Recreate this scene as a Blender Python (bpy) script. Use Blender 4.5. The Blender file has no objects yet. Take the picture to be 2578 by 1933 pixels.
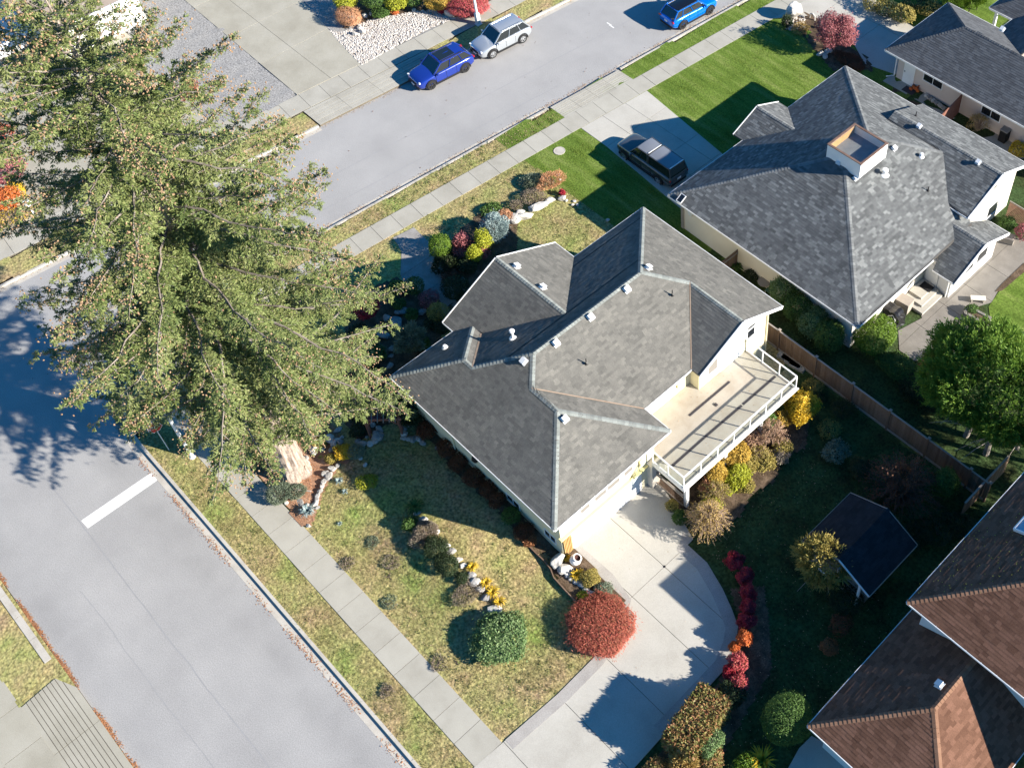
import bpy, math, random
import numpy as np
from mathutils import Vector, Matrix

random.seed(7)
RNG = np.random.default_rng(7)
SC = bpy.context.scene
COL = SC.collection
PI = math.pi

# ------------------------------------------------------------------ camera
CAM_H, CAM_F, CAM_CX, CAM_CY = 53.8, 2916.0, 1737.9, 766.8
CAM_P, CAM_YAW = math.radians(50.4), math.radians(44.05)
cam_d = bpy.data.cameras.new('camera')
cam = bpy.data.objects.new('camera', cam_d)
COL.objects.link(cam)
cam.location = (0, 0, CAM_H)
cam.rotation_euler = (math.radians(90) - CAM_P, 0, CAM_YAW)
cam_d.sensor_width = 36.0
cam_d.lens = 36.0 * CAM_F / 2578.0
cam_d.shift_x = (1289.0 - CAM_CX) / 2578.0
cam_d.shift_y = (CAM_CY - 966.5) / 2578.0
cam_d.clip_start, cam_d.clip_end = 1.0, 2000.0
SC.camera = cam

# ------------------------------------------------------------------ sky and sun
SUN_E, SUN_AZ = math.radians(24.5), math.radians(27.0)     # azimuth from +X towards +Y
world = bpy.data.worlds.new('World')
SC.world = world
world.use_nodes = True
wn = world.node_tree.nodes
sky = wn.new('ShaderNodeTexSky')
sky.sky_type = 'NISHITA'
sky.sun_disc = False
sky.sun_elevation = SUN_E
sky.sun_rotation = math.radians(90) - SUN_AZ
sky.air_density, sky.dust_density, sky.ozone_density = 1.0, 0.0, 4.0
hs_ = wn.new('ShaderNodeHueSaturation')
hs_.inputs['Saturation'].default_value = 1.3
world.node_tree.links.new(sky.outputs[0], hs_.inputs['Color'])
world.node_tree.links.new(hs_.outputs[0], wn['Background'].inputs[0])
wn['Background'].inputs[1].default_value = 0.07
sun_d = bpy.data.lights.new('sun', 'SUN')
sun = bpy.data.objects.new('sun', sun_d)
COL.objects.link(sun)
sun_d.energy = 5.0
sun_d.angle = math.radians(0.5)
sun_d.color = (1.0, 0.93, 0.82)
to_sun = Vector((math.cos(SUN_E) * math.cos(SUN_AZ), math.cos(SUN_E) * math.sin(SUN_AZ), math.sin(SUN_E)))
sun.rotation_euler = to_sun.to_track_quat('Z', 'Y').to_euler()
sun.location = (30, 20, 60)
vs = SC.view_settings
vs.view_transform = 'Standard'
vs.look = 'None'
vs.gamma = 1.0
vs.use_curve_mapping = False
vs.exposure = 1.5
SC.cycles.max_bounces = 6
SC.cycles.diffuse_bounces = 3
SC.cycles.transparent_max_bounces = 12

# ------------------------------------------------------------------ survey helpers: a point seen in the photo, at a known height
def ray(x, y):
    a, b = (x - CAM_CX) / CAM_F, -(y - CAM_CY) / CAM_F
    cp, sp = math.cos(CAM_P), math.sin(CAM_P)
    r, w, u = a, cp + b * sp, -sp + b * cp
    cy, sy = math.cos(CAM_YAW), math.sin(CAM_YAW)
    return Vector((r * cy - w * sy, r * sy + w * cy, u))
def at(x, y, z=0.0):
    d = ray(x, y)
    t = (z - CAM_H) / d.z
    return Vector((d.x * t, d.y * t, z))
def proj(p):
    cp, sp = math.cos(CAM_P), math.sin(CAM_P)
    cy, sy = math.cos(CAM_YAW), math.sin(CAM_YAW)
    r, w, z = p[0] * cy + p[1] * sy, -p[0] * sy + p[1] * cy, p[2] - CAM_H
    dep, up = w * cp - z * sp, w * sp + z * cp
    return CAM_CX + CAM_F * r / dep, CAM_CY - CAM_F * up / dep
def crop(ox, oy, s):
    return lambda x, y, z=0.12: at(ox + x * s, oy + y * s, z)
K = .40984
v1, v2, v3 = crop(0, 0, K), crop(800, 0, K), crop(1678, 0, K)
v4, v5, v6 = crop(0, 620, K), crop(800, 500, K), crop(1678, 620, K)
v7, v8, v9 = crop(0, 1253, K), crop(800, 1253, K), crop(1678, 1253, K)
w1, w2, w3 = crop(1300, 1000, .24108), crop(1680, 700, .24108), crop(2000, 600, .2613)
w4, w5, w6 = crop(950, 900, .30139), crop(300, 1000, .27125), crop(2178, 0, .18083)
wt, wa, wn_ = crop(650, 1060, .16873), crop(850, 900, .16873), crop(780, 0, .22604)
wd, wf, wb = crop(1480, 1150, .19896), crop(1130, 420, .22604), crop(2078, 1033, .24108)
wm, wq = crop(1900, 0, .18083), crop(1600, 1680, .22604)

# ------------------------------------------------------------------ object helpers
def tag(o, label=None, cat=None, group=None, kind=None):
    if label: o['label'] = label
    if cat: o['category'] = cat
    if group: o['group'] = group
    if kind: o['kind'] = kind
    return o
def thing(name, label, cat, loc=(0, 0, 0), group=None):
    o = bpy.data.objects.new(name, None)
    o.empty_display_size = .2
    o.location = loc
    COL.objects.link(o)
    return tag(o, label, cat, group)
def adopt(o, parent):
    if parent is not None:
        o.parent = parent
        inv = Matrix.Identity(4)
        if parent.parent is None:
            inv = parent.matrix_basis.inverted()
        o.matrix_parent_inverse = inv
    return o
def link(name, me, m=None, parent=None):
    o = bpy.data.objects.new(name, me)
    COL.objects.link(o)
    if m is not None and not me.materials: me.materials.append(m)
    return adopt(o, parent)
def np_mesh(name, V, F, smooth=False):
    V = np.ascontiguousarray(V, dtype=np.float32).reshape(-1, 3)
    F = np.ascontiguousarray(F, dtype=np.int32)
    n, k = F.shape
    me = bpy.data.meshes.new(name)
    me.vertices.add(len(V))
    me.vertices.foreach_set('co', V.ravel())
    me.loops.add(n * k)
    me.loops.foreach_set('vertex_index', F.ravel())
    me.polygons.add(n)
    me.polygons.foreach_set('loop_start', np.arange(0, n * k, k, dtype=np.int32))
    me.polygons.foreach_set('use_smooth', np.full(n, bool(smooth)))
    me.update(calc_edges=True)
    return me

class MB:
    """collects simple solids; build() links them as ONE mesh object"""
    def __init__(s): s.v, s.f = [], []
    def add(s, vs_, fs_):
        n = len(s.v)
        s.v += [tuple(p) for p in vs_]
        s.f += [tuple(i + n for i in f) for f in fs_]
        return s
    def box(s, c, d, rz=0.0, mat=None):
        hx, hy, hz = d[0] / 2, d[1] / 2, d[2] / 2
        cs, sn = math.cos(rz), math.sin(rz)
        P = []
        for z in (-hz, hz):
            for x, y in ((-hx, -hy), (hx, -hy), (hx, hy), (-hx, hy)):
                p = Vector((c[0] + x * cs - y * sn, c[1] + x * sn + y * cs, c[2] + z))
                P.append(mat @ p if mat else p)
        return s.add(P, [(3, 2, 1, 0), (4, 5, 6, 7), (0, 1, 5, 4), (1, 2, 6, 5), (2, 3, 7, 6), (3, 0, 4, 7)])
    def prism(s, poly, z0, z1):
        """poly of (x, y[, z]) seen from above; z0/z1 numbers, or z1='z' to use the polygon's own z and z0 as thickness"""
        poly = ccw(poly)
        n = len(poly)
        if z1 == 'z':
            top = [(p[0], p[1], p[2]) for p in poly]
            bot = [(p[0], p[1], p[2] - z0) for p in poly]
        else:
            top = [(p[0], p[1], z1) for p in poly]
            bot = [(p[0], p[1], z0) for p in poly]
        return s.add(bot + top, [tuple(range(n, 2 * n)), tuple(range(n - 1, -1, -1))] +
                     [(i, (i + 1) % n, n + (i + 1) % n, n + i) for i in range(n)])
    def beam(s, a, b, w, h, up=(0, 0, 1)):
        a, b = Vector(a), Vector(b)
        d = (b - a).normalized()
        u = Vector(up)
        sd = d.cross(u)
        if sd.length < 1e-4: sd = d.cross(Vector((1, 0, 0)))
        sd.normalize()
        u = sd.cross(d)
        P = [q + sd * x * w / 2 + u * y * h / 2 for q in (a, b) for x, y in ((-1, -1), (1, -1), (1, 1), (-1, 1))]
        return s.add(P, [(0, 1, 2, 3), (7, 6, 5, 4), (1, 0, 4, 5), (2, 1, 5, 6), (3, 2, 6, 7), (0, 3, 7, 4)])
    def tube(s, pts, radii, n=8, caps=True):
        pts = [Vector(p) for p in pts]
        if not hasattr(radii, '__len__'): radii = [radii] * len(pts)
        rings, base = [], len(s.v)
        ref = Vector((0.31, 0.17, 0.93))
        for i, p in enumerate(pts):
            d = (pts[min(i + 1, len(pts) - 1)] - pts[max(i - 1, 0)]).normalized()
            a = d.cross(ref)
            if a.length < .05: a = d.cross(Vector((1, 0, 0)))
            a.normalize()
            b = d.cross(a)
            for k in range(n):
                t = 2 * PI * k / n
                s.v.append(tuple(p + (a * math.cos(t) + b * math.sin(t)) * radii[i]))
        for i in range(len(pts) - 1):
            for k in range(n):
                p, q = base + i * n, base + (i + 1) * n
                s.f.append((p + k, p + (k + 1) % n, q + (k + 1) % n, q + k))
        if caps:
            s.f.append(tuple(base + k for k in range(n - 1, -1, -1)))
            s.f.append(tuple(base + (len(pts) - 1) * n + k for k in range(n)))
        return s
    def lathe(s, c, prof, n=16):
        """prof: list of (radius, z)"""
        base = len(s.v)
        for r, z in prof:
            for k in range(n):
                t = 2 * PI * k / n
                s.v.append((c[0] + r * math.cos(t), c[1] + r * math.sin(t), c[2] + z))
        for i in range(len(prof) - 1):
            for k in range(n):
                p, q = base + i * n, base + (i + 1) * n
                s.f.append((p + k, p + (k + 1) % n, q + (k + 1) % n, q + k))
        return s
    def quad(s, a, b, c, d): return s.add([a, b, c, d], [(0, 1, 2, 3)])
    def mesh(s, name):
        me = bpy.data.meshes.new(name)
        me.from_pydata(s.v, [], s.f)
        me.update()
        return me
    def build(s, name, m, parent=None, smooth=False, bevel=0):
        me = s.mesh(name)
        if smooth:
            me.polygons.foreach_set('use_smooth', np.ones(len(me.polygons), dtype=bool))
        o = link(name, me, m, parent)
        if bevel:
            b = o.modifiers.new('bevel', 'BEVEL')
            b.width, b.segments, b.limit_method = bevel, 2, 'ANGLE'
        return o
def ccw(poly):
    a = sum(poly[i][0] * poly[(i + 1) % len(poly)][1] - poly[(i + 1) % len(poly)][0] * poly[i][1] for i in range(len(poly)))
    return list(poly) if a > 0 else list(reversed(poly))
def clip(poly, nx, ny, d):
    """keep the side nx*x+ny*y <= d"""
    out = []
    for i in range(len(poly)):
        p, q = poly[i], poly[(i + 1) % len(poly)]
        a, b = nx * p[0] + ny * p[1] - d, nx * q[0] + ny * q[1] - d
        if a <= 0: out.append(p)
        if a * b < 0:
            t = a / (a - b)
            out.append(tuple(p[k] + (q[k] - p[k]) * t for k in range(len(p))))
    return out
def area(poly):
    return abs(sum(poly[i][0] * poly[(i + 1) % len(poly)][1] - poly[(i + 1) % len(poly)][0] * poly[i][1] for i in range(len(poly)))) / 2
def inside(poly, X, Y):
    X, Y = np.asarray(X), np.asarray(Y)
    r = np.zeros(X.shape, bool)
    n = len(poly)
    for i in range(n):
        x0, y0, x1, y1 = poly[i][0], poly[i][1], poly[(i + 1) % n][0], poly[(i + 1) % n][1]
        if y0 == y1: continue
        c = ((y0 > Y) != (y1 > Y)) & (X < (x1 - x0) * (Y - y0) / (y1 - y0) + x0)
        r ^= c
    return r

# ------------------------------------------------------------------ materials
def rgb(h):
    return tuple(h) + (1.0,) if len(h) == 3 else h
def M(name, cols, scale=2.0, rough=.9, bump=0.0, bscale=40.0, island=0.0, fine=0.0, fscale=90.0, spec=.3, metallic=0.0,
      stretch=None, detail=5.0, coat=0.0, translucent=0.0, lo=.3, hi=.7):
    m = bpy.data.materials.new(name)
    m.use_nodes = True
    nt = m.node_tree
    N, L = nt.nodes, nt.links
    bs = N['Principled BSDF']
    bs.inputs['Roughness'].default_value = rough
    bs.inputs['Specular IOR Level'].default_value = spec
    bs.inputs['Metallic'].default_value = metallic
    if coat:
        bs.inputs['Coat Weight'].default_value = coat
        bs.inputs['Coat Roughness'].default_value = .05
    geo = N.new('ShaderNodeNewGeometry')
    vec = geo.outputs['Position']
    if stretch:
        mp = N.new('ShaderNodeMapping')
        L.new(vec, mp.inputs[0])
        mp.inputs['Scale'].default_value = stretch[:3]
        if len(stretch) > 3: mp.inputs['Rotation'].default_value = (0, 0, stretch[3])
        vec = mp.outputs[0]
    col = None
    if len(cols) == 1:
        rgbn = N.new('ShaderNodeRGB'); rgbn.outputs[0].default_value = rgb(cols[0]); col = rgbn.outputs[0]
    else:
        nz = N.new('ShaderNodeTexNoise')
        nz.inputs['Scale'].default_value = scale
        nz.inputs['Detail'].default_value = detail
        nz.inputs['Roughness'].default_value = .62
        L.new(vec, nz.inputs['Vector'])
        mr = N.new('ShaderNodeMapRange')
        mr.inputs[1].default_value, mr.inputs[2].default_value = lo, hi
        L.new(nz.outputs[0], mr.inputs[0])
        fac = mr.outputs[0]
        if island:
            oi = N.new('ShaderNodeObjectInfo')
            ad = N.new('ShaderNodeMath'); ad.operation = 'ADD'
            L.new(geo.outputs['Random Per Island'], ad.inputs[0]); L.new(oi.outputs['Random'], ad.inputs[1])
            fr = N.new('ShaderNodeMath'); fr.operation = 'FRACT'; L.new(ad.outputs[0], fr.inputs[0])
            mx = N.new('ShaderNodeMix'); mx.inputs[0].default_value = island
            L.new(fac, mx.inputs[2]); L.new(fr.outputs[0], mx.inputs[3])
            fac = mx.outputs[0]
        rp = N.new('ShaderNodeValToRGB')
        el = rp.color_ramp.elements
        while len(el) < len(cols): el.new(.5)
        for i, c in enumerate(cols):
            el[i].position = i / (len(cols) - 1)
            el[i].color = rgb(c)
        L.new(fac, rp.inputs[0])
        col = rp.outputs[0]
    if fine:
        n2 = N.new('ShaderNodeTexNoise')
        n2.inputs['Scale'].default_value = fscale
        n2.inputs['Detail'].default_value = 3
        L.new(geo.outputs['Position'], n2.inputs['Vector'])
        m2 = N.new('ShaderNodeMapRange')
        m2.inputs[1].default_value, m2.inputs[2].default_value = .3, .7
        m2.inputs[3].default_value, m2.inputs[4].default_value = 1 - fine, 1 + fine
        L.new(n2.outputs[0], m2.inputs[0])
        mul = N.new('ShaderNodeVectorMath'); mul.operation = 'SCALE'
        L.new(col, mul.inputs[0]); L.new(m2.outputs[0], mul.inputs['Scale'])
        col = mul.outputs[0]
    L.new(col, bs.inputs['Base Color'])
    if bump:
        n3 = N.new('ShaderNodeTexNoise')
        n3.inputs['Scale'].default_value = bscale
        n3.inputs['Detail'].default_value = 4
        L.new(geo.outputs['Position'], n3.inputs['Vector'])
        bp = N.new('ShaderNodeBump')
        bp.inputs['Strength'].default_value = bump
        bp.inputs['Distance'].default_value = .35 / bscale
        L.new(n3.outputs[0], bp.inputs['Height'])
        L.new(bp.outputs[0], bs.inputs['Normal'])
    if translucent:
        tr = N.new('ShaderNodeBsdfTranslucent')
        L.new(col, tr.inputs[0])
        ms = N.new('ShaderNodeMixShader'); ms.inputs[0].default_value = translucent
        L.new(bs.outputs[0], ms.inputs[1]); L.new(tr.outputs[0], ms.inputs[2])
        L.new(ms.outputs[0], N['Material Output'].inputs[0])
    return m
def leafmat(name, cols, island=.75, tr=.25, scale=1.2, rough=.6):
    return M(name, cols, scale=scale, rough=rough, island=island, spec=.25, translucent=tr)
def glassmat(name, tint=(.96, .985, .975), refl=.5):
    m = bpy.data.materials.new(name)
    m.use_nodes = True
    N, L = m.node_tree.nodes, m.node_tree.links
    N.remove(N['Principled BSDF'])
    t = N.new('ShaderNodeBsdfTransparent'); t.inputs[0].default_value = rgb(tint)
    g = N.new('ShaderNodeBsdfGlossy'); g.inputs['Roughness'].default_value = .02
    f = N.new('ShaderNodeValue'); f.outputs[0].default_value = .07
    x = N.new('ShaderNodeMixShader')
    L.new(f.outputs[0], x.inputs[0]); L.new(t.outputs[0], x.inputs[1]); L.new(g.outputs[0], x.inputs[2])
    L.new(x.outputs[0], N['Material Output'].inputs[0])
    return m

MT = {}
MT['asphalt'] = M('asphalt', [(.275, .268, .262), (.305, .298, .29), (.335, .326, .316)], scale=.3, rough=.95, fine=.16, fscale=19, spec=.12, detail=9)
def stain_band(m, axis_expr, strength=.28):
    """oil and dirt staining in a wandering band along the lane edge"""
    nt = m.node_tree; N, L = nt.nodes, nt.links
    bs = N['Principled BSDF']
    src = bs.inputs['Base Color'].links[0].from_socket
    geo = N.new('ShaderNodeNewGeometry'); sep = N.new('ShaderNodeSeparateXYZ'); L.new(geo.outputs['Position'], sep.inputs[0])
    nz = N.new('ShaderNodeTexNoise'); nz.inputs['Scale'].default_value = .35; nz.inputs['Detail'].default_value = 8; L.new(geo.outputs['Position'], nz.inputs['Vector'])
    total = None
    for c, w in axis_expr:
        a = N.new('ShaderNodeMath'); a.operation = 'SUBTRACT'; L.new(sep.outputs[1], a.inputs[0]); a.inputs[1].default_value = c
        b = N.new('ShaderNodeMath'); b.operation = 'ABSOLUTE'; L.new(a.outputs[0], b.inputs[0])
        d = N.new('ShaderNodeMapRange'); d.interpolation_type = 'SMOOTHSTEP'; d.inputs[1].default_value = 0; d.inputs[2].default_value = w; d.inputs[3].default_value = 1; d.inputs[4].default_value = 0; L.new(b.outputs[0], d.inputs[0])
        if total is None: total = d.outputs[0]
        else:
            t = N.new('ShaderNodeMath'); t.operation = 'ADD'; L.new(total, t.inputs[0]); L.new(d.outputs[0], t.inputs[1]); total = t.outputs[0]
    k = N.new('ShaderNodeMapRange'); k.inputs[1].default_value = .35; k.inputs[2].default_value = .65; L.new(nz.outputs[0], k.inputs[0])
    x = N.new('ShaderNodeMath'); x.operation = 'MULTIPLY'; L.new(total, x.inputs[0]); L.new(k.outputs[0], x.inputs[1])
    r = N.new('ShaderNodeMapRange'); r.inputs[3].default_value = 1; r.inputs[4].default_value = 1 - strength; L.new(x.outputs[0], r.inputs[0])
    sc = N.new('ShaderNodeVectorMath'); sc.operation = 'SCALE'; L.new(src, sc.inputs[0]); L.new(r.outputs[0], sc.inputs['Scale'])
    L.new(sc.outputs[0], bs.inputs['Base Color'])
stain_band(MT['asphalt'], [(2.35, 1.3), (-4.3, .9)], .13)
MT['tar'] = M('tar_seam', [(.25, .247, .25), (.29, .287, .29)], scale=1.5, fine=.1, fscale=30)
MT['paint'] = M('road_paint', [(.62, .61, .58), (.75, .74, .71)], scale=3, rough=.7, fine=.08, fscale=60)
MT['kerb'] = M('kerb_concrete', [(.33, .30, .26), (.42, .39, .34), (.46, .43, .38)], scale=1.2, bump=.2, bscale=60, fine=.15, fscale=40)
MT['walk'] = M('sidewalk_concrete', [(.285, .268, .225), (.345, .327, .28), (.385, .367, .315)], scale=.8, bump=.2, bscale=80, fine=.12, fscale=35, island=.35)
MT['joint'] = M('joint_dirt', [(.09, .075, .055), (.15, .13, .10)], scale=6)
MT['drive'] = M('driveway_concrete', [(.335, .315, .275), (.40, .38, .335), (.44, .42, .375)], scale=.45, bump=.12, bscale=80, fine=.1, fscale=30, island=.2)
MT['drive_edge'] = M('stamped_concrete', [(.29, .27, .25), (.355, .335, .31)], scale=1.5, bump=.35, bscale=25, fine=.15, fscale=24)
MT['patio'] = M('aggregate_patio', [(.17, .155, .135), (.23, .21, .185)], scale=1.5, bump=.4, bscale=60, fine=.3, fscale=40)
MT['moss_lawn'] = M('moss_lawn', [(.32, .215, .135), (.31, .25, .12), (.27, .26, .10), (.19, .245, .065)], scale=.38, rough=1, bump=.9, bscale=5, fine=.5, fscale=7, detail=12, spec=.05, lo=.3, hi=.7)
MT['lush'] = M('mown_lawn', [(.075, .12, .02), (.11, .165, .03), (.165, .205, .055)], scale=.9, rough=1, bump=.6, bscale=9, fine=.35, fscale=9, detail=9, spec=.05, stretch=(.3, 1.7, 1), lo=.34, hi=.66)
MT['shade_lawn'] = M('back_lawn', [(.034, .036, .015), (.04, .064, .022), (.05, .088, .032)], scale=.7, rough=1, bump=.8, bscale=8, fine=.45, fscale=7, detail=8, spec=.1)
MT['soil'] = M('bed_soil', [(.055, .04, .027), (.10, .07, .046), (.16, .115, .08)], scale=2.2, rough=1, bump=.8, bscale=14, fine=.35, fscale=16, spec=.1)
MT['needle_soil'] = M('needle_litter', [(.24, .13, .08), (.33, .19, .12), (.38, .25, .17)], scale=2.5, rough=1, bump=.6, bscale=18, fine=.35, fscale=22, spec=.1)
MT['gravel'] = M('gravel', [(.14, .134, .128), (.27, .262, .25), (.37, .36, .345)], scale=9, rough=1, bump=.8, bscale=22, fine=.4, fscale=16, spec=.1, detail=8)
MT['cobble'] = M('pale_cobbles', [(.28, .24, .21), (.44, .41, .375), (.58, .555, .525)], scale=9, rough=.85, island=.8, fine=.1)
MT['rock'] = M('garden_rock', [(.17, .16, .15), (.27, .26, .245), (.38, .365, .34)], scale=2.5, rough=.95, bump=.6, bscale=10, fine=.25, fscale=14, island=.3)
MT['rock_white'] = M('white_rock', [(.30, .28, .25), (.44, .42, .385), (.56, .54, .50)], scale=2.2, rough=.95, bump=.5, bscale=9, fine=.15, fscale=12)
MT['roof_main'] = M('weathered_shingle', [(.09, .088, .08), (.12, .116, .105), (.145, .139, .125), (.19, .182, .16)], scale=.8, rough=.95, island=.55, fine=.22, fscale=30, spec=.15)
MT['roof_nb'] = M('grey_shingle', [(.068, .071, .072), (.10, .104, .105), (.128, .133, .133), (.215, .223, .218)], scale=.8, rough=.95, island=.75, fine=.2, fscale=30, spec=.15)
MT['roof_far'] = M('slate_grey_shingle', [(.06, .062, .067), (.09, .094, .10), (.12, .125, .132)], scale=.8, rough=.95, island=.7, fine=.2, fscale=30, spec=.15)
MT['roof_brown'] = M('brown_shingle', [(.085, .042, .027), (.135, .07, .046), (.19, .10, .068)], scale=.8, rough=.95, island=.65, fine=.2, fscale=30, spec=.15)
MT['roof_shed'] = M('shed_shingle', [(.02, .02, .022), (.036, .036, .04)], scale=1.0, rough=1, spec=.05, island=.6, fine=.2, fscale=30)
MT['cap_main'] = M('ridge_cap_grey', [(.15, .16, .15), (.21, .225, .21), (.26, .275, .255)], scale=1.2, rough=.95, island=.7, fine=.15, fscale=30)
MT['deckroof'] = M('roof_sheathing', [(.07, .065, .06)])
MT['white'] = M('white_trim', [(.72, .72, .71), (.8, .8, .79)], scale=1.5, rough=.5, spec=.4)
MT['white_dull'] = M('white_metal', [(.66, .67, .68)], rough=.4, spec=.5)
MT['dark_gap'] = M('gutter_inside', [(.03, .03, .035)])
MT['cream'] = M('cream_siding', [(.66, .60, .42), (.72, .66, .47)], scale=.6, rough=.8, stretch=(1, 1, 6), fine=.05)
MT['nb_wall'] = M('beige_stucco', [(.60, .55, .47), (.66, .61, .53)], scale=.8, rough=.95, bump=.2, bscale=50, fine=.06)
MT['far_wall'] = M('pinkish_stucco', [(.55, .47, .42), (.60, .52, .47)], scale=.8, rough=.95, bump=.2, bscale=50)
MT['br_wall'] = M('pale_wall', [(.68, .67, .64), (.74, .73, .70)], scale=.8, rough=.9)
MT['yellow_trim'] = M('pale_yellow_trim', [(.70, .60, .28), (.74, .65, .34)], scale=1.0, rough=.7)
MT['window'] = M('window_glass_dark', [(.015, .018, .022)], rough=.04, spec=.9)
MT['curtain'] = M('pale_blind', [(.20, .185, .165)], rough=.5)
MT['glass'] = glassmat('clear_glass')
MT['deck'] = M('deck_membrane', [(.315, .27, .215), (.37, .33, .275), (.405, .37, .315)], scale=.8, rough=.75, fine=.06, fscale=20)
MT['strip'] = M('shadow_and_rubber', [(.045, .04, .045)], rough=.8)  # rubber of mat and drain, and the painted shadow strips on the deck
MT['fence'] = M('weathered_cedar', [(.12, .075, .05), (.17, .11, .075), (.22, .15, .11)], scale=3, rough=.95, island=.6, stretch=(6, 6, 1), bump=.3, bscale=40)
MT['wood_grey'] = M('grey_timber', [(.25, .22, .19), (.33, .29, .25)], scale=3, rough=.95, island=.4)
MT['wood_yellow'] = M('fir_lattice', [(.45, .28, .10), (.55, .36, .15)], scale=3, rough=.8, island=.4)
MT['redwood'] = M('stained_red_wood', [(.16, .07, .05), (.22, .10, .075)], scale=3, rough=.9, island=.3)
MT['bark'] = M('fir_bark', [(.13, .095, .075), (.30, .24, .195), (.46, .39, .33)], scale=3.2, rough=1, bump=1.0, bscale=9, stretch=(3, 3, .45), fine=.25, fscale=20, detail=8)
MT['limb'] = M('limb_bark', [(.20, .165, .14), (.33, .285, .25), (.42, .37, .34)], scale=4, rough=1)
MT['limb_dark'] = M('grey_limb_bark', [(.10, .08, .065), (.19, .16, .135), (.30, .26, .23)], scale=2, rough=1)
MT['twig'] = M('twig_bark', [(.22, .15, .11), (.34, .25, .19)], scale=4, rough=1, island=.5)
MT['twig_dark'] = M('dark_twig', [(.07, .05, .04), (.13, .10, .085)], scale=4, rough=1, island=.5)
MT['pole'] = M('lamp_pole_metal', [(.55, .57, .58), (.62, .64, .65)], scale=2, rough=.45, spec=.5)
MT['black'] = M('matte_black', [(.012, .012, .014)], rough=.6)
MT['tyre'] = M('tyre_rubber', [(.018, .018, .019)], rough=.85)
MT['rim_silver'] = M('alloy_silver', [(.55, .56, .57)], rough=.25, metallic=.8)
MT['rim_dark'] = M('alloy_dark', [(.06, .06, .065)], rough=.3, metallic=.6)
MT['car_glass'] = M('car_glass', [(.012, .016, .018)], rough=.03, spec=1.0)
MT['lamp_clear'] = M('headlight_lens', [(.75, .78, .8)], rough=.1, spec=.8)
MT['lamp_red'] = M('tail_light_red', [(.45, .01, .015)], rough=.15, spec=.8)
MT['plate'] = M('plate_white', [(.7, .7, .72)], rough=.4)
MT['red_sign'] = M('sign_red', [(.48, .012, .025)], rough=.4, spec=.5)
MT['terracotta'] = M('white_clay', [(.62, .60, .57), (.72, .70, .67)], scale=5, rough=.8)
MT['blue_glaze'] = M('blue_glaze', [(.01, .015, .06)], rough=.15, spec=.8)
MT['orange'] = M('orange_plastic', [(.75, .10, .03)], rough=.5)
def paint(name, c, metal=.3): return M(name, [c], rough=.22, spec=.6, metallic=metal, coat=.8)

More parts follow.
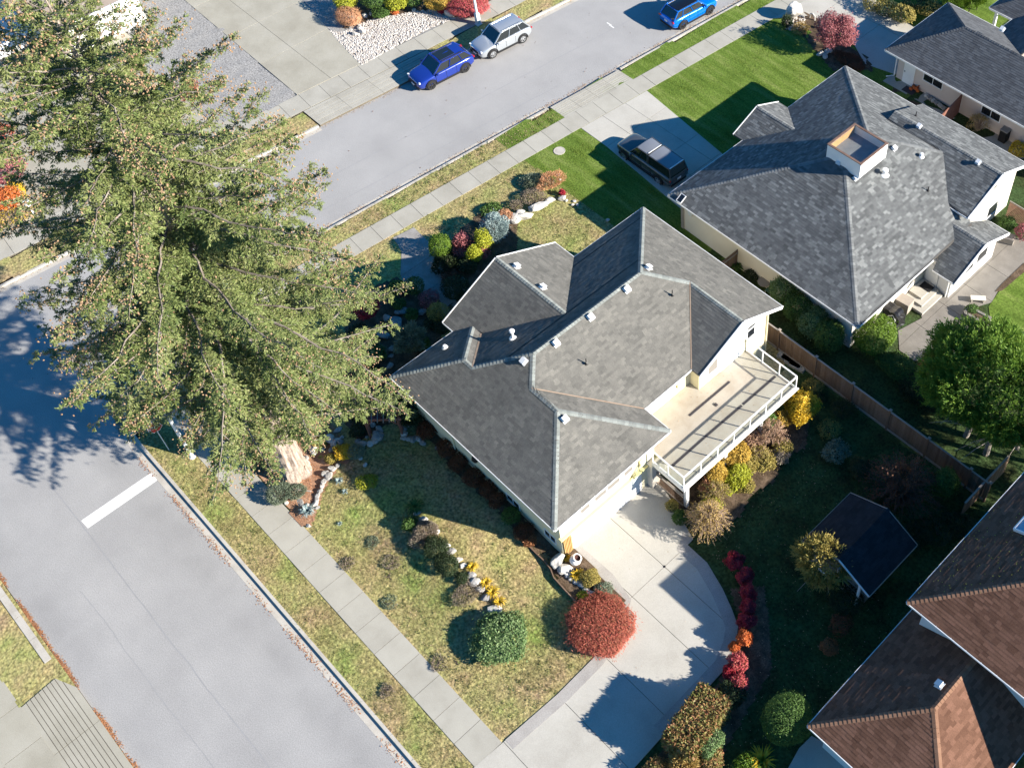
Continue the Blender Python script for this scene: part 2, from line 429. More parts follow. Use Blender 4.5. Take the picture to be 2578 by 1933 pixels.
# ------------------------------------------------------------------ roofs: shingles laid course by course
UNIT = {}
def unit_shingle():
    if 's' not in UNIT:
        me = bpy.data.meshes.new('shingle')
        v = [(0, 0, 0), (1, 0, 0), (1, 1, 0), (0, 1, 0), (0, 0, 1), (1, 0, 1), (1, 1, .2), (0, 1, .2)]
        me.from_pydata(v, [], [(4, 5, 6, 7), (0, 1, 5, 4), (1, 2, 6, 5), (3, 0, 4, 7), (2, 3, 7, 6)])
        UNIT['s'] = me
    return UNIT['s']
class Roof:
    def __init__(s, house, m, name='roof', expo=.162, wid=(.22, .36), thick=(.011, .015)):
        s.h, s.m, s.expo, s.wid, s.t = house, m, expo, wid, thick
        s.deck = MB()
        s.rects, s.polys = [], []          # (origin, a, b, n, w, d, t) ; free wedge corners
        s.name = name
    def plane(s, poly, shingle=True):
        P = [Vector(p) for p in poly]
        n = Vector((0, 0, 0))
        for i in range(len(P)): n += P[i].cross(P[(i + 1) % len(P)])
        n.normalize()
        if n.z < 0:
            n = -n; P.reverse()
        cen = sum(P, Vector((0, 0, 0))) / len(P)
        for p in P: p.z -= (p - cen).dot(n) / n.z
        s.deck.prism([tuple(p - n * .012) for p in P], .11, 'z')
        if not shingle: return
        a = Vector((0, 0, 1)).cross(n).normalized()
        b = n.cross(a)
        if b.z < 0: a, b = -a, -b
        o = min(P, key=lambda p: p.z)
        q = [((p - o).dot(a), (p - o).dot(b)) for p in P]
        bmax = max(y for x, y in q)
        def span(y):
            xs = []
            for i in range(len(q)):
                (x0, y0), (x1, y1) = q[i], q[(i + 1) % len(q)]
                if (y0 <= y < y1) or (y1 <= y < y0):
                    xs.append(x0 + (x1 - x0) * (y - y0) / (y1 - y0))
            xs.sort()
            return xs
        y = -.02
        row = 0
        while y < bmax - .03:
            e0, e1 = max(y, 1e-4), min(y + s.expo, bmax - 1e-4)
            A, B = span(e0), span(e1)
            if len(A) == len(B) and len(A) >= 2:
                for k in range(0, len(A) - 1, 2):
                    l0, r0, l1, r1 = A[k], A[k + 1], B[k], B[k + 1]
                    x = min(l0, l1) - random.random() * .3
                    while x < max(r0, r1):
                        w = random.uniform(*s.wid)
                        lo0, lo1 = max(x, l0), max(x, l1)
                        hi0, hi1 = min(x + w, r0), min(x + w, r1)
                        t = s.t[0] * .7 if random.random() < .12 else random.uniform(*s.t)
                        if hi0 - lo0 > .01 or hi1 - lo1 > .01:
                            if hi0 <= lo0: lo0 = hi0 = (lo0 + hi0) / 2
                            if hi1 <= lo1: lo1 = hi1 = (lo1 + hi1) / 2
                            full = lo0 == x and lo1 == x and hi0 == x + w and hi1 == x + w
                            d = e1 - e0 + .012
                            og = o + a * lo0 + b * e0
                            if full: s.rects.append((og, a, b, n, w, d, t))
                            else: s.polys.append([o + a * lo0 + b * e0, o + a * hi0 + b * e0, o + a * hi1 + b * (e1 + .012), o + a * lo1 + b * (e1 + .012), n, t])
                        x += w + .002
            y += s.expo
            row += 1
    def finish(s, limit=300, near=None):
        deck = s.deck.build(s.name, MT['deckroof'], s.h)
        # the ones that show largest become parts of their own
        sc = []
        for i, r in enumerate(s.rects):
            p0 = proj(r[0])
            if not (0 < p0[0] < 2578 and 0 < p0[1] < 1933): sc.append((0, i)); continue
            p1, p2 = proj(r[0] + r[1] * r[4]), proj(r[0] + r[2] * r[5])
            ar = abs((p1[0] - p0[0]) * (p2[1] - p0[1]) - (p1[1] - p0[1]) * (p2[0] - p0[0]))
            if near and not near(r[0]): ar *= .01
            sc.append((ar, i))
        sc.sort(reverse=True)
        pick = set(i for ar, i in sc[:limit] if ar > 0)
        me = unit_shingle().copy()
        me.materials.append(s.m)
        for i in pick:
            og, a, b, n, w, d, t = s.rects[i]
            o = bpy.data.objects.new('shingle', me)
            COL.objects.link(o)
            o.parent = deck
            M4 = Matrix.Identity(4)
            for k, vec in enumerate((a * w, b * d, n * t)):
                for j in range(3): M4[j][k] = vec[j]
            M4.translation = og
            o.matrix_basis = M4
        V, F = [], []
        T = np.array([(4, 5, 6, 7), (0, 1, 5, 4), (1, 2, 6, 5), (3, 0, 4, 7), (2, 3, 7, 6)])
        for i, r in enumerate(s.rects):
            if i in pick: continue
            og, a, b, n, w, d, t = r
            c = [og, og + a * w, og + a * w + b * d, og + b * d]
            V += [tuple(p) for p in c] + [tuple(c[0] + n * t), tuple(c[1] + n * t), tuple(c[2] + n * t * .2), tuple(c[3] + n * t * .2)]
        for r in s.polys:
            n, t = r[4], r[5]
            c = r[:4]
            V += [tuple(p) for p in c] + [tuple(c[0] + n * t), tuple(c[1] + n * t), tuple(c[2] + n * t * .2), tuple(c[3] + n * t * .2)]
        cnt = len(V) // 8
        if cnt:
            F = (np.arange(cnt)[:, None, None] * 8 + T[None]).reshape(-1, 4)
            o = link('shingle_courses', np_mesh('shingle_courses', V, F), s.m, deck)
            o['kind'] = 'stuff'
        return deck
def caps(deck, p, q, n1, n2, m, wid=.15, expo=.2, t=.03):
    """folded cap shingles along a hip or ridge, each one an object"""
    p, q = Vector(p), Vector(q)
    if p.z > q.z: p, q = q, p
    d = (q - p)
    L = d.length
    d.normalize()
    def side(n):
        n = Vector(n).normalized()
        v = d.cross(n).normalized()
        return v
    a = side(n1)
    b = side(n2)
    # make each run downhill away from the line
    if a.z > 0 or (abs(a.z) < 1e-6): a = -a if a.z > 0 else a
    if b.z > 0: b = -b
    up = (Vector(n1).normalized() + Vector(n2).normalized()).normalized()
    me = bpy.data.meshes.new('ridge_cap')
    e = expo + .02
    v = []
    for s_, h in ((0, t), (e, .008)):
        o = d * s_ + up * h
        v += [o + a * wid, o, o + b * wid]
    v += [v[0] - up * t, v[1] - up * t, v[2] - up * t]
    me.from_pydata([tuple(x) for x in v], [], [(0, 1, 4, 3), (1, 2, 5, 4), (6, 7, 1, 0), (7, 8, 2, 1)])
    me.materials.append(m)
    k = 0
    while k * expo < L - .1:
        o = bpy.data.objects.new('ridge_cap', me)
        COL.objects.link(o)
        o.parent = deck
        o.location = p + d * (k * expo)
        k += 1
def gutter(house, a, b, out, m='white', hang=True):
    """open channel along an eave from a to b; out = horizontal unit vector away from the roof"""
    a, b, out = Vector(a), Vector(b), Vector(out)
    g = MB()
    g.beam(a + out * .035 + Vector((0, 0, -.065)), b + out * .035 + Vector((0, 0, -.055)), .03, .11)
    g.beam(a + out * -.02 + Vector((0, 0, -.115)), b + out * -.02 + Vector((0, 0, -.115)), .12, .02)
    g.beam(a + out * -.07 + Vector((0, 0, -.16)), b + out * -.07 + Vector((0, 0, -.16)), .02, .16)
    o = g.build('gutter', MT[m], house)
    n = max(2, int((b - a).length / .8))
    h = MB()
    for i in range(n + 1):
        c = a + (b - a) * (i / n) + out * .07
        h.beam(c - out * .10 + Vector((0, 0, -.015)), c - out * .015 + Vector((0, 0, -.015)), .03, .015)
    h.build('gutter_hanger', MT[m], o)
    return o
def fascia(house, a, b, m='white', w=.05, h=.2, dz=-.06):
    return MB().beam(Vector(a) + Vector((0, 0, dz)), Vector(b) + Vector((0, 0, dz)), w, h).build('barge_board', MT[m], house)
def window(house, axis, c, lo, hi, z0, z1, out, panes=1, blind=False, proud=.03, m='white', bars=0):
    """a framed window in a wall at x=c (axis 'x') or y=c; lo..hi along the wall"""
    f = MB()
    def bx(l0, l1, za, zb, d0, d1):
        l, z, d = (l0 + l1) / 2, (za + zb) / 2, c + out * (d0 + d1) / 2
        if axis == 'x': f.box((d, l, z), (abs(d1 - d0), l1 - l0, zb - za))
        else: f.box((l, d, z), (l1 - l0, abs(d1 - d0), zb - za))
    t = .06
    bx(lo - t, hi + t, z1, z1 + t, -.02, proud)
    bx(lo - t, hi + t, z0 - t, z0, -.02, proud + .02)
    bx(lo - t, lo, z0, z1, -.02, proud)
    bx(hi, hi + t, z0, z1, -.02, proud)
    for i in range(1, panes):
        x = lo + (hi - lo) * i / panes
        bx(x - .025, x + .025, z0, z1, -.02, proud - .005)
    fr = f.build('window', MT[m], house)
    for i in range(panes):
        g = MB()
        a, b = lo + (hi - lo) * i / panes + (.025 if i else 0), lo + (hi - lo) * (i + 1) / panes - (.025 if i < panes - 1 else 0)
        d = c + out * .008
        if axis == 'x': g.box((d, (a + b) / 2, (z0 + z1) / 2), (.012, b - a, z1 - z0))
        else: g.box(((a + b) / 2, d, (z0 + z1) / 2), (b - a, .012, z1 - z0))
        g.build('pane', MT['curtain'] if blind else MT['window'], fr)
    if bars:
        g = MB()
        nx, nz = bars
        for i in range(1, nx):
            l = lo + (hi - lo) * i / nx
            if axis == 'x': g.box((c + out * .02, l, (z0 + z1) / 2), (.012, .02, z1 - z0))
            else: g.box((l, c + out * .02, (z0 + z1) / 2), (.02, .012, z1 - z0))
        for i in range(1, nz):
            z = z0 + (z1 - z0) * i / nz
            if axis == 'x': g.box((c + out * .026, (lo + hi) / 2, z), (.012, hi - lo, .02))
            else: g.box(((lo + hi) / 2, c + out * .026, z), (hi - lo, .012, .02))
        g.build('glazing_bars', MT[m], fr)
    return fr
def roof_vent(deck, p, n, m='white', s=.3, name='roof_vent'):
    n = Vector(n).normalized()
    a = Vector((0, 0, 1)).cross(n).normalized()
    b = n.cross(a)
    M4 = Matrix.Identity(4)
    for k, vec in enumerate((a, b, n)):
        for j in range(3): M4[j][k] = vec[j]
    M4.translation = Vector(p)
    g = MB()
    g.box((0, 0, .03), (s * 1.25, s * 1.25, .02), mat=M4)
    g.box((0, 0, .10), (s * .8, s * .8, .13), mat=M4)
    g.box((0, 0, .185), (s, s, .05), mat=M4)
    return g.build(name, MT[m], deck)
def pipe_vent(deck, p, r=.05, h=.35, m='white', hood=True, name='vent_pipe'):
    g = MB()
    g.lathe(p, [(r * 3.2, .0), (r * 2.6, .06), (r * 1.3, .1), (r, .12), (r, h), (0.001, h)], 12)
    if hood: g.lathe(p, [(r * 2.1, h - .02), (r * 2.2, h + .03), (r * 1.6, h + .1), (0.001, h + .12)], 12)
    return g.build(name, MT[m], deck)
def dark_vent(deck, p, n, ang=0):
    """small black slant-back attic vent"""
    return roof_vent(deck, p, n, 'black', .24, 'attic_vent')
NX, NY = Vector((1, 0, 0)), Vector((0, 1, 0))
def nrm(kind, s):
    d = {'+x': (s, 0, 1), '-x': (-s, 0, 1), '+y': (0, s, 1), '-y': (0, -s, 1)}[kind]
    return Vector(d).normalized()

# ------------------------------------------------------------------ main house
def main_house():
    S = .49
    ze = 4.6
    y0, x1, y1, x2, x0, y3, yg, x3, x00, y4 = 14.78, -23.28, 22.61, -25.19, -35.50, 32.68, 29.40, -24.57, -36.20, 20.54
    ea, eb, xe = 19.0, 27.15, -37.10
    h = thing('yellow_house', 'cream house with weathered grey hip roof and garage, beside the railed deck', 'house', (-30, 23, 0))
    zz = lambda d: ze + S * d
    R = Roof(h, MT['roof_main'])
    hw = (y1 - y0) / 2
    F_, Rr, R2, L_ = (x1, y0, ze), (x1, y1, ze), (x2, y1, ze), (x00, y0, ze)
    H1, H2 = (x1 - hw, y0 + hw, zz(hw)), (x2 - hw, y0 + hw, zz(hw))
    hm = (x2 - x0) / 2
    Q, Rt = ((x0 + x2) / 2, y0 + hm, zz(hm)), ((x0 + x2) / 2, y3 - hm, zz(hm))
    T_ = (x0, y3, ze)
    hg = y3 - yg
    G0, G1 = (x2 - hg, yg, zz(hg)), (x3, yg, zz(hg))
    yj = 2 * yg - y3
    hb = (y4 - y0) / 2
    P1, P2 = (x00 + hb, y0 + hb, zz(hb)), (x0 + hb, y0 + hb, zz(hb))
    he = (eb - ea) / 2
    ye = (ea + eb) / 2
    E0, E3 = (xe, ye, zz(he)), (x0 + he, ye, zz(he))
    # the wedge between bump and entry gable: bump +y slope meets the entry gable's -y slope in a valley at y = (y4+ea)/2
    yv = (y4 + ea) / 2
    zv = ze + S * (y4 - yv)
    R.plane([F_, H1, H2, Q, P2, P1, L_])                                   # -y
    R.plane([F_, Rr, H1])                                                 # garage front
    R.plane([Rr, R2, H2, H1])                                             # garage +y
    R.plane([R2, (x2, yj, ze), G0, Rt, Q, H2])                            # main +x
    R.plane([(x2, yj, ze), (x3, yj, ze), G1, G0])                          # gable -y
    R.plane([T_, Rt, G0, G1, (x3, y3, ze)])                               # +y
    R.plane([T_, (x0, eb, ze), E3, (x0 + yv - ea, yv, zv), P2, Q, Rt])         # -x
    R.plane([L_, P1, (x00 + y4 - yv, yv, zv), (x00, ea, ze)])   # bump -x
    R.plane([P1, P2, (x0 + y4 - yv, yv, zv), (x00 + y4 - yv, yv, zv)])          # bump +y
    R.plane([(xe, ea, ze), (x00, ea, ze), (x00 + y4 - yv, yv, zv), (x0 + yv - ea, yv, zv), E3, E0])                       # entry -y
    R.plane([(xe, eb, ze), E0, E3, (x0, eb, ze)])                          # entry +y
    dk = R.finish(near=lambda p: p.x > -36 and p.y < 22)
    n = {k: nrm(k, S) for k in ('+x', '-x', '+y', '-y')}
    cm = MT['cap_main']
    for a, b, k1, k2 in ((F_, H1, '+x', '-y'), (H1, H2, '+y', '-y'), (H2, Q, '+x', '-y'), (Q, Rt, '+x', '-x'), (Rt, T_, '-x', '+y'), (Rr, H1, '+x', '+y'),
                         (Rt, G0, '+x', '+y'), (G0, G1, '-y', '+y'), (L_, P1, '-x', '-y'), (P1, P2, '+y', '-y'), (P2, Q, '-x', '-y'), (E0, E3, '+y', '-y'),
                         ((x00 + y4 - yv, yv, zv), P1, '-x', '+y')):
        caps(dk, a, b, n[k1], n[k2], cm)
    # copper-toned valley flashing
    fl = M('valley_flashing', [(.24, .17, .12), (.30, .23, .17)], scale=3, rough=.6)
    MB().beam(Vector(R2) + Vector((0, 0, .03)), Vector(H2) + Vector((0, 0, .03)),   .06, .02).build('valley_flashing', fl, dk)
    MB().beam(Vector((x2, yj, ze + .03)), Vector(G0) + Vector((0, 0, .03)),   .05, .02).build('valley_flashing', fl, dk)
    MB().beam(Vector((x0 + y4 - yv, yv, zv + .03)), Vector(P2) + Vector((0, 0, .03)), .09, .02).build('valley_flashing', fl, dk)
    # gutters and barge boards
    for a, b, o in ((F_, L_, -NY), (F_, Rr, NX), (Rr, R2, NY), (R2, (x2, yj, ze), NX), (T_, (x3, y3, ze), NY), ((x0, eb, ze), T_, -NX), (L_, (x00, ea, ze), -NX),
                    ((xe, ea, ze), (x00, ea, ze), -NY), ((xe, eb, ze), (x0, eb, ze), NY)):
        gutter(h, a, b, o)
    for a, b in (((x3, yj, ze), G1), (G1, (x3, y3, ze)), ((xe, ea, ze), E0), (E0, (xe, eb, ze))):
        off = Vector((.03, 0, 0)) if a[0] > -30 else Vector((-.03, 0, 0))
        fascia(h, Vector(a) + off, Vector(b) + off)
    # walls
    wx, wl, wr = -23.9, 15.45, 22.0
    gx, ix = -25.04, -25.72
    w = MB()
    foot = [(wx, wl), (wx, wr), (ix, wr), (ix, 26.55), (gx, 26.55), (gx, 32.05), (-34.9, 32.05), (-34.9, 26.6), (-36.5, 26.6), (-36.5, 19.6), (-35.6, 19.6), (-35.6, wl)]
    w.prism(foot, -.1, ze + .22)
    for X, a, b in ((gx, 26.6, 32.0), (-36.5, 19.65, 26.55)):
        m_ = (a + b) / 2
        top = ze + S * ((yg - yj) if X > -30 else he) - .18
        mid = yg if X > -30 else ye
        w.add([(X - .1, a, ze + .2), (X - .1, b, ze + .2), (X - .1, mid, top), (X, a, ze + .2), (X, b, ze + .2), (X, mid, top)], [(0, 2, 1), (3, 4, 5), (0, 1, 4, 3), (1, 2, 5, 4), (2, 0, 3, 5)])
    w.build('wall', MT['cream'], h)
    # garage face: door, ledge, windows
    g = MB()
    g.box((wx + .03, 18.55, 1.93), (.10, 5.3, .16)).box((wx + .06, 18.55, 2.06), (.22, 6.4, .09))
    g.build('door_ledge', MT['yellow_trim'], h)
    door = MB().box((wx + .012, 18.55, .92), (.05, 4.9, 1.86)).build('garage_door', MT['white'], h)
    for r in range(4):
        for c in range(8):
            MB().box((wx + .043, 16.43 + c * .606, .25 + r * .455), (.02, .5, .34)).build('door_panel', MT['white'], door)
    for a, b, pn in ((16.86, 17.46, 1), (17.82, 18.58, 1), (18.70, 19.52, 1), (19.84, 20.44, 1)):
        window(h, 'x', wx, a, b, 2.72, 3.16, 1, blind=True)
    MB().box((wx + .2, 21.7, 1.1), (.42, .56, 2.25)).build('pilaster', MT['nb_wall'], h)
    g = MB()
    g.tube([(wx + .08, 20.9, ze - .1), (wx + .08, 20.9, 2.6), (wx + .1, 20.5, 2.2), (wx + .1, 20.2, 2.1)], .04, 8)
    g.build('downspout', MT['yellow_trim'], h)
    # wood lattice beside the garage door
    lt = MB().box((wx + .05, 15.75, 1.15), (.03, .5, 1.7)).build('lattice', MT['wood_yellow'], h)
    for k in range(6):
        MB().box((wx + .09, 15.53 + k * .09, 1.15), (.03, .035, 1.72)).build('lattice_slat', MT['wood_yellow'], lt)
    # left wall windows
    for a, b in ((-28.15, -27.2), (-25.2, -24.4)):
        window(h, 'y', wl, a, b, .92, 1.42, -1, panes=2)
    MB().tube([(-32.4, wl - .09, ze - .05), (-32.4, wl - .07, .55), (-32.3, wl - .25, .45)], .045, 8).build('downspout', MT['cream'], h)
    MB().lathe((-30.0, wl - .3, 3.0), [(.02, .3), (.15, .2), (.2, 0), (.12, -.2), (.02, -.28)], 10).build('wall_lantern', MT['black'], h)
    # deck side: french doors, windows, small light
    window(h, 'x', gx, 27.25, 27.95, 3.1, 4.05, 1, blind=True)
    for a, b in ((28.38, 28.86), (29.31, 29.84)):
        fr = window(h, 'x', gx, a, b, 2.72, 4.32, 1, bars=(3, 5))
    MB().box((gx + .02, 29.1, 3.5), (.03, 1.9, 2.05)).build('door_surround', MT['white'], h)
    window(h, 'x', gx, 30.38, 30.95, 3.36, 4.02, 1)
    window(h, 'x', gx, 30.38, 30.95, 4.14, 4.36, 1)
    MB().box((ix + .06, 25.57, 3.15), (.1, .12, .22)).build('porch_light', MT['yellow_trim'], h)
    MB().tube([(gx + .07, 32.0, ze - .1), (gx + .07, 32.0, .3)], .04, 8).build('downspout', MT['cream'], h)
    # roof furniture
    def onr(px, py, plane):
        """point of a roof plane under a photo pixel"""
        kind, c = plane
        dr = ray(px, py)
        lo, hi = ze - 1, 9.0
        for _ in range(50):
            z = (lo + hi) / 2
            t = (z - CAM_H) / dr.z
            x, y = dr.x * t, dr.y * t
            zp = {'+x': ze + S * (c - x), '-x': ze + S * (x - c), '+y': ze + S * (c - y), '-y': ze + S * (y - c)}[kind]
            if z > zp: hi = z
            else: lo = z
        return Vector((x, y, z))
    c5 = lambda x, y: (800 + x * K, 500 + y * K)
    for px, py, pl in ((2030, 430, ('+y', y3)), (1898, 560, ('+x', x2)), (1675, 730, ('+x', x2)), (1463, 890, ('+x', x2)), (1517, 1355, ('+x', x1)),
                       (1220, 422, ('+y', eb)), (1380, 550, ('+y', eb)), (1268, 1000, ('-y', y0))):
        roof_vent(dk, onr(*c5(px, py), pl), nrm(pl[0], S), 'white', .30)
    p = onr(*c5(1200, 860), ('-x', x0)); pipe_vent(dk, p, .07, .62)
    p = onr(*c5(783, 918), ('-x', x00)); pipe_vent(dk, p, .06, .12)
    for px, py, pl in ((1650, 1015, ('+x', x2)), (2178, 595, ('+x', x2))):
        p = onr(*c5(px, py), pl); roof_vent(dk, p, nrm('+x', S), 'roof_main', .12, 'plumbing_flashing')
        pipe_vent(dk, p, .028, .42, 'black', hood=False, name='plumbing_pipe')
    return h
main_house()

def deck():
    zd = 2.45
    X0, X1, Y0, Y1 = -25.04, -21.35, 21.6, 30.3
    t = thing('sun_deck', 'tan raised deck with white glass railing at the back of the cream house', 'deck', (-22.5, 26, 0))
    fl = MB()
    fl.prism([(-23.62, Y0), (X1, Y0), (X1, Y1), (X0 + .02, Y1), (X0 + .02, 26.6), (-25.70, 26.53), (-25.70, 22.04), (-23.62, 22.04)], zd - .2, zd)
    fl.build('deck_floor', MT['deck'], t)
    f = MB()
    f.box((X1 + .04, (Y0 + Y1) / 2, zd - .14), (.05, Y1 - Y0 + .1, .30)).box(((X1 - 23.62) / 2, Y0 - .04, zd - .14), (2.27, .05, .30)).box(((X1 + X0) / 2, Y1 + .04, zd - .14), (3.69, .05, .30))
    f.box((X1 + .11, (Y0 + Y1) / 2, zd - .03), (.10, Y1 - Y0 + .2, .05))
    f.build('deck_fascia', MT['white'], t)
    for y in (21.9, 24.8, 27.6, 30.1):
        MB().box((X1 - .12, y, (zd - .3) / 2), (.2, .2, zd - .3)).build('support_post', MT['white'], t)
    posts = [(X1, Y0 + i * (Y1 - Y0) / 7) for i in range(8)] + [(X1 - 1.22, Y1), (X1 - 2.44, Y1), (X0 + .06, Y1), (X1 - 1.13, Y0), (-23.6, Y0)]
    for x, y in posts:
        MB().box((x, y, zd + .5), (.055, .055, 1.0)).build('railing_post', MT['white'], t)
    def run(a, b):
        a, b = Vector(a), Vector(b)
        MB().beam(a + Vector((0, 0, zd + 1.03)), b + Vector((0, 0, zd + 1.03)), .075, .05).build('top_rail', MT['white'], t)
        MB().beam(a + Vector((0, 0, zd + .08)), b + Vector((0, 0, zd + .08)), .045, .035).build('bottom_rail', MT['white'], t)
    run((X1, Y0, 0), (X1, Y1, 0)); run((X1, Y1, 0), (X0, Y1, 0)); run((-23.6, Y0, 0), (X1, Y0, 0))
    def pane(a, b):
        a, b = Vector(a), Vector(b)
        d = (b - a).normalized()
        MB().beam(a + d * .05 + Vector((0, 0, zd + .55)), b - d * .05 + Vector((0, 0, zd + .55)), .008, .88).build('glass_panel', MT['glass'], t)
    for i in range(7): pane((X1, posts[i][1], 0), (X1, posts[i + 1][1], 0))
    for i in range(3): pane((X1 - 1.22 * i, Y1, 0), (X1 - 1.22 * (i + 1), Y1, 0))
    pane((-23.6, Y0, 0), (X1 - 1.13, Y0, 0)); pane((X1 - 1.13, Y0, 0), (X1, Y0, 0))
    for (ax, ay), (bx, by), lab in (((1680 + 1130 * .24108, 700 + 1025 * .24108), (1680 + 790 * .24108, 700 + 1318 * .24108), 'long painted shadow strip on the tan deck beside the glass corner'),
                        ((1680 + 778 * .24108, 700 + 1330 * .24108), (1680 + 390 * .24108, 700 + 1662 * .24108), 'painted shadow strip along the middle of the tan deck'),
                        ((1680 + 385 * .24108, 700 + 1666 * .24108), (1300 + 1630 * .24108, 1000 + 715 * .24108), 'painted shadow strip at the garage end of the tan deck'),
                        ((1680 + 650 * .24108, 700 + 1080 * .24108), (1680 + 230 * .24108, 700 + 1435 * .24108), 'separate painted shadow strip on the deck nearest the cream house')):
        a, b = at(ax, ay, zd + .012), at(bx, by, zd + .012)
        o = MB().beam(a, b, .13, .02).build('shadow_strip', MT['strip'])  # flat dark strips stand in for shadow bands across the deck floor
        tag(o, lab, 'shadow strip', 'painted shadow strips on the deck')
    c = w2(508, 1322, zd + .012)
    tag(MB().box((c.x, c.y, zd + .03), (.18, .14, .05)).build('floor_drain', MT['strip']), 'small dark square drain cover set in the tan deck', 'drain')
deck()

# ------------------------------------------------------------------ neighbour house with the big skylight
def neighbour():
    S, ze = .43, 3.1
    h = thing('grey_roof_house', 'beige house with slate grey roof and a large boxed skylight, behind the cream house', 'house', (-29, 44, 0))
    R = Roof(h, MT['roof_nb'], wid=(.18, .4))
    a0, b0, a1, b1 = -36.25, 35.48, -21.29, 52.76
    hh = (a1 - a0) / 2
    L_, B_, T_ = (a0, b0, ze), (a1, b0, ze), (a0, b1, ze)
    zap = ze + S * hh
    A1, A2 = (a0 + hh, b0 + hh, zap), (a0 + hh, b1 - hh, zap)
    V0, V1 = (-29.7, 48.6, ze + S * (b1 - 48.6)), (-25.43, 48.6, ze + S * (b1 - 48.6))
    R.plane([L_, A1, A2, T_])
    R.plane([L_, B_, A1])
    R.plane([B_, (a1, 46.4, ze), V1, A2, A1])
    R.plane([T_, A2, V1, V0, (-29.7, b1, ze)])
    zw, we, yr = 5.16, 46.11, 49.31
    W0, W1 = (-29.7, yr, zw), (-21.53, yr, zw)
    zwe = zw - S * (yr - we)
    R.plane([(-21.53, we, zwe), W1, W0, V0, V1, (-22.9, we, zwe)])
    R.plane([W0, W1, (-21.53, 2 * yr - we, zwe), (-29.7, 2 * yr - we, zwe)])
    az, ar, ay = 3.43, 45.4, 42.58
    A0, AA = (-22.05, ar, az), (-19.64, ar, az)
    zae = az - S * (ar - ay)
    R.plane([AA, A0, (-21.2, ay, zae), (-19.64, ay, zae)])
    R.plane([A0, AA, (-19.64, 2 * ar - ay, zae), (-21.2, 2 * ar - ay, zae)])
    ea, eb = 42.35, 46.74
    ye = (ea + eb) / 2
    he = (eb - ea) / 2
    E0, E3 = (-37.07, ye, ze + .47 * he), (a0 + .47 * he / S, ye, ze + .47 * he)
    R.plane([(-37.07, ea, ze), (a0, ea, ze), E3, E0])
    R.plane([(-37.07, eb, ze), E0, E3, (a0, eb, ze)])
    dk = R.finish(near=lambda p: p.x > -36 and p.y < 44)
    n = {k: nrm(k, S) for k in ('+x', '-x', '+y', '-y')}
    cm = M('ridge_cap_slate', [(.10, .105, .105), (.16, .165, .165), (.20, .21, .205)], scale=1.2, rough=.95, island=.7, fine=.15)
    for a, b, k1, k2 in ((L_, A1, '-x', '-y'), (B_, A1, '+x', '-y'), (T_, A2, '-x', '+y'), (A1, A2, '-x', '+x'), (A2, V1, '+x', '+y'), (W0, W1, '-y', '+y'), (A0, AA, '-y', '+y'), (E0, E3, '-y', '+y')):
        caps(dk, a, b, n[k1], n[k2], cm)
    for a, b, o in ((L_, B_, -NY), (L_, (a0, ea, ze), -NX), ((a0, eb, ze), T_, -NX), (B_, (a1, 42.5, ze), NX), (T_, (-29.7, b1, ze), NY), ((-29.7, 52.5, zwe), (-21.53, 52.5, zwe), NY),
                    ((-22.9, we, zwe), (-21.53, we, zwe), -NY), ((-21.2, ay, zae), (-19.64, ay, zae), -NY), ((-21.0, 48.22, zae), (-19.64, 48.22, zae), NY)):
        gutter(h, a, b, o)
    for a, b in (((-21.5, we, zwe), W1), (W1, (-21.5, 52.5, zwe)), ((-19.61, ay, zae), AA), (AA, (-19.61, 48.22, zae)), ((-37.1, ea, ze), E0), (E0, (-37.1, eb, ze))):
        fascia(h, a, b)
    w = MB()
    w.prism([(-35.5, 36.15), (-21.95, 36.0), (-21.95, 52.1), (-35.5, 52.1)], -.1, ze + .2)
    w.prism([(-28, 46.7), (-22.05, 46.7), (-22.05, 51.9), (-28, 51.9)], ze, zwe + .15)
    w.add([(-22.05, 46.75, zwe + .1), (-22.05, 51.85, zwe + .1), (-22.05, yr, zw - .15), (-22.2, 46.75, zwe + .1), (-22.2, 51.85, zwe + .1), (-22.2, yr, zw - .15)], [(0, 1, 2), (3, 5, 4), (0, 3, 4, 1), (1, 4, 5, 2), (2, 5, 3, 0)])
    w.add([(-29.55, 46.8, 4.0), (-29.55, 51.8, 3.9), (-29.55, yr, zw - .1), (-29.4, 46.8, 4.0), (-29.4, 51.8, 3.9), (-29.4, yr, zw - .1)], [(0, 2, 1), (3, 4, 5), (0, 1, 4, 3), (1, 2, 5, 4), (2, 0, 3, 5)])
    w.build('wall', MT['nb_wall'], h)
    w = MB()
    w.prism([(-21.94, 43.1), (-20.06, 43.1), (-20.06, 47.7), (-21.94, 47.7)], -.1, zae + .18)
    w.add([(-20.06, 43.2, zae + .1), (-20.06, 47.6, zae + .1), (-20.06, ar, az - .15), (-20.2, 43.2, zae + .1), (-20.2, 47.6, zae + .1), (-20.2, ar, az - .15)], [(0, 1, 2), (3, 5, 4), (0, 3, 4, 1), (1, 4, 5, 2), (2, 5, 3, 0)])
    w.build('porch_wall', MT['br_wall'], h)
    window(h, 'x', -20.06, 44.3, 45.3, 1.15, 1.95, 1)
    window(h, 'x', -20.06, 45.7, 46.7, 1.15, 1.95, 1)
    window(h, 'x', -22.05, 47.6, 48.6, 3.0, 3.75, 1)
    window(h, 'x', -22.05, 49.0, 50.0, 3.0, 3.75, 1)
    window(h, 'x', -21.95, 49.6, 50.6, .8, 1.7, 1)
    window(h, 'y', 36.05, -28.6, -26.9, 2.35, 2.75, -1)
    MB().box((-21.4, 43.06, 1.05), (.85, .05, 2.0)).build('back_door', MT['white'], h)
    MB().tube([(-20.2, 43.0, zae), (-20.2, 43.0, .2)], .04, 8).build('downspout', MT['white'], h)
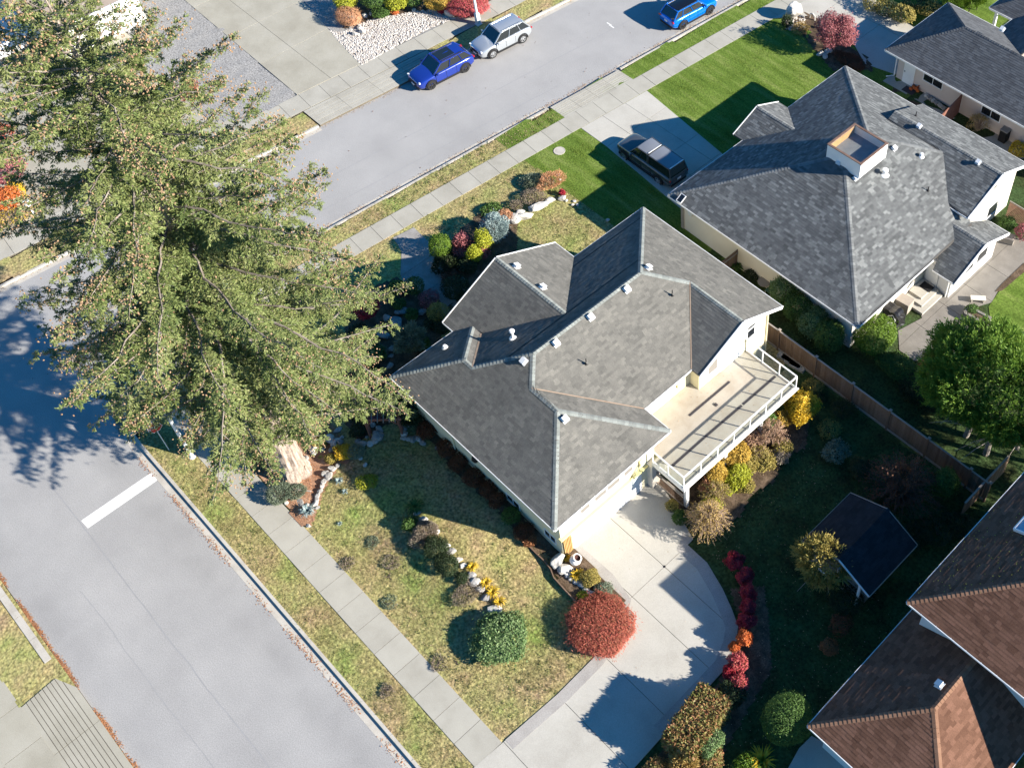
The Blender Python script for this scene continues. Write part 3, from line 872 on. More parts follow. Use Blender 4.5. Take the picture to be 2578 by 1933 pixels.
    MB().box((-35.62, 36.7, 1.4), (.25, 1.2, 2.8)).build('chimney_stack', MT['wood_grey'], h)
    MB().lathe((0, 0, 0), [(.001, 0), (.2, 0), (.2, .06), (.15, .1), (.001, .1)], 14).build('gas_meter', MT['pole'], h).matrix_basis = Matrix.Translation((-34.9, 36.1, 2.0)) @ Matrix.Rotation(PI / 2, 4, 'X')
    # skylight box
    sk = MB()
    x0, x1_, y0, y1_ = -29.58, -27.16, 42.38, 44.83
    zt = 6.98
    for (cx, cy, dx, dy) in (((x0 + x1_) / 2, y0, x1_ - x0 + .1, .1), ((x0 + x1_) / 2, y1_, x1_ - x0 + .1, .1), (x0, (y0 + y1_) / 2, .1, y1_ - y0 - .1), (x1_, (y0 + y1_) / 2, .1, y1_ - y0 - .1)):
        sk.box((cx, cy, zt - .55), (dx, dy, 1.1))
    kb = sk.build('skylight', MT['white'], h)
    f = MB()
    for (cx, cy, dx, dy) in (((x0 + x1_) / 2, y0, x1_ - x0 + .16, .14), ((x0 + x1_) / 2, y1_, x1_ - x0 + .16, .14), (x0, (y0 + y1_) / 2, .14, y1_ - y0 - .14), (x1_, (y0 + y1_) / 2, .14, y1_ - y0 - .14)):
        f.box((cx, cy, zt + .02), (dx, dy, .05))
    f.build('skylight_frame', M('bronze_frame', [(.12, .07, .05), (.2, .13, .10)], rough=.5), kb)
    MB().box(((x0 + x1_) / 2, (y0 + y1_) / 2, zt + .0), (x1_ - x0 - .1, y1_ - y0 - .1, .012)).build('skylight_glass', MT['glass'], kb)
    MB().box(((x0 + x1_) / 2, (y0 + y1_) / 2, zt - .58), (x1_ - x0 - .1, y1_ - y0 - .1, .02)).build('skylight_floor', M('shaft_interior', [(.17, .165, .17), (.23, .22, .225)], rough=.5), kb)
    MB().box((x0 + .07, (y0 + y1_) / 2, zt - .3), (.03, y1_ - y0 - .12, .52)).build('skylight_lining', M('wood_lining', [(.42, .22, .09), (.5, .28, .13)], scale=4), kb)
    # vents
    def onr(q, kind, c, z0=ze, s=S):
        dr = ray(q[0], q[1])
        lo, hi = -1, 9.0
        for _ in range(50):
            z = (lo + hi) / 2
            t = (z - CAM_H) / dr.z
            x, y = dr.x * t, dr.y * t
            zp = {'+x': z0 + s * (c - x), '-x': z0 + s * (x - c), '+y': z0 + s * (c - y), '-y': z0 + s * (y - c)}[kind]
            if z > zp: hi = z
            else: lo = z
        return Vector((x, y, z))
    nn = lambda x, y: (2000 + x * .18083, 280 + y * .18083)
    c3 = lambda x, y: (1678 + x * K, y * K)
    for q, k_, c in ((nn(1385, 525), '+x', a1), (nn(845, 940), '+x', a1), (nn(620, 720), '-y', b0)):
        roof_vent(dk, onr(q, k_, c), n[k_], 'white_dull', .26)
    pipe_vent(dk, onr(nn(1255, 890), '+x', a1), .09, .38, 'white')
    pipe_vent(dk, onr(nn(1765, 640), '+x', a1), .06, .2, 'white')
    for q in (nn(1740, 215), c3(1915, 1000)):
        roof_vent(dk, onr(q, '-y', we, zwe), n['-y'], 'white_dull', .26)
    for q in (nn(1860, 1110),):
        pipe_vent(dk, onr(q, '+x', a1), .03, .35, 'black', hood=False, name='plumbing_pipe')
    pipe_vent(dk, onr(nn(1690, 70), '+y', 2 * yr - we, zwe), .03, .35, 'black', hood=False, name='plumbing_pipe')
    # small solar light on the gutter corner
    o = MB().box((0, 0, 0), (.34, .5, .04)).build('solar_panel', MT['window'])
    o.matrix_basis = Matrix.Translation((a0 + .95, b0 + .2, ze + .22)) @ Matrix.Rotation(.5, 4, 'X')
    tag(o, 'small dark solar panel in a white frame at the roof corner above the pickup', 'solar panel')
    o2 = MB().box((0, .27, 0), (.4, .04, .06)).box((0, -.27, 0), (.4, .04, .06)).box((.19, 0, 0), (.04, .5, .06)).box((-.19, 0, 0), (.04, .5, .06)).build('panel_frame', MT['white'], None)
    o2.parent = o
    return h
neighbour()

def far_house():
    S, ze = .5, 2.75
    h = thing('pink_stucco_house', 'pinkish stucco house with dark hip roof and white side door, top right', 'house', (-27, 60, 0))
    R = Roof(h, MT['roof_far'], wid=(.2, .45))
    L_, T_ = (-35.68, 56.46, ze), (-35.68, 63.97, ze)
    zr = ze + S * 3.755
    R0, V_ = (-31.925, 60.215, zr), (-27.44, 60.215, zr)
    C0 = (-31.2, 63.97, ze)
    R.plane([L_, R0, T_])
    R.plane([L_, (-18, 56.46, ze), (-18, 60.215, zr), V_, R0])
    R.plane([T_, R0, V_, C0])
    R.plane([C0, V_, (-27.44, 70, zr), (-31.2, 70, ze)])
    K2 = (-33.2, 65.57, ze)
    R.plane([K2, (-31.0, 65.57, ze), (-28.5, 67.9, ze + S * 2.33), (-30.87, 67.9, ze + S * 2.33)])
    R.plane([K2, (-30.87, 67.9, ze + S * 2.33), (-30.87, 74, ze + S * 2.33), (-33.2, 74, ze)])
    dk = R.finish(limit=160, near=lambda p: p.y < 62)
    n = {k: nrm(k, S) for k in ('+x', '-x', '+y', '-y')}
    for a, b, k1, k2 in ((L_, R0, '-x', '-y'), (T_, R0, '-x', '+y'), (R0, V_, '-y', '+y')):
        caps(dk, a, b, n[k1], n[k2], MT['roof_far'])
    for a, b, o in ((L_, (-18, 56.46, ze), -NY), (L_, T_, -NX), (T_, C0, NY), (C0, (-31.2, 65.57, ze), -NX), (K2, (-31.2, 65.57, ze), -NY), (K2, (-33.2, 74, ze), -NX)):
        gutter(h, a, b, o)
    w = MB()
    w.prism([(-35.0, 57.4), (-18, 57.4), (-18, 63.3), (-35.0, 63.3)], -.1, ze + .2)
    w.build('wall', MT['far_wall'], h)
    d = MB().box((-33.95, 57.37, 1.15), (.95, .06, 2.05)).build('side_door', MT['white'], h)
    MB().lathe((-34.3, 57.31, 1.1), [(.001, -.04), (.04, -.02), (.04, .02), (.001, .04)], 8).build('door_handle', MT['black'], d)
    window(h, 'y', 57.4, -32.75, -31.2, 1.2, 1.95, -1, panes=2)
    window(h, 'y', 57.4, -27.85, -26.4, 1.15, 1.9, -1, panes=2)
    MB().tube([(-35.1, 57.3, ze - .1), (-35.1, 57.3, .3), (-35.5, 56.9, .2)], .05, 8).build('downspout', MT['white'], h)
    MB().box((-32.9, 66.3, 1.3), (.2, .2, 2.6)).build('carport_post', MT['pole'], h)
    o = at(2178 + 1850 * .18083, 660 * .18083, 3.6)
    roof_vent(dk, (o.x, o.y, 2.75 + S * (o.y - 56.46)), n['-y'], 'white_dull', .28)
    return h
far_house()

def brown_house():
    S = .5
    h = thing('brown_roof_house', 'two-level house with brown shingle roofs and white gutters, bottom right corner', 'house', (-4, 24, 0))
    R = Roof(h, MT['roof_brown'], wid=(.22, .42), expo=.16)
    z1, z2 = 2.9, 5.5
    L2 = (-8.92, 16.63, z1)
    R2 = (-5.2, 20.35, z1 + S * 3.72)
    R.plane([L2, R2, (-5.2, 25.5, R2[2]), (-8.92, 25.5, z1)])
    R.plane([L2, (-1.48, 16.63, z1), R2])
    R.plane([(-1.48, 16.63, z1), (-1.48, 25.5, z1), (-5.2, 25.5, R2[2]), R2])
    L3 = (-8.85, 23.07, z2)
    R3 = (-2.85, 29.07, z2 + S * 6)
    R.plane([L3, R3, (-2.85, 34, R3[2]), (-8.85, 34, z2)])
    R.plane([L3, (3.15, 23.07, z2), R3])
    R.plane([(3.15, 23.07, z2), (3.15, 34, z2), (-2.85, 34, R3[2]), R3])
    dk = R.finish(near=lambda p: p.y < 26)
    n = {k: nrm(k, S) for k in ('+x', '-x', '+y', '-y')}
    cm = M('ridge_cap_brown', [(.17, .09, .055), (.24, .135, .085)], scale=1.2, rough=.95, island=.7, fine=.15)
    for a, b, k1, k2 in ((L2, R2, '-x', '-y'), (R2, (-5.2, 24, R2[2]), '-x', '+x'), ((-1.48, 16.63, z1), R2, '+x', '-y'), (L3, R3, '-x', '-y'), (R3, (-2.85, 34, R3[2]), '-x', '+x')):
        caps(dk, a, b, n[k1], n[k2], cm)
    for a, b, o in ((L2, (-8.92, 24.2, z1), -NX), (L2, (-1.48, 16.63, z1), -NY), ((-1.48, 16.63, z1), (-1.48, 23.5, z1), NX), (L3, (-8.85, 34, z2), -NX), (L3, (3.15, 23.07, z2), -NY)):
        gutter(h, a, b, o)
    w = MB()
    w.prism([(-8.3, 17.25), (-2.1, 17.25), (-2.1, 23.6), (-8.3, 23.6)], -.1, z1 + .2)
    w.prism([(-8.2, 23.65), (2.6, 23.65), (2.6, 33.5), (-8.2, 33.5)], -.1, z2 + .2)
    w.build('wall', MT['br_wall'], h)
    q = at(1678 + 1675 * K, 1253 + 1158 * K, 4.4)
    roof_vent(dk, (q.x, q.y, z1 + S * (q.x + 8.92)), n['-x'], 'white_dull', .3)
    # skylight on the upper dark slope
    a = at(2540, 1300, 6.2)
    sk = MB()
    zc = z2 + S * (a.x + 8.85)
    ang = math.atan(S)
    M4 = Matrix.Translation((-6.75, 29.55, z2 + S * 2.1)) @ Matrix.Rotation(-ang, 4, 'Y')
    for c, d in (((0, .62, .08), (1.3, .08, .16)), ((0, -.62, .08), (1.3, .08, .16)), ((.62, 0, .08), (.08, 1.16, .16)), ((-.62, 0, .08), (.08, 1.16, .16))):
        sk.box(c, d, mat=M4)
    s_ = sk.build('skylight', MT['white'], dk)
    MB().box((0, 0, .1), (1.16, 1.16, .02), mat=M4).build('skylight_pane', M('sky_blue_dome', [(.16, .3, .42)], rough=.08, spec=.9), s_)
    return h
brown_house()

def shed():
    h = thing('garden_shed', 'small garden shed with dark shingle gable roof in the shaded back yard', 'shed', (-13, 25.5, 0))
    R = Roof(h, MT['roof_shed'], wid=(.25, .45), expo=.16)
    xa, xb, ya, yb, ze, zr = -15.15, -10.95, 23.65, 27.4, 2.2, 3.25
    xm = -12.95
    R.plane([(xa, ya, ze), (xm, ya, zr), (xm, yb, zr), (xa, yb, ze)])
    R.plane([(xb, ya, ze), (xb, yb, ze), (xm, yb, zr), (xm, ya, zr)])
    dk = R.finish(limit=120)
    S = (zr - ze) / (xm - xa)
    caps(dk, (xm, ya, zr), (xm, yb, zr), nrm('-x', S), nrm('+x', S), MT['roof_shed'])
    for y in (ya - .03, yb + .03):
        fascia(h, (xa, y, ze), (xm, y, zr), 'wood_grey', .04, .14); fascia(h, (xm, y, zr), (xb, y, ze), 'white_dull' if y < 25 else 'wood_grey', .04, .12)
    for x in (xa - .02, xb + .02): fascia(h, (x, ya, ze), (x, yb, ze), 'wood_grey', .03, .12)
    MB().prism([(xa + .4, ya + .45), (xb - .4, ya + .45), (xb - .4, yb - .3), (xa + .4, yb - .3)], 0, ze).build('wall', MT['wood_grey'], h)
    for x in (-12.9, -11.6):
        MB().box((x, ya + .12, 1.1), (.12, .12, 2.2)).build('porch_post', MT['white'], h)
    MB().box((-13.2, ya + .05, .75), (1.6, .06, .06)).build('porch_rail', MT['white'], h)
shed()

# ------------------------------------------------------------------ ground, roads, kerbs, walks
def sheet(name, poly, z, m, cell=None, zf=None, kind='structure', parent=None):
    """a flat polygon, or a relief grid clipped to it"""
    if cell is None:
        me = bpy.data.meshes.new(name)
        P = ccw(poly)
        me.from_pydata([(p[0], p[1], z) for p in P], [], [tuple(range(len(P)))])
        me.update()
        o = link(name, me, m, parent)
    else:
        xs = [p[0] for p in poly]; ys = [p[1] for p in poly]
        nx, ny = int((max(xs) - min(xs)) / cell) + 2, int((max(ys) - min(ys)) / cell) + 2
        X, Y = np.meshgrid(min(xs) + np.arange(nx) * cell, min(ys) + np.arange(ny) * cell, indexing='ij')
        Z = zf(X, Y)
        I = (np.arange(nx - 1)[:, None] * ny + np.arange(ny - 1)[None]).ravel()
        F = np.stack([I, I + ny, I + ny + 1, I + 1], 1)
        cx, cy = X.ravel()[I] + cell / 2, Y.ravel()[I] + cell / 2
        F = F[inside(poly, cx, cy)]
        V = np.stack([X, Y, Z], -1).reshape(-1, 3)
        me = np_mesh(name, V, F, smooth=True)
        o = link(name, me, m, parent)
    if kind: o['kind'] = kind
    return o
def wob(X, Y, s, seed):
    r = np.random.default_rng(seed)
    t = np.zeros_like(X)
    for k in range(7):
        a = r.uniform(0, 2 * PI); f = s * r.uniform(.5, 2.2); p = r.uniform(0, 2 * PI)
        t = t + np.sin((X * math.cos(a) + Y * math.sin(a)) * f + p)
    return t / 3.5
def sstep(x): x = np.clip(x, 0, 1); return x * x * (3 - 2 * x)
G0 = .115
def lawn_z(X, Y):
    X, Y = np.asarray(X, float), np.asarray(Y, float)
    rise = sstep((Y - 8.2) / 4.2) * sstep((X + 38.5) / 3) * sstep((-23.6 - X) / 4.5) * (Y < 15.8)
    return G0 + .42 * rise + .012 * wob(X, Y, 2.2, 3)
def gz(x, y): return float(lawn_z(np.array([x]), np.array([y]))[0])
RS = .077                                          # the upper street runs slightly off the house grid
def sx(u, y): return u + RS * y
S_KERB, S_WALK0, S_WALK1 = -53.4, -51.72, -50.2
N_EDGE, N_KERB, N_WALK0, N_WALK1 = -62.35, -62.85, -64.45, -66.25
KY, WYE = 3.79, -5.08                              # kerb line of the lower street, its far edge

sheet('ground', [(-260, -260), (260, -260), (260, 260), (-260, 260)], -.06, MT['soil'])
# road surface: upper street strip plus the lower street with rounded corner
def fillet(r, n=14):
    """from the lower street kerb round to the upper street kerb"""
    cy = KY + r
    th = math.atan(RS)
    # centre so that the circle touches x = S_KERB + RS*y
    cx = sx(S_KERB, cy) + r / math.cos(th)
    return [(cx - r * math.sin(t), cy - r * math.cos(t)) for t in np.linspace(0, PI / 2 + th, n)], (cx, cy)
FR = 7.0
arc, AC = fillet(FR)
road = [(sx(N_EDGE, -40), -40), (sx(S_KERB, -40), -40), (sx(S_KERB, WYE - 3), WYE - 3), (sx(S_KERB, WYE) + 3, WYE), (70, WYE), (70, KY)] + [(x, y) for x, y in arc] + [(sx(S_KERB, 110), 110), (sx(N_EDGE, 110), 110)]
sheet('road', road, 0.0, MT['asphalt'])
# worn seams and patches in the asphalt
def ribbon(pts, w, z):
    m = MB()
    L, R_ = [], []
    for i, p in enumerate(pts):
        a, b = Vector(pts[max(i - 1, 0)]), Vector(pts[min(i + 1, len(pts) - 1)])
        d = (b - a).normalized()
        q = Vector((-d.y, d.x))
        L.append((p[0] + q.x * w / 2, p[1] + q.y * w / 2, z)); R_.append((p[0] - q.x * w / 2, p[1] - q.y * w / 2, z))
    m.add(L + R_, [(i, i + 1, len(pts) + i + 1, len(pts) + i) for i in range(len(pts) - 1)])
    return m
def wander(a, b, n, amp):
    a, b = Vector(a), Vector(b)
    d = (b - a); q = Vector((-d.y, d.x)).normalized()
    o, k = [], 0
    for i in range(n + 1):
        k = k * .7 + random.gauss(0, amp)
        o.append(tuple(a + d * i / n + q * k))
    return o
seam = MB()
for a, b, w in (((-48, -.75), (-15, -.85), .045), ((-40, -2.6), (-24, -2.55), .03), ((sx(-57.6, 14), 14), (sx(-57.3, 60), 60), .05), ((sx(-55.2, 16), 16), (sx(-54.9, 40), 40), .05), ((-60.5, -4), (-60.1, 12), .04)):
    r = ribbon(wander(a, b, 60, .015), w, .004)
    seam.add(r.v, r.f)
o = seam.build('tar_seam', MT['tar']); o['kind'] = 'structure'
# gutters: pale concrete strip along the kerbs
def kerb_run(pts, name, zt=.13, w=.16, gw=.42, inner=1):
    """kerb stones and gutter pan along a polyline; inner=+1 keeps the road on the right of travel"""
    g = MB(); 
    n = len(pts)
    off = []
    for i in range(n):
        a, b = Vector(pts[max(i - 1, 0)]), Vector(pts[min(i + 1, n - 1)])
        d = (b - a).normalized()
        off.append(Vector((d.y, -d.x)) * inner)
    P = [Vector(p) for p in pts]
    def strip(d0, d1, z):
        return [(p.x + o_.x * d0, p.y + o_.y * d0, z) for p, o_ in zip(P, off)], [(p.x + o_.x * d1, p.y + o_.y * d1, z) for p, o_ in zip(P, off)]
    a, b = strip(0, gw, .006)
    g.add(a + b, [(i, i + 1, n + i + 1, n + i) for i in range(n - 1)])
    o = g.build(name + '_gutter', MT['kerb']); o['kind'] = 'structure'
    par = bpy.data.objects.new(name, None); COL.objects.link(par); par['kind'] = 'structure'
    # stones
    acc, seg = [], []
    tot = 0
    pts2 = [P[0]]
    for i in range(n - 1):
        d = P[i + 1] - P[i]
        k = max(1, round(d.length / 1.6))
        for j in range(1, k + 1): pts2.append(P[i] + d * j / k)
    for i in range(len(pts2) - 1):
        p, q = pts2[i], pts2[i + 1]
        d = (q - p).normalized()
        nn_ = Vector((d.y, -d.x)) * inner
        e = d * .006
        m = MB()
        m.prism([tuple(p + e), tuple(q - e), tuple(q - e - nn_ * w), tuple(p + e - nn_ * w)], -.05, zt + random.uniform(-.004, .004))
        m.build('kerb_stone', MT['kerb'], par)
arc2 = [(x, y) for x, y in arc]
kerb_run([(30, KY), (-10, KY), arc2[0]] + arc2[1:] + [(sx(S_KERB, 37.8), 37.8)], 'kerb', inner=-1)
kerb_run([(sx(S_KERB, 44.3), 44.3), (sx(S_KERB, 58), 58), (sx(S_KERB, 80), 80)], 'kerb_line', inner=-1)
kerb_run([(sx(N_EDGE, 90), 90), (sx(N_EDGE, 36), 36)], 'far_kerb', inner=-1, gw=.4)
kerb_run([(sx(N_EDGE, 25.6), 25.6), (sx(N_EDGE, -30), -30)], 'far_kerb_line', inner=-1, gw=.4)

# lawns
main_poly = [(x, y) for x, y in arc] + [(sx(S_KERB, 37.9), 37.9), (-20, 34), (-8, 33), (20, 33), (60, 12), (60, KY)]
sheet('lawn', [(sx(-53.2, 11), 11), (sx(-53.2, 33.4), 33.4), (-24, 33.4), (-24, 16), (-17, 16), (-17, 3.95), (-45.5, 3.95), (-48.2, 4.6), (-50.6, 6.6), (-52.0, 9)], G0, MT['moss_lawn'], .3, lawn_z)
sheet('neighbour_lawn', [(sx(-53.2, 33.2), 33.2), (sx(-53.2, 80), 80), (-36, 80), (-30, 60), (-30, 33.2)], G0 + .004, MT['lush'], .5, lambda X, Y: G0 + .010 + .008 * wob(X, Y, 2, 5))
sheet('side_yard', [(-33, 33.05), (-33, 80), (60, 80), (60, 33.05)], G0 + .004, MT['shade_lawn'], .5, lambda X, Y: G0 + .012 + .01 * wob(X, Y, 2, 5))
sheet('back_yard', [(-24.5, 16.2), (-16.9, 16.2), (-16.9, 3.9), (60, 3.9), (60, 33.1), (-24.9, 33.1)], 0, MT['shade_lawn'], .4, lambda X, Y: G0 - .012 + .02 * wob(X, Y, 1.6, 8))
# beds and verges
def bed(name, pts, m='soil', z=G0 + .03, amp=.02, cell=.15):
    return sheet(name, pts, z, MT[m], cell, lambda X, Y: np.maximum(lawn_z(X, Y), z - .02) + .02 + amp * wob(X, Y, 5, 11))
tree_bed = [tuple(wt(*q)[:2]) for q in ((-60, 750), (60, 880), (150, 970), (400, 1230), (560, 1480), (640, 1560), (800, 1560), (860, 1420), (930, 1200), (1000, 1020), (1160, 800), (1230, 700), (1380, 640), (1240, 250), (1180, 100), (700, -80), (200, -100), (-100, 300))]
bed('tree_bed', tree_bed, 'needle_soil', G0 + .05)
bed('shade_bed', [tuple(p[:2]) for p in (v5(500, 480), v5(540, 560), v5(640, 570), v5(830, 640), v5(830, 800), v5(450, 1110), v5(640, 1290), v5(260, 1500), v5(100, 1280), v5(60, 1100), v5(180, 900), v5(150, 700), v5(300, 560))], 'soil', G0 + .02)
bed('wall_bed', [tuple(p[:2]) for p in (w4(330, 430), w4(380, 620), w4(520, 800), w4(620, 950), w4(760, 1080), w4(1000, 1290), w4(1200, 1540), w4(1320, 1640), w4(1500, 1640), w4(1560, 1600), (-25, 15.6), (-35.6, 15.6))], 'soil', G0 + .05)
bed('rock_bed', [tuple(p[:2]) for p in (v8(1420, 330), v8(1450, 470), v8(1540, 580), v8(1600, 660), v8(1700, 700), v8(1890, 680), v8(1890, 640), v8(1765, 515), v8(1600, 322), v8(1500, 300))], 'soil', G0 + .10)
bed('deck_bed', [(-23.3, 21.95), (-21.0, 21.3), (-19.8, 21.2), (-19.3, 22.2), (-19.0, 23.4), (-19.5, 24.8), (-19.1, 26.2), (-19.7, 27.5), (-19.3, 29), (-20.2, 30.4), (-21.4, 31)], 'soil', G0 + .05)
bed('hedge_bed', [(-16.6, 20.0), (-15.2, 19.2), (-13.9, 17.2), (-13.5, 12), (-12.5, 8), (-11, 8), (-11.4, 14), (-12.4, 18.5), (-15.5, 21.4)], 'soil', G0 + .04)
bed('front_bed', [tuple(p[:2]) for p in (v5(820, 330), v5(880, 190), v5(1000, 90), v5(1120, 60), v5(1230, 130), v5(1220, 330), v5(1000, 560), v5(860, 640), v5(740, 370))], 'soil', G0 + .03)
bed('maple_bed', [tuple(p[:2]) for p in (wm(420, 420), wm(500, 250), wm(700, 180), wm(960, 280), wm(1300, 640), wm(1620, 820), wm(1650, 1010), wm(1300, 920), wm(1100, 1000), wm(860, 740), wm(620, 440))], 'soil', G0 + .03)

# ------------------------------------------------------------------ slabs
MT['drive_old'] = M('old_driveway_concrete', [(.27, .25, .20), (.325, .305, .25), (.365, .345, .29)], scale=.5, fine=.1, fscale=24, island=.25)
def slabs(name, poly, xs, ys, z0, z1, m, gap=.012, rot=None, label=None):
    """cut a paved area along x = const and y = const joints; every slab an object under the paving"""
    par = bpy.data.objects.new(name, None); COL.objects.link(par); par['kind'] = 'structure'
    xs = [-1e3] + sorted(xs) + [1e3]; ys = [-1e3] + sorted(ys) + [1e3]
    for i in range(len(xs) - 1):
        cx = clip(clip(poly, 1, 0, xs[i + 1] - gap), -1, 0, -xs[i] - gap)
        if len(cx) < 3: continue
        for j in range(len(ys) - 1):
            c = clip(clip(cx, 0, 1, ys[j + 1] - gap), 0, -1, -ys[j] - gap)
            if len(c) < 3 or area(c) < .03: continue
            MB().prism(c, z0, z1 + random.uniform(-.002, .002)).build('slab', m, par)
    o = sheet(name + '_joint', poly, z1 - .02, MT['joint'], kind=None, parent=par)
    return par
def path_slabs(name, pts, w, z0, z1, m, gap=.012):
    par = bpy.data.objects.new(name, None); COL.objects.link(par); par['kind'] = 'structure'
    P = [Vector(p) for p in pts]
    O = []
    for i in range(len(P)):
        d = (P[min(i + 1, len(P) - 1)] - P[max(i - 1, 0)]).normalized()
        O.append(Vector((-d.y, d.x)) * w / 2)
    jm = MB()
    for i in range(len(P) - 1):
        d = (P[i + 1] - P[i]).normalized() * gap
        MB().prism([tuple(P[i] - O[i] + d), tuple(P[i + 1] - O[i + 1] - d), tuple(P[i + 1] + O[i + 1] - d), tuple(P[i] + O[i] + d)], z0, z1 + random.uniform(-.003, .003)).build('slab', m, par)
        jm.prism([tuple(P[i] - O[i]), tuple(P[i + 1] - O[i + 1]), tuple(P[i + 1] + O[i + 1]), tuple(P[i] + O[i])], z0 - .02, z1 - .02)
    jm.build('joint_fill', MT['joint'], par)
    return par
WZ = .145
# lower sidewalk, round the corner, up along the upper street
cw = (S_WALK0 + S_WALK1) / 2
pts = [(-18.98 - 1.53 * i, 6.43) for i in range(18)]
yc = 6.43 + 5.0
xc = sx(cw, yc) + 5.0
x_last = pts[-1][0]
pts = [p for p in pts if p[0] > xc + .6]
pts += [(xc - 5.0 * math.sin(t), yc - 5.0 * math.cos(t)) for t in np.linspace(0, PI / 2 + math.atan(RS), 6)]
y = pts[-1][1]
while y < 44.0:
    y += 1.5
    pts.append((sx(cw, y), y))
path_slabs('sidewalk', pts, 1.56, .0, WZ, MT['walk'])
y0s = y
pts = [(sx(cw, y0s + .01 + 1.52 * i), y0s + .01 + 1.52 * i) for i in range(22)]
path_slabs('sidewalk_beyond', pts, 1.56, .0, WZ, MT['walk'])
pts = [(sx((N_WALK0 + N_WALK1) / 2, 60 - 1.6 * i), 60 - 1.6 * i) for i in range(50)]
path_slabs('far_sidewalk', pts, 1.75, .0, WZ - .012, MT['walk'])
# driveway crossings with tooled grooves
def crossing(name, u0, u1, ya, yb, n):
    par = bpy.data.objects.new(name, None); COL.objects.link(par); par['kind'] = 'structure'
    wd_ = (u1 - u0) / n
    for i in range(n):
        a, b = u0 + wd_ * i + .012, u0 + wd_ * (i + 1) - .012
        z = .132 + .006 * (i % 2)
        for k in range(4):
            y0_, y1_ = ya + (yb - ya) * k / 4 + .008, ya + (yb - ya) * (k + 1) / 4 - .008
            MB().prism([(sx(a, y0_), y0_), (sx(b, y0_), y0_), (sx(b, y1_), y1_), (sx(a, y1_), y1_)], -.03, z).build('slab', MT['walk'], par)
    MB().prism([(sx(u0, ya), ya), (sx(u1, ya), ya), (sx(u1, yb), yb), (sx(u0, yb), yb)], -.05, .126).build('joint_fill', MT['joint'], par)
crossing('driveway_crossing', -53.3, S_WALK0 - .02, 37.95, 44.1, 8)
crossing('far_driveway_crossing', N_WALK0 + .03, N_EDGE, 25.7, 35.9, 8)
# main driveway
dedge = [tuple(v9(*q)[:2]) for q in ((130, 290), (250, 400), (345, 560), (400, 680), (440, 790), (425, 900), (370, 1040), (240, 1180))]
drive = [(-23.9, 21.9), (-22.6, 21.7), (-19.88, 20.75)] + dedge + [(-13.9, 12.6), (-13.75, 9), (-13.2, 6), (-12.6, KY + .3), (-19.1, KY + .3), (-18.95, 7.3), (-18.82, 10.5), (-18.9, 12.9), (-19.3, 14.5), (-20.1, 15.75), (-21.4, 15.95), (-23.9, 15.9)]
slabs('driveway', drive, [-19.84], [7.28, 10.45, 13.28, 16.35, 18.62], 0, .15, MT['drive'])
# tinted stamped border along the edges
def border(name, outer, w, z, m):
    P = [Vector(p[:2]) for p in outer]
    n = len(P)
    O = []
    for i in range(n):
        d = (P[min(i + 1, n - 1)] - P[max(i - 1, 0)]).normalized()
        O.append(Vector((-d.y, d.x)))
    g = MB()
    for i in range(n - 1):
        g.prism([tuple(P[i]), tuple(P[i + 1]), tuple(P[i + 1] + O[i + 1] * w), tuple(P[i] + O[i] * w)], z - .01, z)
    o = g.build(name, m)
    o['kind'] = 'structure'
    return o
border('driveway_border', [(-19.88, 20.73)] + dedge + [(-13.9, 12.6)], -.62, .157, MT['drive_edge'])
border('driveway_border', [(-18.96, 7.4), (-18.83, 10.5), (-18.91, 12.9), (-19.31, 14.5), (-20.1, 15.74), (-21.4, 15.94), (-23.85, 15.89)], -.58, .157, MT['drive_edge'])
sheet('driveway_drain', [(p.x + .07 * math.cos(t), p.y + .07 * math.sin(t)) for p in [Vector((-19.84, 18.62))] for t in np.linspace(0, 2 * PI, 10)[:-1]], .162, MT['black'])
# neighbour's driveway, far driveway, top right driveway
slabs('neighbour_driveway', [(sx(S_WALK1 + .06, 38), 38.0), (sx(S_WALK1 + .06, 44), 43.9), (-44.5, 43.62), (-36.3, 42.6), (-36.3, 37.2), (-44.6, 37.95)], [-44.55, -41.0, -38.6], [39.9, 41.9], 0, .15, MT['drive'])
slabs('far_driveway', [(-85, 26.8), (sx(N_WALK1, 26.4), 26.4), (sx(N_WALK1, 31.5), 31.5), (-73.7, 33.0), (-85, 34.4)], [-78.5, -73.4, -69.0], [29.1], 0, .15, MT['drive_old'])
slabs('side_driveway', [(sx(S_WALK1, 56.4), 56.4), (sx(S_WALK1, 64), 64), (-40, 63.4), (-35.3, 62.5), (-35.2, 57.6), (-37.5, 57.0), (-40.6, 58.9), (-44.0, 58.7)], [-43.6, -39.6], [61.3], 0, .15, MT['drive'])
slabs('back_patio', [tuple(w3(*q)[:2]) for q in ((1100, 430), (1230, 770), (1000, 890), (1010, 1080), (1150, 1180), (1600, 1150), (1840, 900), (1660, 690), (1900, 620), (1960, 510), (2260, 230), (2400, 0), (1900, 0))], [-19.9, -17.9, -16.0], [40.2, 42.5, 44.7, 47], 0, .15, MT['patio'])
slabs('lower_right_pad', [tuple(wq(*q)[:2]) for q in ((1960, 760), (1820, 900), (1700, 1119), (1650, 1300), (2600, 1300), (2212, 900))] , [], [], 0, .16, MT['drive'])
# front walk
ew = [tuple(v5(*q)[:2]) for q in ((462, 243), (590, 178), (700, 285), (745, 380), (790, 470), (850, 600), (900, 700), (820, 760), (730, 640), (640, 575), (540, 540), (508, 470), (515, 330), (490, 280))]
slabs('front_walk', ew, [-45.2, -43.1], [], 0, .14, M('aggregate_walk', [(.22, .205, .19), (.30, .285, .27)], scale=2, bump=.4, bscale=50, fine=.3, fscale=45))
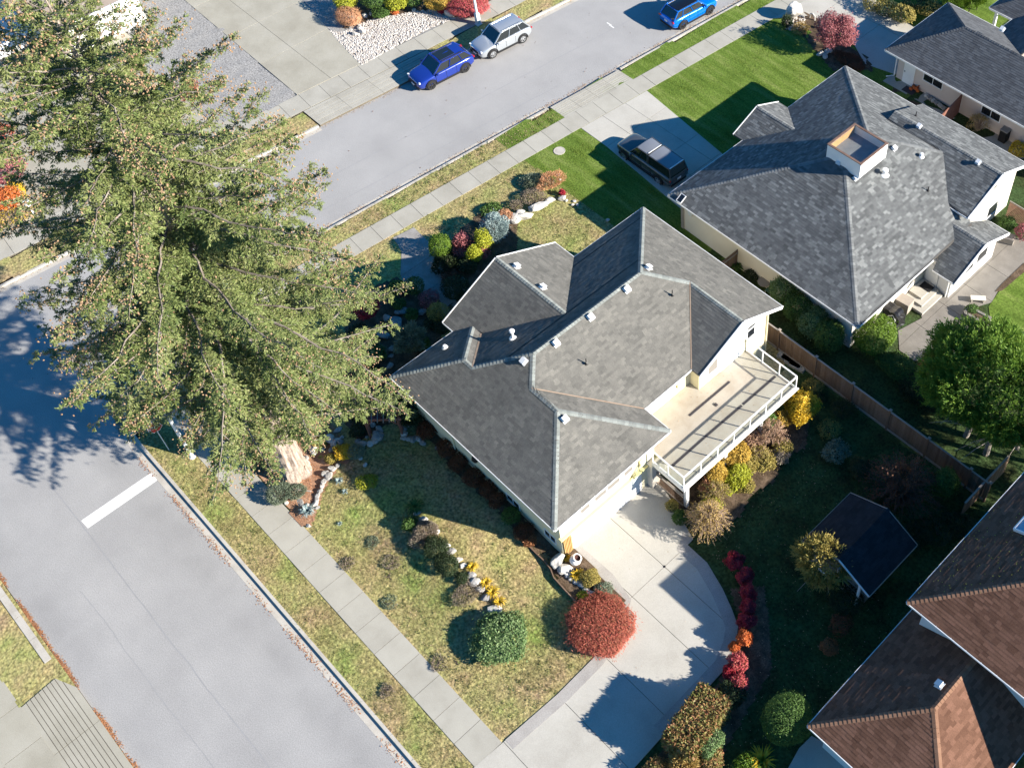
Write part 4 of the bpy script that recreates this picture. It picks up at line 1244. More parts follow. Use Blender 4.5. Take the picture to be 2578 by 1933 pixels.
# gravel areas across the street
gl = [tuple(p[:2]) for p in (v1(1265, 75), v1(1822, 600), v1(1480, 752), v1(1300, 740), v1(900, 400), v1(600, -100), v1(1100, -80))]
sheet('gravel_yard', gl, 0, MT['gravel'], .3, lambda X, Y: .13 + .02 * wob(X, Y, 3, 4))
sheet('gravel_strip', [tuple(p[:2]) for p in (v1(1840, -5), v1(2150, 330), v1(2250, 220), v1(2160, 60), v1(2060, -60))], 0, MT['gravel'], .3, lambda X, Y: .13 + .02 * wob(X, Y, 3, 4))
cob = [tuple(p[:2]) for p in (v2(65, 190), v2(268, 404), v2(480, 285), v2(690, 172), v2(850, 112), v2(700, 60), v2(480, 90), v2(300, 130), v2(140, 200))]
sheet('cobble_bed', cob, .12, MT['soil'])
sheet('far_garden', [tuple(p[:2]) for p in (v2(300, 130), v2(480, 90), v2(700, 60), v2(850, 112), v2(1130, -20), v2(1000, -140), v2(100, -100), v2(-40, -60), v2(140, 210))], .115, MT['soil'])
sheet('far_verge', [(sx(N_EDGE - .2, 25.66), 25.66), (sx(N_WALK0 + .05, 25.66), 25.66), (sx(N_WALK0 + .05, -20), -20), (sx(N_EDGE - .2, -20), -20)], 0, MT['moss_lawn'], .3, lambda X, Y: .125 + .015 * wob(X, Y, 3, 4))
sheet('far_verge', [(sx(N_EDGE - .2, 35.94), 35.94), (sx(N_WALK0 + .05, 35.94), 35.94), (sx(N_WALK0 + .05, 80), 80), (sx(N_EDGE - .2, 80), 80)], 0, MT['moss_lawn'], .3, lambda X, Y: .125 + .015 * wob(X, Y, 3, 4))
sheet('far_yard', [(sx(N_WALK1, -30), -30), (sx(N_WALK1, 22), 22), (-78, 22), (-130, 22), (-130, -30)], .1, MT['drive_old'])
sheet('far_field', [(sx(N_WALK1, 22), 22), (sx(N_WALK1, 110), 110), (-150, 110), (-150, 22)], .09, MT['gravel'])
# far side of the lower street
sheet('opposite_lawn', [(-58, WYE - .02), (60, WYE - .02), (60, -40), (-58, -40)], .085, MT['moss_lawn'])
sheet('opposite_verge', [tuple(p[:2]) for p in (v7(-300, 300), v7(0, 640), v7(220, 945), v7(270, 1060), v7(120, 1280), v7(0, 1130), v7(-300, 800))], 0, MT['moss_lawn'], .25, lambda X, Y: .125 + .015 * wob(X, Y, 3, 4))
path_slabs('opposite_kerb', [(-60 + 1.6 * i, -5.42) for i in range(15)], .34, -.02, .12, MT['kerb'])
slabs('opposite_crossing', [tuple(v7(338, 1108)[:2]), tuple(v7(468, 1160)[:2]), (-20, -5.12), (-20, -7.2), tuple(v7(128, 1288)[:2])], [-33.2, -29.5], [-5.42 - .21 * i for i in range(9)], -.03, .125, MT['drive_old'], gap=.014)
slabs('opposite_sidewalk', [(-60, -7.55), (-36.3, -7.35), (-20, -7.2), (-20, -9.0), (-60, -9.3)], [-46, -43.5, -41, -38.6, -36.6, -34.4, -32], [], 0, .13, MT['drive_old'])
slabs('opposite_driveway', [(-37, -9.1), (-20, -9.0), (-20, -22), (-37, -22)], [-34.3, -31.6], [-11.5, -14], 0, .13, MT['drive_old'])
# road paint
sb = [tuple(p[:2]) for p in (v4(928, 1390, 0), v4(972, 1433, 0), v7(540, 187, 0), v7(498, 140, 0))]
o = tag(sheet('stop_bar', sb, .005, MT['paint'], kind=None), 'worn white stop bar painted across the lower lane of the street', 'road marking')
for q, lab in (((1790, 150), 'short white dash painted on the upper street, left of its pair'), ((1805, 165), 'short white dash painted on the upper street, right of its pair')):
    a = v2(*q, 0)
    tag(sheet('paint_dash', [(a.x - .25, a.y - .04), (a.x + .25, a.y - .04), (a.x + .25, a.y + .05), (a.x - .25, a.y + .05)], .005, MT['paint'], kind=None), lab, 'road marking')
a = v2(1485, 937, 0)
tag(MB().lathe((a.x, a.y, .1), [(.40, 0), (.40, .055), (.36, .06), (.34, .05), (.001, .05)], 20).build('utility_cover', MT['kerb']), 'round concrete utility cover in the bright green lawn', 'cover')
a = wm(1715, 235)
tag(MB().lathe((a.x, a.y, .12), [(.42, 0), (.42, .045), (.001, .05)], 20).build('utility_cover', MT['kerb']), 'round cover set in the driveway at the top right', 'cover')

# ------------------------------------------------------------------ foliage
def unit(v): return v / np.maximum(np.linalg.norm(v, axis=-1, keepdims=True), 1e-6)
def leaf_quads(base, d, n, L, W, fold=.0):
    """diamond leaves: base (N,3), direction d, face normal n, length L, width W"""
    d = unit(d)
    s = unit(np.cross(d, n))
    L = np.broadcast_to(np.asarray(L, float), (len(base),))[:, None]
    W = np.broadcast_to(np.asarray(W, float), (len(base),))[:, None]
    m = base + d * L * .45
    up = unit(np.cross(s, d)) * (W * fold)
    V = np.stack([base, m + s * W / 2 + up, base + d * L, m - s * W / 2 + up], 1)
    return V
def quads_mesh(name, V):
    V = V.reshape(-1, 4, 3)
    F = np.arange(len(V) * 4).reshape(-1, 4)
    return np_mesh(name, V, F)
def rdir(n, rng): return unit(rng.normal(size=(n, 3)))
def lumps(D, rng, k=9, sharp=5):
    """bumpy radius over directions"""
    C = rdir(k, rng)
    C[:, 2] = np.abs(C[:, 2])
    t = np.zeros(len(D))
    for c in C: t = np.maximum(t, np.exp(sharp * (D @ c - 1)))
    return t
def blob(n, rx, ry, rz, rng, style='flat', L=.12, W=.07, lump=.25, depth=.35, low=-.35, k=9, up=.0, sharp=5):
    """leaves spread through the outer part of a bumpy ellipsoid round the origin"""
    D = rdir(int(n * 1.6), rng)
    D = D[D[:, 2] > low][:n]
    n = len(D)
    r = 1 - lump + lump * lumps(D, rng, k, sharp)
    r = r * (1 - depth * rng.random(n) ** 2.2)
    ph_ = rng.uniform(0, 6.28, 3)
    r = r * (1 + .03 * np.sin(D[:, 0] * 4 + ph_[0]) * np.cos(D[:, 1] * 3.4 + ph_[1]) + .05 * np.sin(D[:, 2] * 6 + ph_[2]))
    r = r * (1 + .22 * (rng.random(n) < .07) * rng.random(n))
    P = D * r[:, None] * np.array([rx, ry, rz])
    N = unit(D / np.array([rx, ry, rz]))
    J = rdir(n, rng)
    if style == 'flat':
        nn = unit(N + .75 * J)
        d = np.cross(nn, rdir(n, rng)) + N * .25 + np.array([0, 0, up])
    elif style == 'out':
        d = unit(N + .6 * J) + np.array([0, 0, up])
        nn = rdir(n, rng)
    else:                               # weep
        d = unit(N * .5 + .45 * J + np.array([0, 0, -.9]))
        nn = unit(N + .5 * J)
    Ls = L * rng.uniform(.65, 1.3, n)
    return leaf_quads(P, d, nn, Ls, W * rng.uniform(.7, 1.2, n))
def stems_mb(rx, ry, h, rng, n=7, r=.02, spread=.6):
    m = MB()
    for i in range(n):
        a = rng.uniform(0, 2 * PI)
        t = rng.uniform(.2, spread)
        e = Vector((math.cos(a) * rx * t, math.sin(a) * ry * t, h * rng.uniform(.55, .85)))
        m.tube([(0, 0, 0), e * .5 + Vector((0, 0, h * .1)), e], [r, r * .8, r * .4], 5, caps=False)
    return m
SEED = [100]
def shrub(label, c, rx, h, m, n=1500, style='flat', L=.12, W=.07, ry=None, lump=.34, depth=.35, low=-.5, k=9, cat='shrub', name='shrub', group=None, stem='twig_dark', up=0., sharp=5, tilt=None, sink=.0):
    """c: the photo point of the plant's middle, already lifted to half its height"""
    SEED[0] += 1
    rng = np.random.default_rng(SEED[0])
    ry = ry or rx
    z = gz(c[0], c[1])
    t = thing(name, label, cat, (c[0], c[1], z), group)
    V = blob(n, rx, ry, h * .52, rng, style, L, W, lump, depth, low, k, up, sharp)
    V[:, :, 2] += h * .5 - sink
    V = V[V[:, 0, 2] > .03].reshape(-1, 3)
    V[:, 2] = np.maximum(V[:, 2], .005)
    if tilt:
        cs, sn = math.cos(tilt), math.sin(tilt)
        V = np.stack([V[:, 0] * cs - V[:, 1] * sn, V[:, 0] * sn + V[:, 1] * cs, V[:, 2]], 1)
    o = link('foliage', quads_mesh('foliage', V), MT[m] if isinstance(m, str) else m)
    o.parent = t
    s = stems_mb(rx, ry, h, rng).build('stem', MT[stem])
    s.parent = t
    return t
def blades(n, R, h, rng, w=.03, curve=.5):
    """arching strap leaves from one crown"""
    a = rng.uniform(0, 2 * PI, n)
    reach = R * rng.uniform(.45, 1.05, n)
    hh = h * rng.uniform(.6, 1.1, n)
    side = np.stack([-np.sin(a), np.cos(a), np.zeros(n)], 1)
    out = np.stack([np.cos(a), np.sin(a), np.zeros(n)], 1)
    quads = []
    prev = None
    ts = [0, .35, .7, 1.0]
    pts = []
    for t in ts:
        p = out * (reach * t ** 1.15)[:, None] + np.array([0, 0, 1.]) * (hh * (1 - (1 - t) ** 2) * (1 - curve * t ** 2.5))[:, None]
        pts.append(p)
    ws = [w * .8, w, w * .7, w * .08]
    for i in range(3):
        A, B = pts[i], pts[i + 1]
        quads.append(np.stack([A - side * ws[i] / 2, A + side * ws[i] / 2, B + side * ws[i + 1] / 2, B - side * ws[i + 1] / 2], 1))
    return np.concatenate(quads)
def clump(label, c, R, h, m, n=60, w=.03, curve=.5, cat='plant', name='strap_leaf_plant', group=None):
    SEED[0] += 1
    rng = np.random.default_rng(SEED[0])
    V = blades(n, R, h, rng, w, curve)
    o = link(name, quads_mesh(name, V), MT[m])
    o.location = (c[0], c[1], gz(c[0], c[1]))
    return tag(o, label, cat, group)
def twiggy(label, c, R, h, twig, leaf, ntw=120, nleaf=1500, L=.07, W=.045, cat='shrub', name='twiggy_shrub', weep=.5, leafpos=.6):
    """a bush of bare arching twigs with a thin coat of leaves at the ends"""
    SEED[0] += 1
    rng = np.random.default_rng(SEED[0])
    t = thing(name, label, cat, (c[0], c[1], gz(c[0], c[1])))
    m = MB()
    P = []
    for i in range(ntw):
        a = rng.uniform(0, 2 * PI)
        rr = R * math.sqrt(rng.uniform(.05, 1.0))
        zt = h * (1 - .55 * (rr / R) ** 2) * rng.uniform(.85, 1.05)
        pts = []
        for q in np.linspace(0, 1, 5):
            j = rng.normal(0, .05 * R, 3) * (q > 0)
            pts.append((math.cos(a) * rr * q ** 1.2 + j[0], math.sin(a) * rr * q ** 1.2 + j[1], zt * (math.sin(q * PI * .5) + weep * .35 * (math.sin(q * PI) if q > .4 else 0)) + j[2] * .3))
        m.tube(pts, [.018, .014, .011, .008, .005], 4, caps=False)
        for _ in range(max(1, nleaf // ntw)):
            q = rng.uniform(leafpos, 1) * 4
            k = min(int(q), 3)
            p = np.array(pts[k]) + (np.array(pts[k + 1]) - np.array(pts[k])) * (q - k)
            P.append(p + rng.normal(0, .04, 3))
    m.build('twigs', MT[twig]).parent = t
    P = np.array(P)
    V = leaf_quads(P, rdir(len(P), rng), unit(rdir(len(P), rng) + np.array([0, 0, .7])), L * rng.uniform(.6, 1.3, len(P)), W)
    link('foliage', quads_mesh('foliage', V), MT[leaf]).parent = t
    return t

LM = lambda n, c, **k: MT.__setitem__(n, leafmat(n, c, **k))
LM('fir', [(.055, .085, .03), (.10, .14, .042), (.16, .195, .06), (.23, .24, .095), (.14, .19, .11)], island=.5, tr=.06, scale=.5)
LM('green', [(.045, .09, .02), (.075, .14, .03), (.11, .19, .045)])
LM('bright', [(.07, .13, .012), (.11, .19, .018), (.16, .24, .035)])
LM('laurel', [(.06, .12, .035), (.11, .19, .065), (.19, .27, .11), (.27, .35, .17)])
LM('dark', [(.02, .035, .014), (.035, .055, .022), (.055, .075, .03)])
LM('redmaple', [(.22, .045, .035), (.36, .085, .06), (.44, .13, .085), (.32, .13, .07), (.46, .09, .075)])
LM('crimson', [(.20, .012, .025), (.36, .02, .04), (.50, .05, .07), (.30, .05, .04)])
LM('pinkred', [(.42, .05, .07), (.55, .10, .12), (.40, .10, .08), (.25, .14, .06)])
LM('orange', [(.50, .13, .04), (.60, .18, .05), (.45, .10, .04)])
LM('burgundy', [(.22, .06, .07), (.32, .10, .11), (.40, .16, .16), (.18, .05, .06)])
LM('yellow', [(.50, .33, .02), (.60, .40, .03), (.62, .46, .07)])
LM('gold', [(.40, .26, .04), (.52, .34, .07), (.36, .28, .05)])
LM('lime', [(.24, .26, .02), (.34, .36, .03), (.42, .42, .05)])
LM('bluespruce', [(.20, .27, .27), (.28, .36, .36), (.36, .44, .43)])
LM('greygreen', [(.12, .15, .10), (.18, .22, .15), (.24, .28, .20)])
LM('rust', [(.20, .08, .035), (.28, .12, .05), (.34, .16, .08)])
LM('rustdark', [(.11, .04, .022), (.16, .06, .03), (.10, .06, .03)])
LM('heather', [(.22, .17, .13), (.30, .24, .19), (.20, .20, .12)])
LM('peach', [(.50, .22, .11), (.56, .30, .17), (.46, .28, .14)])
LM('photinia', [(.10, .12, .03), (.19, .19, .055), (.25, .20, .07), (.30, .12, .06), (.22, .23, .10)])
LM('olivegold', [(.26, .22, .05), (.36, .28, .08), (.20, .20, .05)])
LM('straw', [(.40, .28, .09), (.50, .36, .13), (.33, .22, .08)])
LM('cedar', [(.055, .12, .018), (.10, .19, .025), (.16, .26, .035), (.22, .30, .05)], island=.6, tr=.3)
LM('pinkbrown', [(.34, .20, .13), (.42, .27, .19), (.28, .20, .09)])
LM('goldhedge', [(.38, .28, .03), (.46, .32, .04), (.30, .27, .04)])

# ------------------------------------------------------------------ the big conifer
SIL = [(x * 1.1655, y * 1.1655) for x, y in ((-160, -200), (420, -200), (330, 0), (430, 60), (455, 130), (475, 170), (505, 240), (672, 288), (650, 330), (600, 375), (690, 418), (762, 430), (735, 475), (690, 500), (660, 555), (780, 598), (885, 636), (860, 668), (775, 690), (785, 730), (765, 790), (852, 855), (815, 885), (720, 905), (640, 940), (560, 985), (505, 1005), (470, 1062), (430, 1000), (400, 945), (375, 905), (350, 868), (318, 872), (292, 940), (190, 948), (225, 895), (130, 835), (180, 800), (88, 745), (130, 715), (72, 650), (95, 600), (55, 560), (70, 500), (20, 430), (-100, 380))]
def fit_limb(z, az, R, B, rng):
    """the crown is lopsided: limbs stop short on the street and house sides, as they do in the photo"""
    tol = rng.uniform(.94, 1.12)
    while R > 1.2:
        r = R / tol
        P = np.array([proj((B.x + math.cos(az) * r * f, B.y + math.sin(az) * r * f, z - .10 * r * f)) for f in (.45, .6, .75, .88, 1.0)])
        if inside(SIL, P[:, 0], P[:, 1]).all(): break
        R *= .94
    return R
def big_conifer():
    rng = np.random.default_rng(21)
    B = Vector((-38.05, 8.75, .1))
    H = 30.5
    t = thing('giant_conifer', 'huge broad conifer with pale bare limbs and orange cones, at the street corner', 'tree', B)
    tr = MB()
    hs = np.array([-.2, .0, .35, .9, 2, 4, 8, 13, 18, 23, 27, H])
    rs = np.array([1.0, .92, .80, .74, .69, .63, .54, .43, .31, .19, .10, .02])
    n = 22
    V, F = [], []
    bend = lambda z: (0.35 * math.sin(z * .11), .25 * math.sin(z * .09 + 1) - .21)
    zs = np.unique(np.concatenate([np.linspace(-.2, 6, 26), np.linspace(6, H, 40)]))
    ph = rng.uniform(0, 6, 6)
    for z in zs:
        r = np.interp(z, hs, rs)
        bx, by = bend(z)
        for k in range(n):
            a = 2 * PI * k / n
            fl = 1 + .05 * math.sin(5 * a + ph[0] + z * .4) + .05 * math.sin(9 * a + ph[1] - z * 1.3) + .035 * rng.normal() + (.12 * max(0, 1 - z / .8) * math.sin(4 * a + ph[2]))
            V.append((bx + math.cos(a) * r * fl, by + math.sin(a) * r * fl, z))
    for i in range(len(zs) - 1):
        for k in range(n):
            F.append((i * n + k, i * n + (k + 1) % n, (i + 1) * n + (k + 1) % n, (i + 1) * n + k))
    link('trunk', np_mesh('trunk', V, F), MT['bark']).parent = t
    wood = MB()
    LV, TW, CN = [], [], []
    z, az = 4.3, 0.0
    limbs = []
    while z < H - .5:
        q = (z - 4.3) / (H - 4.3)
        R = 9.3 if z < 16 else 9.3 * max(.05, 1 - ((z - 16) / (H - 15.2)) ** 1.75)
        if z < 6.0: R *= .86
        R *= rng.uniform(.70, 1.10)
        az += 2.39996 + rng.normal(0, .25)
        limbs.append((z, az, R, 1.0))
        if z > 7 and rng.random() < .22: limbs.append((z + rng.uniform(-.2, .2), rng.uniform(0, 6.28), R * rng.uniform(.35, .6), .8))
        z += .118 + .03 * (1 - q)
    for (z, az, R, dens) in limbs:
        R = fit_limb(z, az, R, B, rng)
        q = (z - 4.3) / (H - 4.3)
        dxy = np.array([math.cos(az), math.sin(az)])
        slope = np.interp(q, [0, .35, .7, 1], [-.10, .02, .25, .75]) + rng.normal(0, .07)
        sag, upt = rng.uniform(.20, .42), rng.uniform(.10, .30)
        bx, by = bend(z)
        npt = 13
        T = np.linspace(0, 1, npt)
        lat = np.array([-dxy[1], dxy[0]])
        wv = np.cumsum(rng.normal(0, .011, npt)) * R
        wv -= wv[0]
        swerve = rng.normal(0, .13)
        pts = np.stack([bx + dxy[0] * R * T + lat[0] * (swerve * R * T ** 2 + wv), by + dxy[1] * R * T + lat[1] * (swerve * R * T ** 2 + wv),
                        z + R * (slope * T - sag * T ** 2 + upt * T ** 3.2) + np.cumsum(rng.normal(0, .010, npt)) * R], 1)
        r0 = .018 + .0062 * R
        wood.tube([tuple(p) for p in pts], list(r0 * (1 - .85 * T)), 5, caps=False)
        tt = np.arange(.10, 1.0, .105 / max(R, .8))
        m = len(tt)
        if m == 0: continue
        tt = np.clip(tt + rng.normal(0, .012, m), .06, 1)
        sg = np.where(np.arange(m) % 2 == 0, 1., -1.) * np.where(rng.random(m) < .15, -1, 1)
        keep = rng.random(m) < np.interp(tt, [0, .2, .35, 1], [.35, .8, .97, 1.]) * dens
        tt, sg = tt[keep], sg[keep]
        m = len(tt)
        if m == 0: continue
        p0 = np.stack([np.interp(tt, T, pts[:, k]) for k in range(3)], 1)
        e = unit(np.stack([np.interp(np.minimum(tt + .05, 1.0), T, pts[:, k]) - np.interp(np.maximum(tt - .05, 0), T, pts[:, k]) for k in range(3)], 1))
        l2 = (1.15 * (1 - tt) ** .65 + .28) * (.30 + .060 * R) * rng.uniform(.5, 1.3, m)
        ang = sg * np.radians(rng.uniform(38, 74, m))
        ca, sa = np.cos(ang), np.sin(ang)
        d = unit(np.stack([e[:, 0] * ca - e[:, 1] * sa, e[:, 0] * sa + e[:, 1] * ca, e[:, 2] + rng.normal(-.12, .16, m)], 1))
        hang = rng.uniform(.10, .55, m)
        UZ = np.array([0, 0, 1.])
        pe = p0 + d * (l2 * .8)[:, None] - UZ * (hang * l2 * .64)[:, None]
        sd = unit(np.cross(d, UZ)) * .011
        TW.append(np.stack([p0 - sd, p0 + sd, pe + sd * .4, pe - sd * .4], 1))
        nt = 16
        s = (np.arange(nt) + .6) / nt
        P = (p0[:, None] + d[:, None] * (l2[:, None] * s[None])[..., None] - UZ * (hang[:, None] * l2[:, None] * s[None] ** 2)[..., None]).reshape(-1, 3)
        D = unit(np.repeat(d, nt, 0) - UZ * (2 * np.repeat(hang, nt) * np.tile(s, m))[:, None] * .6)
        l3 = np.repeat(l2, nt) * .34 * (1.05 - .75 * np.tile(s, m)) + .10
        use = rng.random(len(P)) < np.clip(np.repeat(l2, nt) / .085 / nt, .25, 1)
        P, D, l3 = P[use], D[use], l3[use]
        for s2 in (-1, 1, 0):
            a2 = s2 * np.radians(rng.uniform(35, 70, len(P))) + rng.normal(0, .25, len(P)) * (s2 == 0)
            c2_, s2_ = np.cos(a2), np.sin(a2)
            dd = unit(np.stack([D[:, 0] * c2_ - D[:, 1] * s2_, D[:, 0] * s2_ + D[:, 1] * c2_, D[:, 2] + rng.normal(-.10 + .25 * (s2 == 0), .30, len(P))], 1))
            J = 6 if s2 else 3
            for j in range(J):
                f = j / 6
                ok = (l3 > .06 * j + .05)
                k2 = int(ok.sum())
                if k2 == 0: continue
                nn = unit(UZ + .7 * rdir(k2, rng))
                dj = unit(dd[ok] + .42 * rdir(k2, rng))
                LV.append(leaf_quads(P[ok] + dd[ok] * (l3[ok] * f)[:, None] + rng.normal(0, .022, (k2, 3)), dj, nn, rng.uniform(.085, .18, k2), rng.uniform(.034, .052, k2)))
        # cones towards the ends of the limbs
        nc = int(rng.uniform(14, 110) * min(1, R / 6) * (.6 + q))
        tc = np.clip(1 - np.abs(rng.normal(0, .22, nc)), .2, 1.02)
        pc = np.stack([np.interp(tc, T, pts[:, k]) for k in range(3)], 1) + rng.normal(0, [.26, .26, .09], (nc, 3)) + np.array([0, 0, .04])
        CN.append(pc)
    print('fir leaves', sum(len(v) for v in LV), 'limbs', len(limbs))
    link('limbs', wood.mesh('limbs'), MT['limb_dark']).parent = t
    cr = link('crown', quads_mesh('crown', np.concatenate(LV)), MT['fir']); cr.parent = t
    tw = link('twigs', quads_mesh('twigs', np.concatenate(TW)), MT['limb']); tw.parent = t
    C = np.concatenate(CN)
    k = len(C)
    L = rng.uniform(.07, .125, k)[:, None]
    w = L * .36
    ax = unit(np.array([0, 0, -1.]) + .8 * rdir(k, rng))
    a = unit(np.cross(ax, rdir(k, rng)))
    b = np.cross(ax, a)
    V = np.stack([C, C + ax * L * .45 + a * w, C + ax * L * .45 + b * w, C + ax * L * .45 - a * w, C + ax * L * .45 - b * w, C + ax * L], 1)
    T8 = np.array([(0, 2, 1), (0, 3, 2), (0, 4, 3), (0, 1, 4), (5, 1, 2), (5, 2, 3), (5, 3, 4), (5, 4, 1)])
    F = (np.arange(k)[:, None, None] * 6 + T8[None]).reshape(-1, 3)
    MT['cone'] = M('fir_cones', [(.20, .12, .065), (.30, .19, .11), (.38, .26, .16)], island=.9, rough=.9)
    cn = link('cones', np_mesh('cones', V.reshape(-1, 3), F), MT['cone']); cn.parent = t
    cn['kind'] = 'stuff'
big_conifer()

def cedar_tree(label, c, rx, ry, h, zb, trunks, n=16000, m='cedar', name='cedar_tree'):
    """feathery upright sprays in tiers, bare trunks beneath"""
    SEED[0] += 1
    rng = np.random.default_rng(SEED[0])
    t = thing(name, label, 'tree', (c[0], c[1], .12))
    tk = MB()
    for (x, y, r) in trunks:
        ex, ey = (c[0] - x) * .5, (c[1] - y) * .5
        tk.tube([(x - c[0], y - c[1], 0), (x - c[0] + ex * .3, y - c[1] + ey * .3, h * .3), (x - c[0] + ex, y - c[1] + ey, h * .75)], [r, r * .8, r * .3], 9)
        for _ in range(16):
            a, zz_ = rng.uniform(0, 6.28), rng.uniform(.7, h * .55)
            l = rng.uniform(.8, 2.6)
            tk.tube([(x - c[0], y - c[1], zz_), (x - c[0] + math.cos(a) * l * .5, y - c[1] + math.sin(a) * l * .5, zz_ + .1), (x - c[0] + math.cos(a) * l, y - c[1] + math.sin(a) * l, zz_ - .1)], [.03, .02, .008], 4, caps=False)
    tk.build('trunk', MT['limb']).parent = t
    D = rdir(int(n * .09), rng)
    D = D[D[:, 2] > -.45]
    r = (.62 + .38 * lumps(D, rng, 22, 14)) * (1 - .35 * rng.random(len(D)) ** 2)
    C = D * r[:, None] * np.array([rx, ry, (h - zb) / 2]) + np.array([0, 0, (h + zb) / 2])
    per = 15
    P = np.repeat(C, per, 0)
    DD = np.repeat(unit(D + np.array([0, 0, .55])), per, 0)
    k = len(P)
    s = rng.uniform(0, .55, k)
    ax = unit(DD + .35 * np.repeat(rdir(len(C), rng), per, 0))
    P = P + ax * s[:, None] + rng.normal(0, .05, (k, 3))
    dd = unit(ax + .75 * rdir(k, rng))
    V = leaf_quads(P, dd, rdir(k, rng), rng.uniform(.12, .30, k), rng.uniform(.035, .07, k))
    link('crown', quads_mesh('crown', V), MT[m]).parent = t
    return t
def hedge_box(label, a, b, w, h, m, n, L=.10, W=.055, name='hedge', cat='hedge', cut=True, lump=.06, top=None, group=None):
    """clipped hedge from a to b"""
    SEED[0] += 1
    rng = np.random.default_rng(SEED[0])
    a, b = np.array(a[:2]), np.array(b[:2])
    d = (b - a); l = np.linalg.norm(d); d = d / l
    s = np.array([-d[1], d[0]])
    At, As = l * w, 2 * l * h + 2 * w * h
    nt = int(n * At / (At + As * .8))
    P, N = [], []
    u, v = rng.uniform(0, l, nt), rng.uniform(-w / 2, w / 2, nt)
    edge = np.clip((w / 2 - np.abs(v)) / .15, 0, 1) * np.clip(np.minimum(u, l - u) / .15, 0, 1)
    P.append(np.stack([a[0] + d[0] * u + s[0] * v, a[1] + d[1] * u + s[1] * v, h - .1 * (1 - edge) ** 2 + rng.normal(0, lump * .5, nt)], 1)); N.append(np.tile([0, 0, 1.], (nt, 1)))
    for side in (-1, 1):
        k = int((n - nt) * l / (l + w) / 2)
        u, z = rng.uniform(0, l, k), rng.uniform(.02, h, k)
        o = side * (w / 2 + rng.normal(0, lump * .5, k))
        P.append(np.stack([a[0] + d[0] * u + s[0] * o, a[1] + d[1] * u + s[1] * o, z], 1)); N.append(np.tile([s[0] * side, s[1] * side, 0], (k, 1)))
    for e, q in ((0, -1), (l, 1)):
        k = int((n - nt) * w / (l + w) / 2)
        v, z = rng.uniform(-w / 2, w / 2, k), rng.uniform(.02, h, k)
        u = e + q * rng.normal(0, lump * .5, k)
        P.append(np.stack([a[0] + d[0] * u + s[0] * v, a[1] + d[1] * u + s[1] * v, z], 1)); N.append(np.tile([d[0] * q, d[1] * q, 0], (k, 1)))
    P, N = np.concatenate(P), np.concatenate(N)
    P[:, 2] += G0
    P -= N * (rng.random(len(P)) ** 2 * .18)[:, None]
    nn = unit(N + .8 * rdir(len(P), rng))
    dd = np.cross(nn, rdir(len(P), rng)) + N * .35
    V = leaf_quads(P, dd, nn, L * rng.uniform(.6, 1.3, len(P)), W * rng.uniform(.7, 1.2, len(P)))
    t = thing(name, label, cat, ((a[0] + b[0]) / 2, (a[1] + b[1]) / 2, G0), group)
    adopt(link('foliage', quads_mesh('foliage', V), MT[m]), t)
    core = MB()
    c = (a + b) / 2
    core.box((c[0], c[1], G0 + h * .46), (l - .3, w - .3, h * .88), math.atan2(d[1], d[0]))
    adopt(core.build('branches', MT['twig_dark']), t)
    return t

# ------------------------------------------------------------------ rocks
ROCKS = []
def rock_mesh(i, flat=1.0, white=False):
    import bmesh
    bm = bmesh.new()
    bmesh.ops.create_icosphere(bm, subdivisions=3, radius=1.0)
    rng = np.random.default_rng(500 + i)
    cuts = [(Vector(rdir(1, rng)[0]), rng.uniform(.55, .9)) for _ in range(11)]
    for v in bm.verts:
        for nn, dd in cuts:
            k = v.co.dot(nn) - dd
            if k > 0: v.co -= nn * k
        v.co *= 1 + .05 * math.sin(v.co.x * 7 + i) * math.cos(v.co.y * 6 + 2 * i) + rng.normal(0, .012)
    me = bpy.data.meshes.new('rock')
    bm.to_mesh(me); bm.free()
    return me
for i in range(7): ROCKS.append(rock_mesh(i))
RW = [m.copy() for m in ROCKS]
for m in ROCKS: m.materials.append(MT['rock'])
for m in RW: m.materials.append(MT['rock_white'])
def rock(label, c, rx, ry, rz, group=None, white=False, name='rock', sink=.35, rz_=None):
    o = bpy.data.objects.new(name, (RW if white else ROCKS)[random.randrange(7)])
    COL.objects.link(o)
    o.location = (c[0], c[1], gz(c[0], c[1]) + rz * (1 - sink))
    o.scale = (rx, ry, rz)
    o.rotation_euler = (random.uniform(-.2, .2), random.uniform(-.2, .2), random.uniform(0, 6) if rz_ is None else rz_)
    return tag(o, label, 'rock', group)

# ------------------------------------------------------------------ front garden by the entry walk
S = shrub
S('clipped bright green globe shrub beside the front walk', v5(755, 300, .8), .72, 1.55, 'bright', 4200, 'flat', .09, .05, lump=.06, depth=.2)
S('silvery blue spruce spreading beside the front garden rocks', v5(1090, 200, .9), 1.35, 1.7, 'bluespruce', 7500, 'out', .13, .045, ry=1.0, lump=.4, k=16, sharp=14, cat='conifer', name='blue_spruce', tilt=-.6)
S('lime yellow shrub tucked against the blue spruce', v5(1015, 275, 1.0), .62, 1.9, 'lime', 2600, 'flat', .12, .06, lump=.4, k=12)
S('lime green shrub nearest the entry gable, in front of the pink one', v5(965, 355, .8), .5, 1.6, 'lime', 2200, 'flat', .12, .06, lump=.4, k=12)
S('dusky pink burgundy maple shrub left of the lime shrubs', v5(890, 275, .8), .62, 1.5, 'burgundy', 2600, 'flat', .11, .06, lump=.4, k=12)
S('burgundy shrub between the lime shrubs and the entry gable', v5(1010, 335, .6), .5, 1.2, 'burgundy', 1500, 'flat', .11, .06, lump=.4, k=10)
S('dark burgundy low shrub in shade beside the front walk', v5(885, 350, .4), .6, .9, 'burgundy', 1500, 'flat', .11, .06, lump=.35)
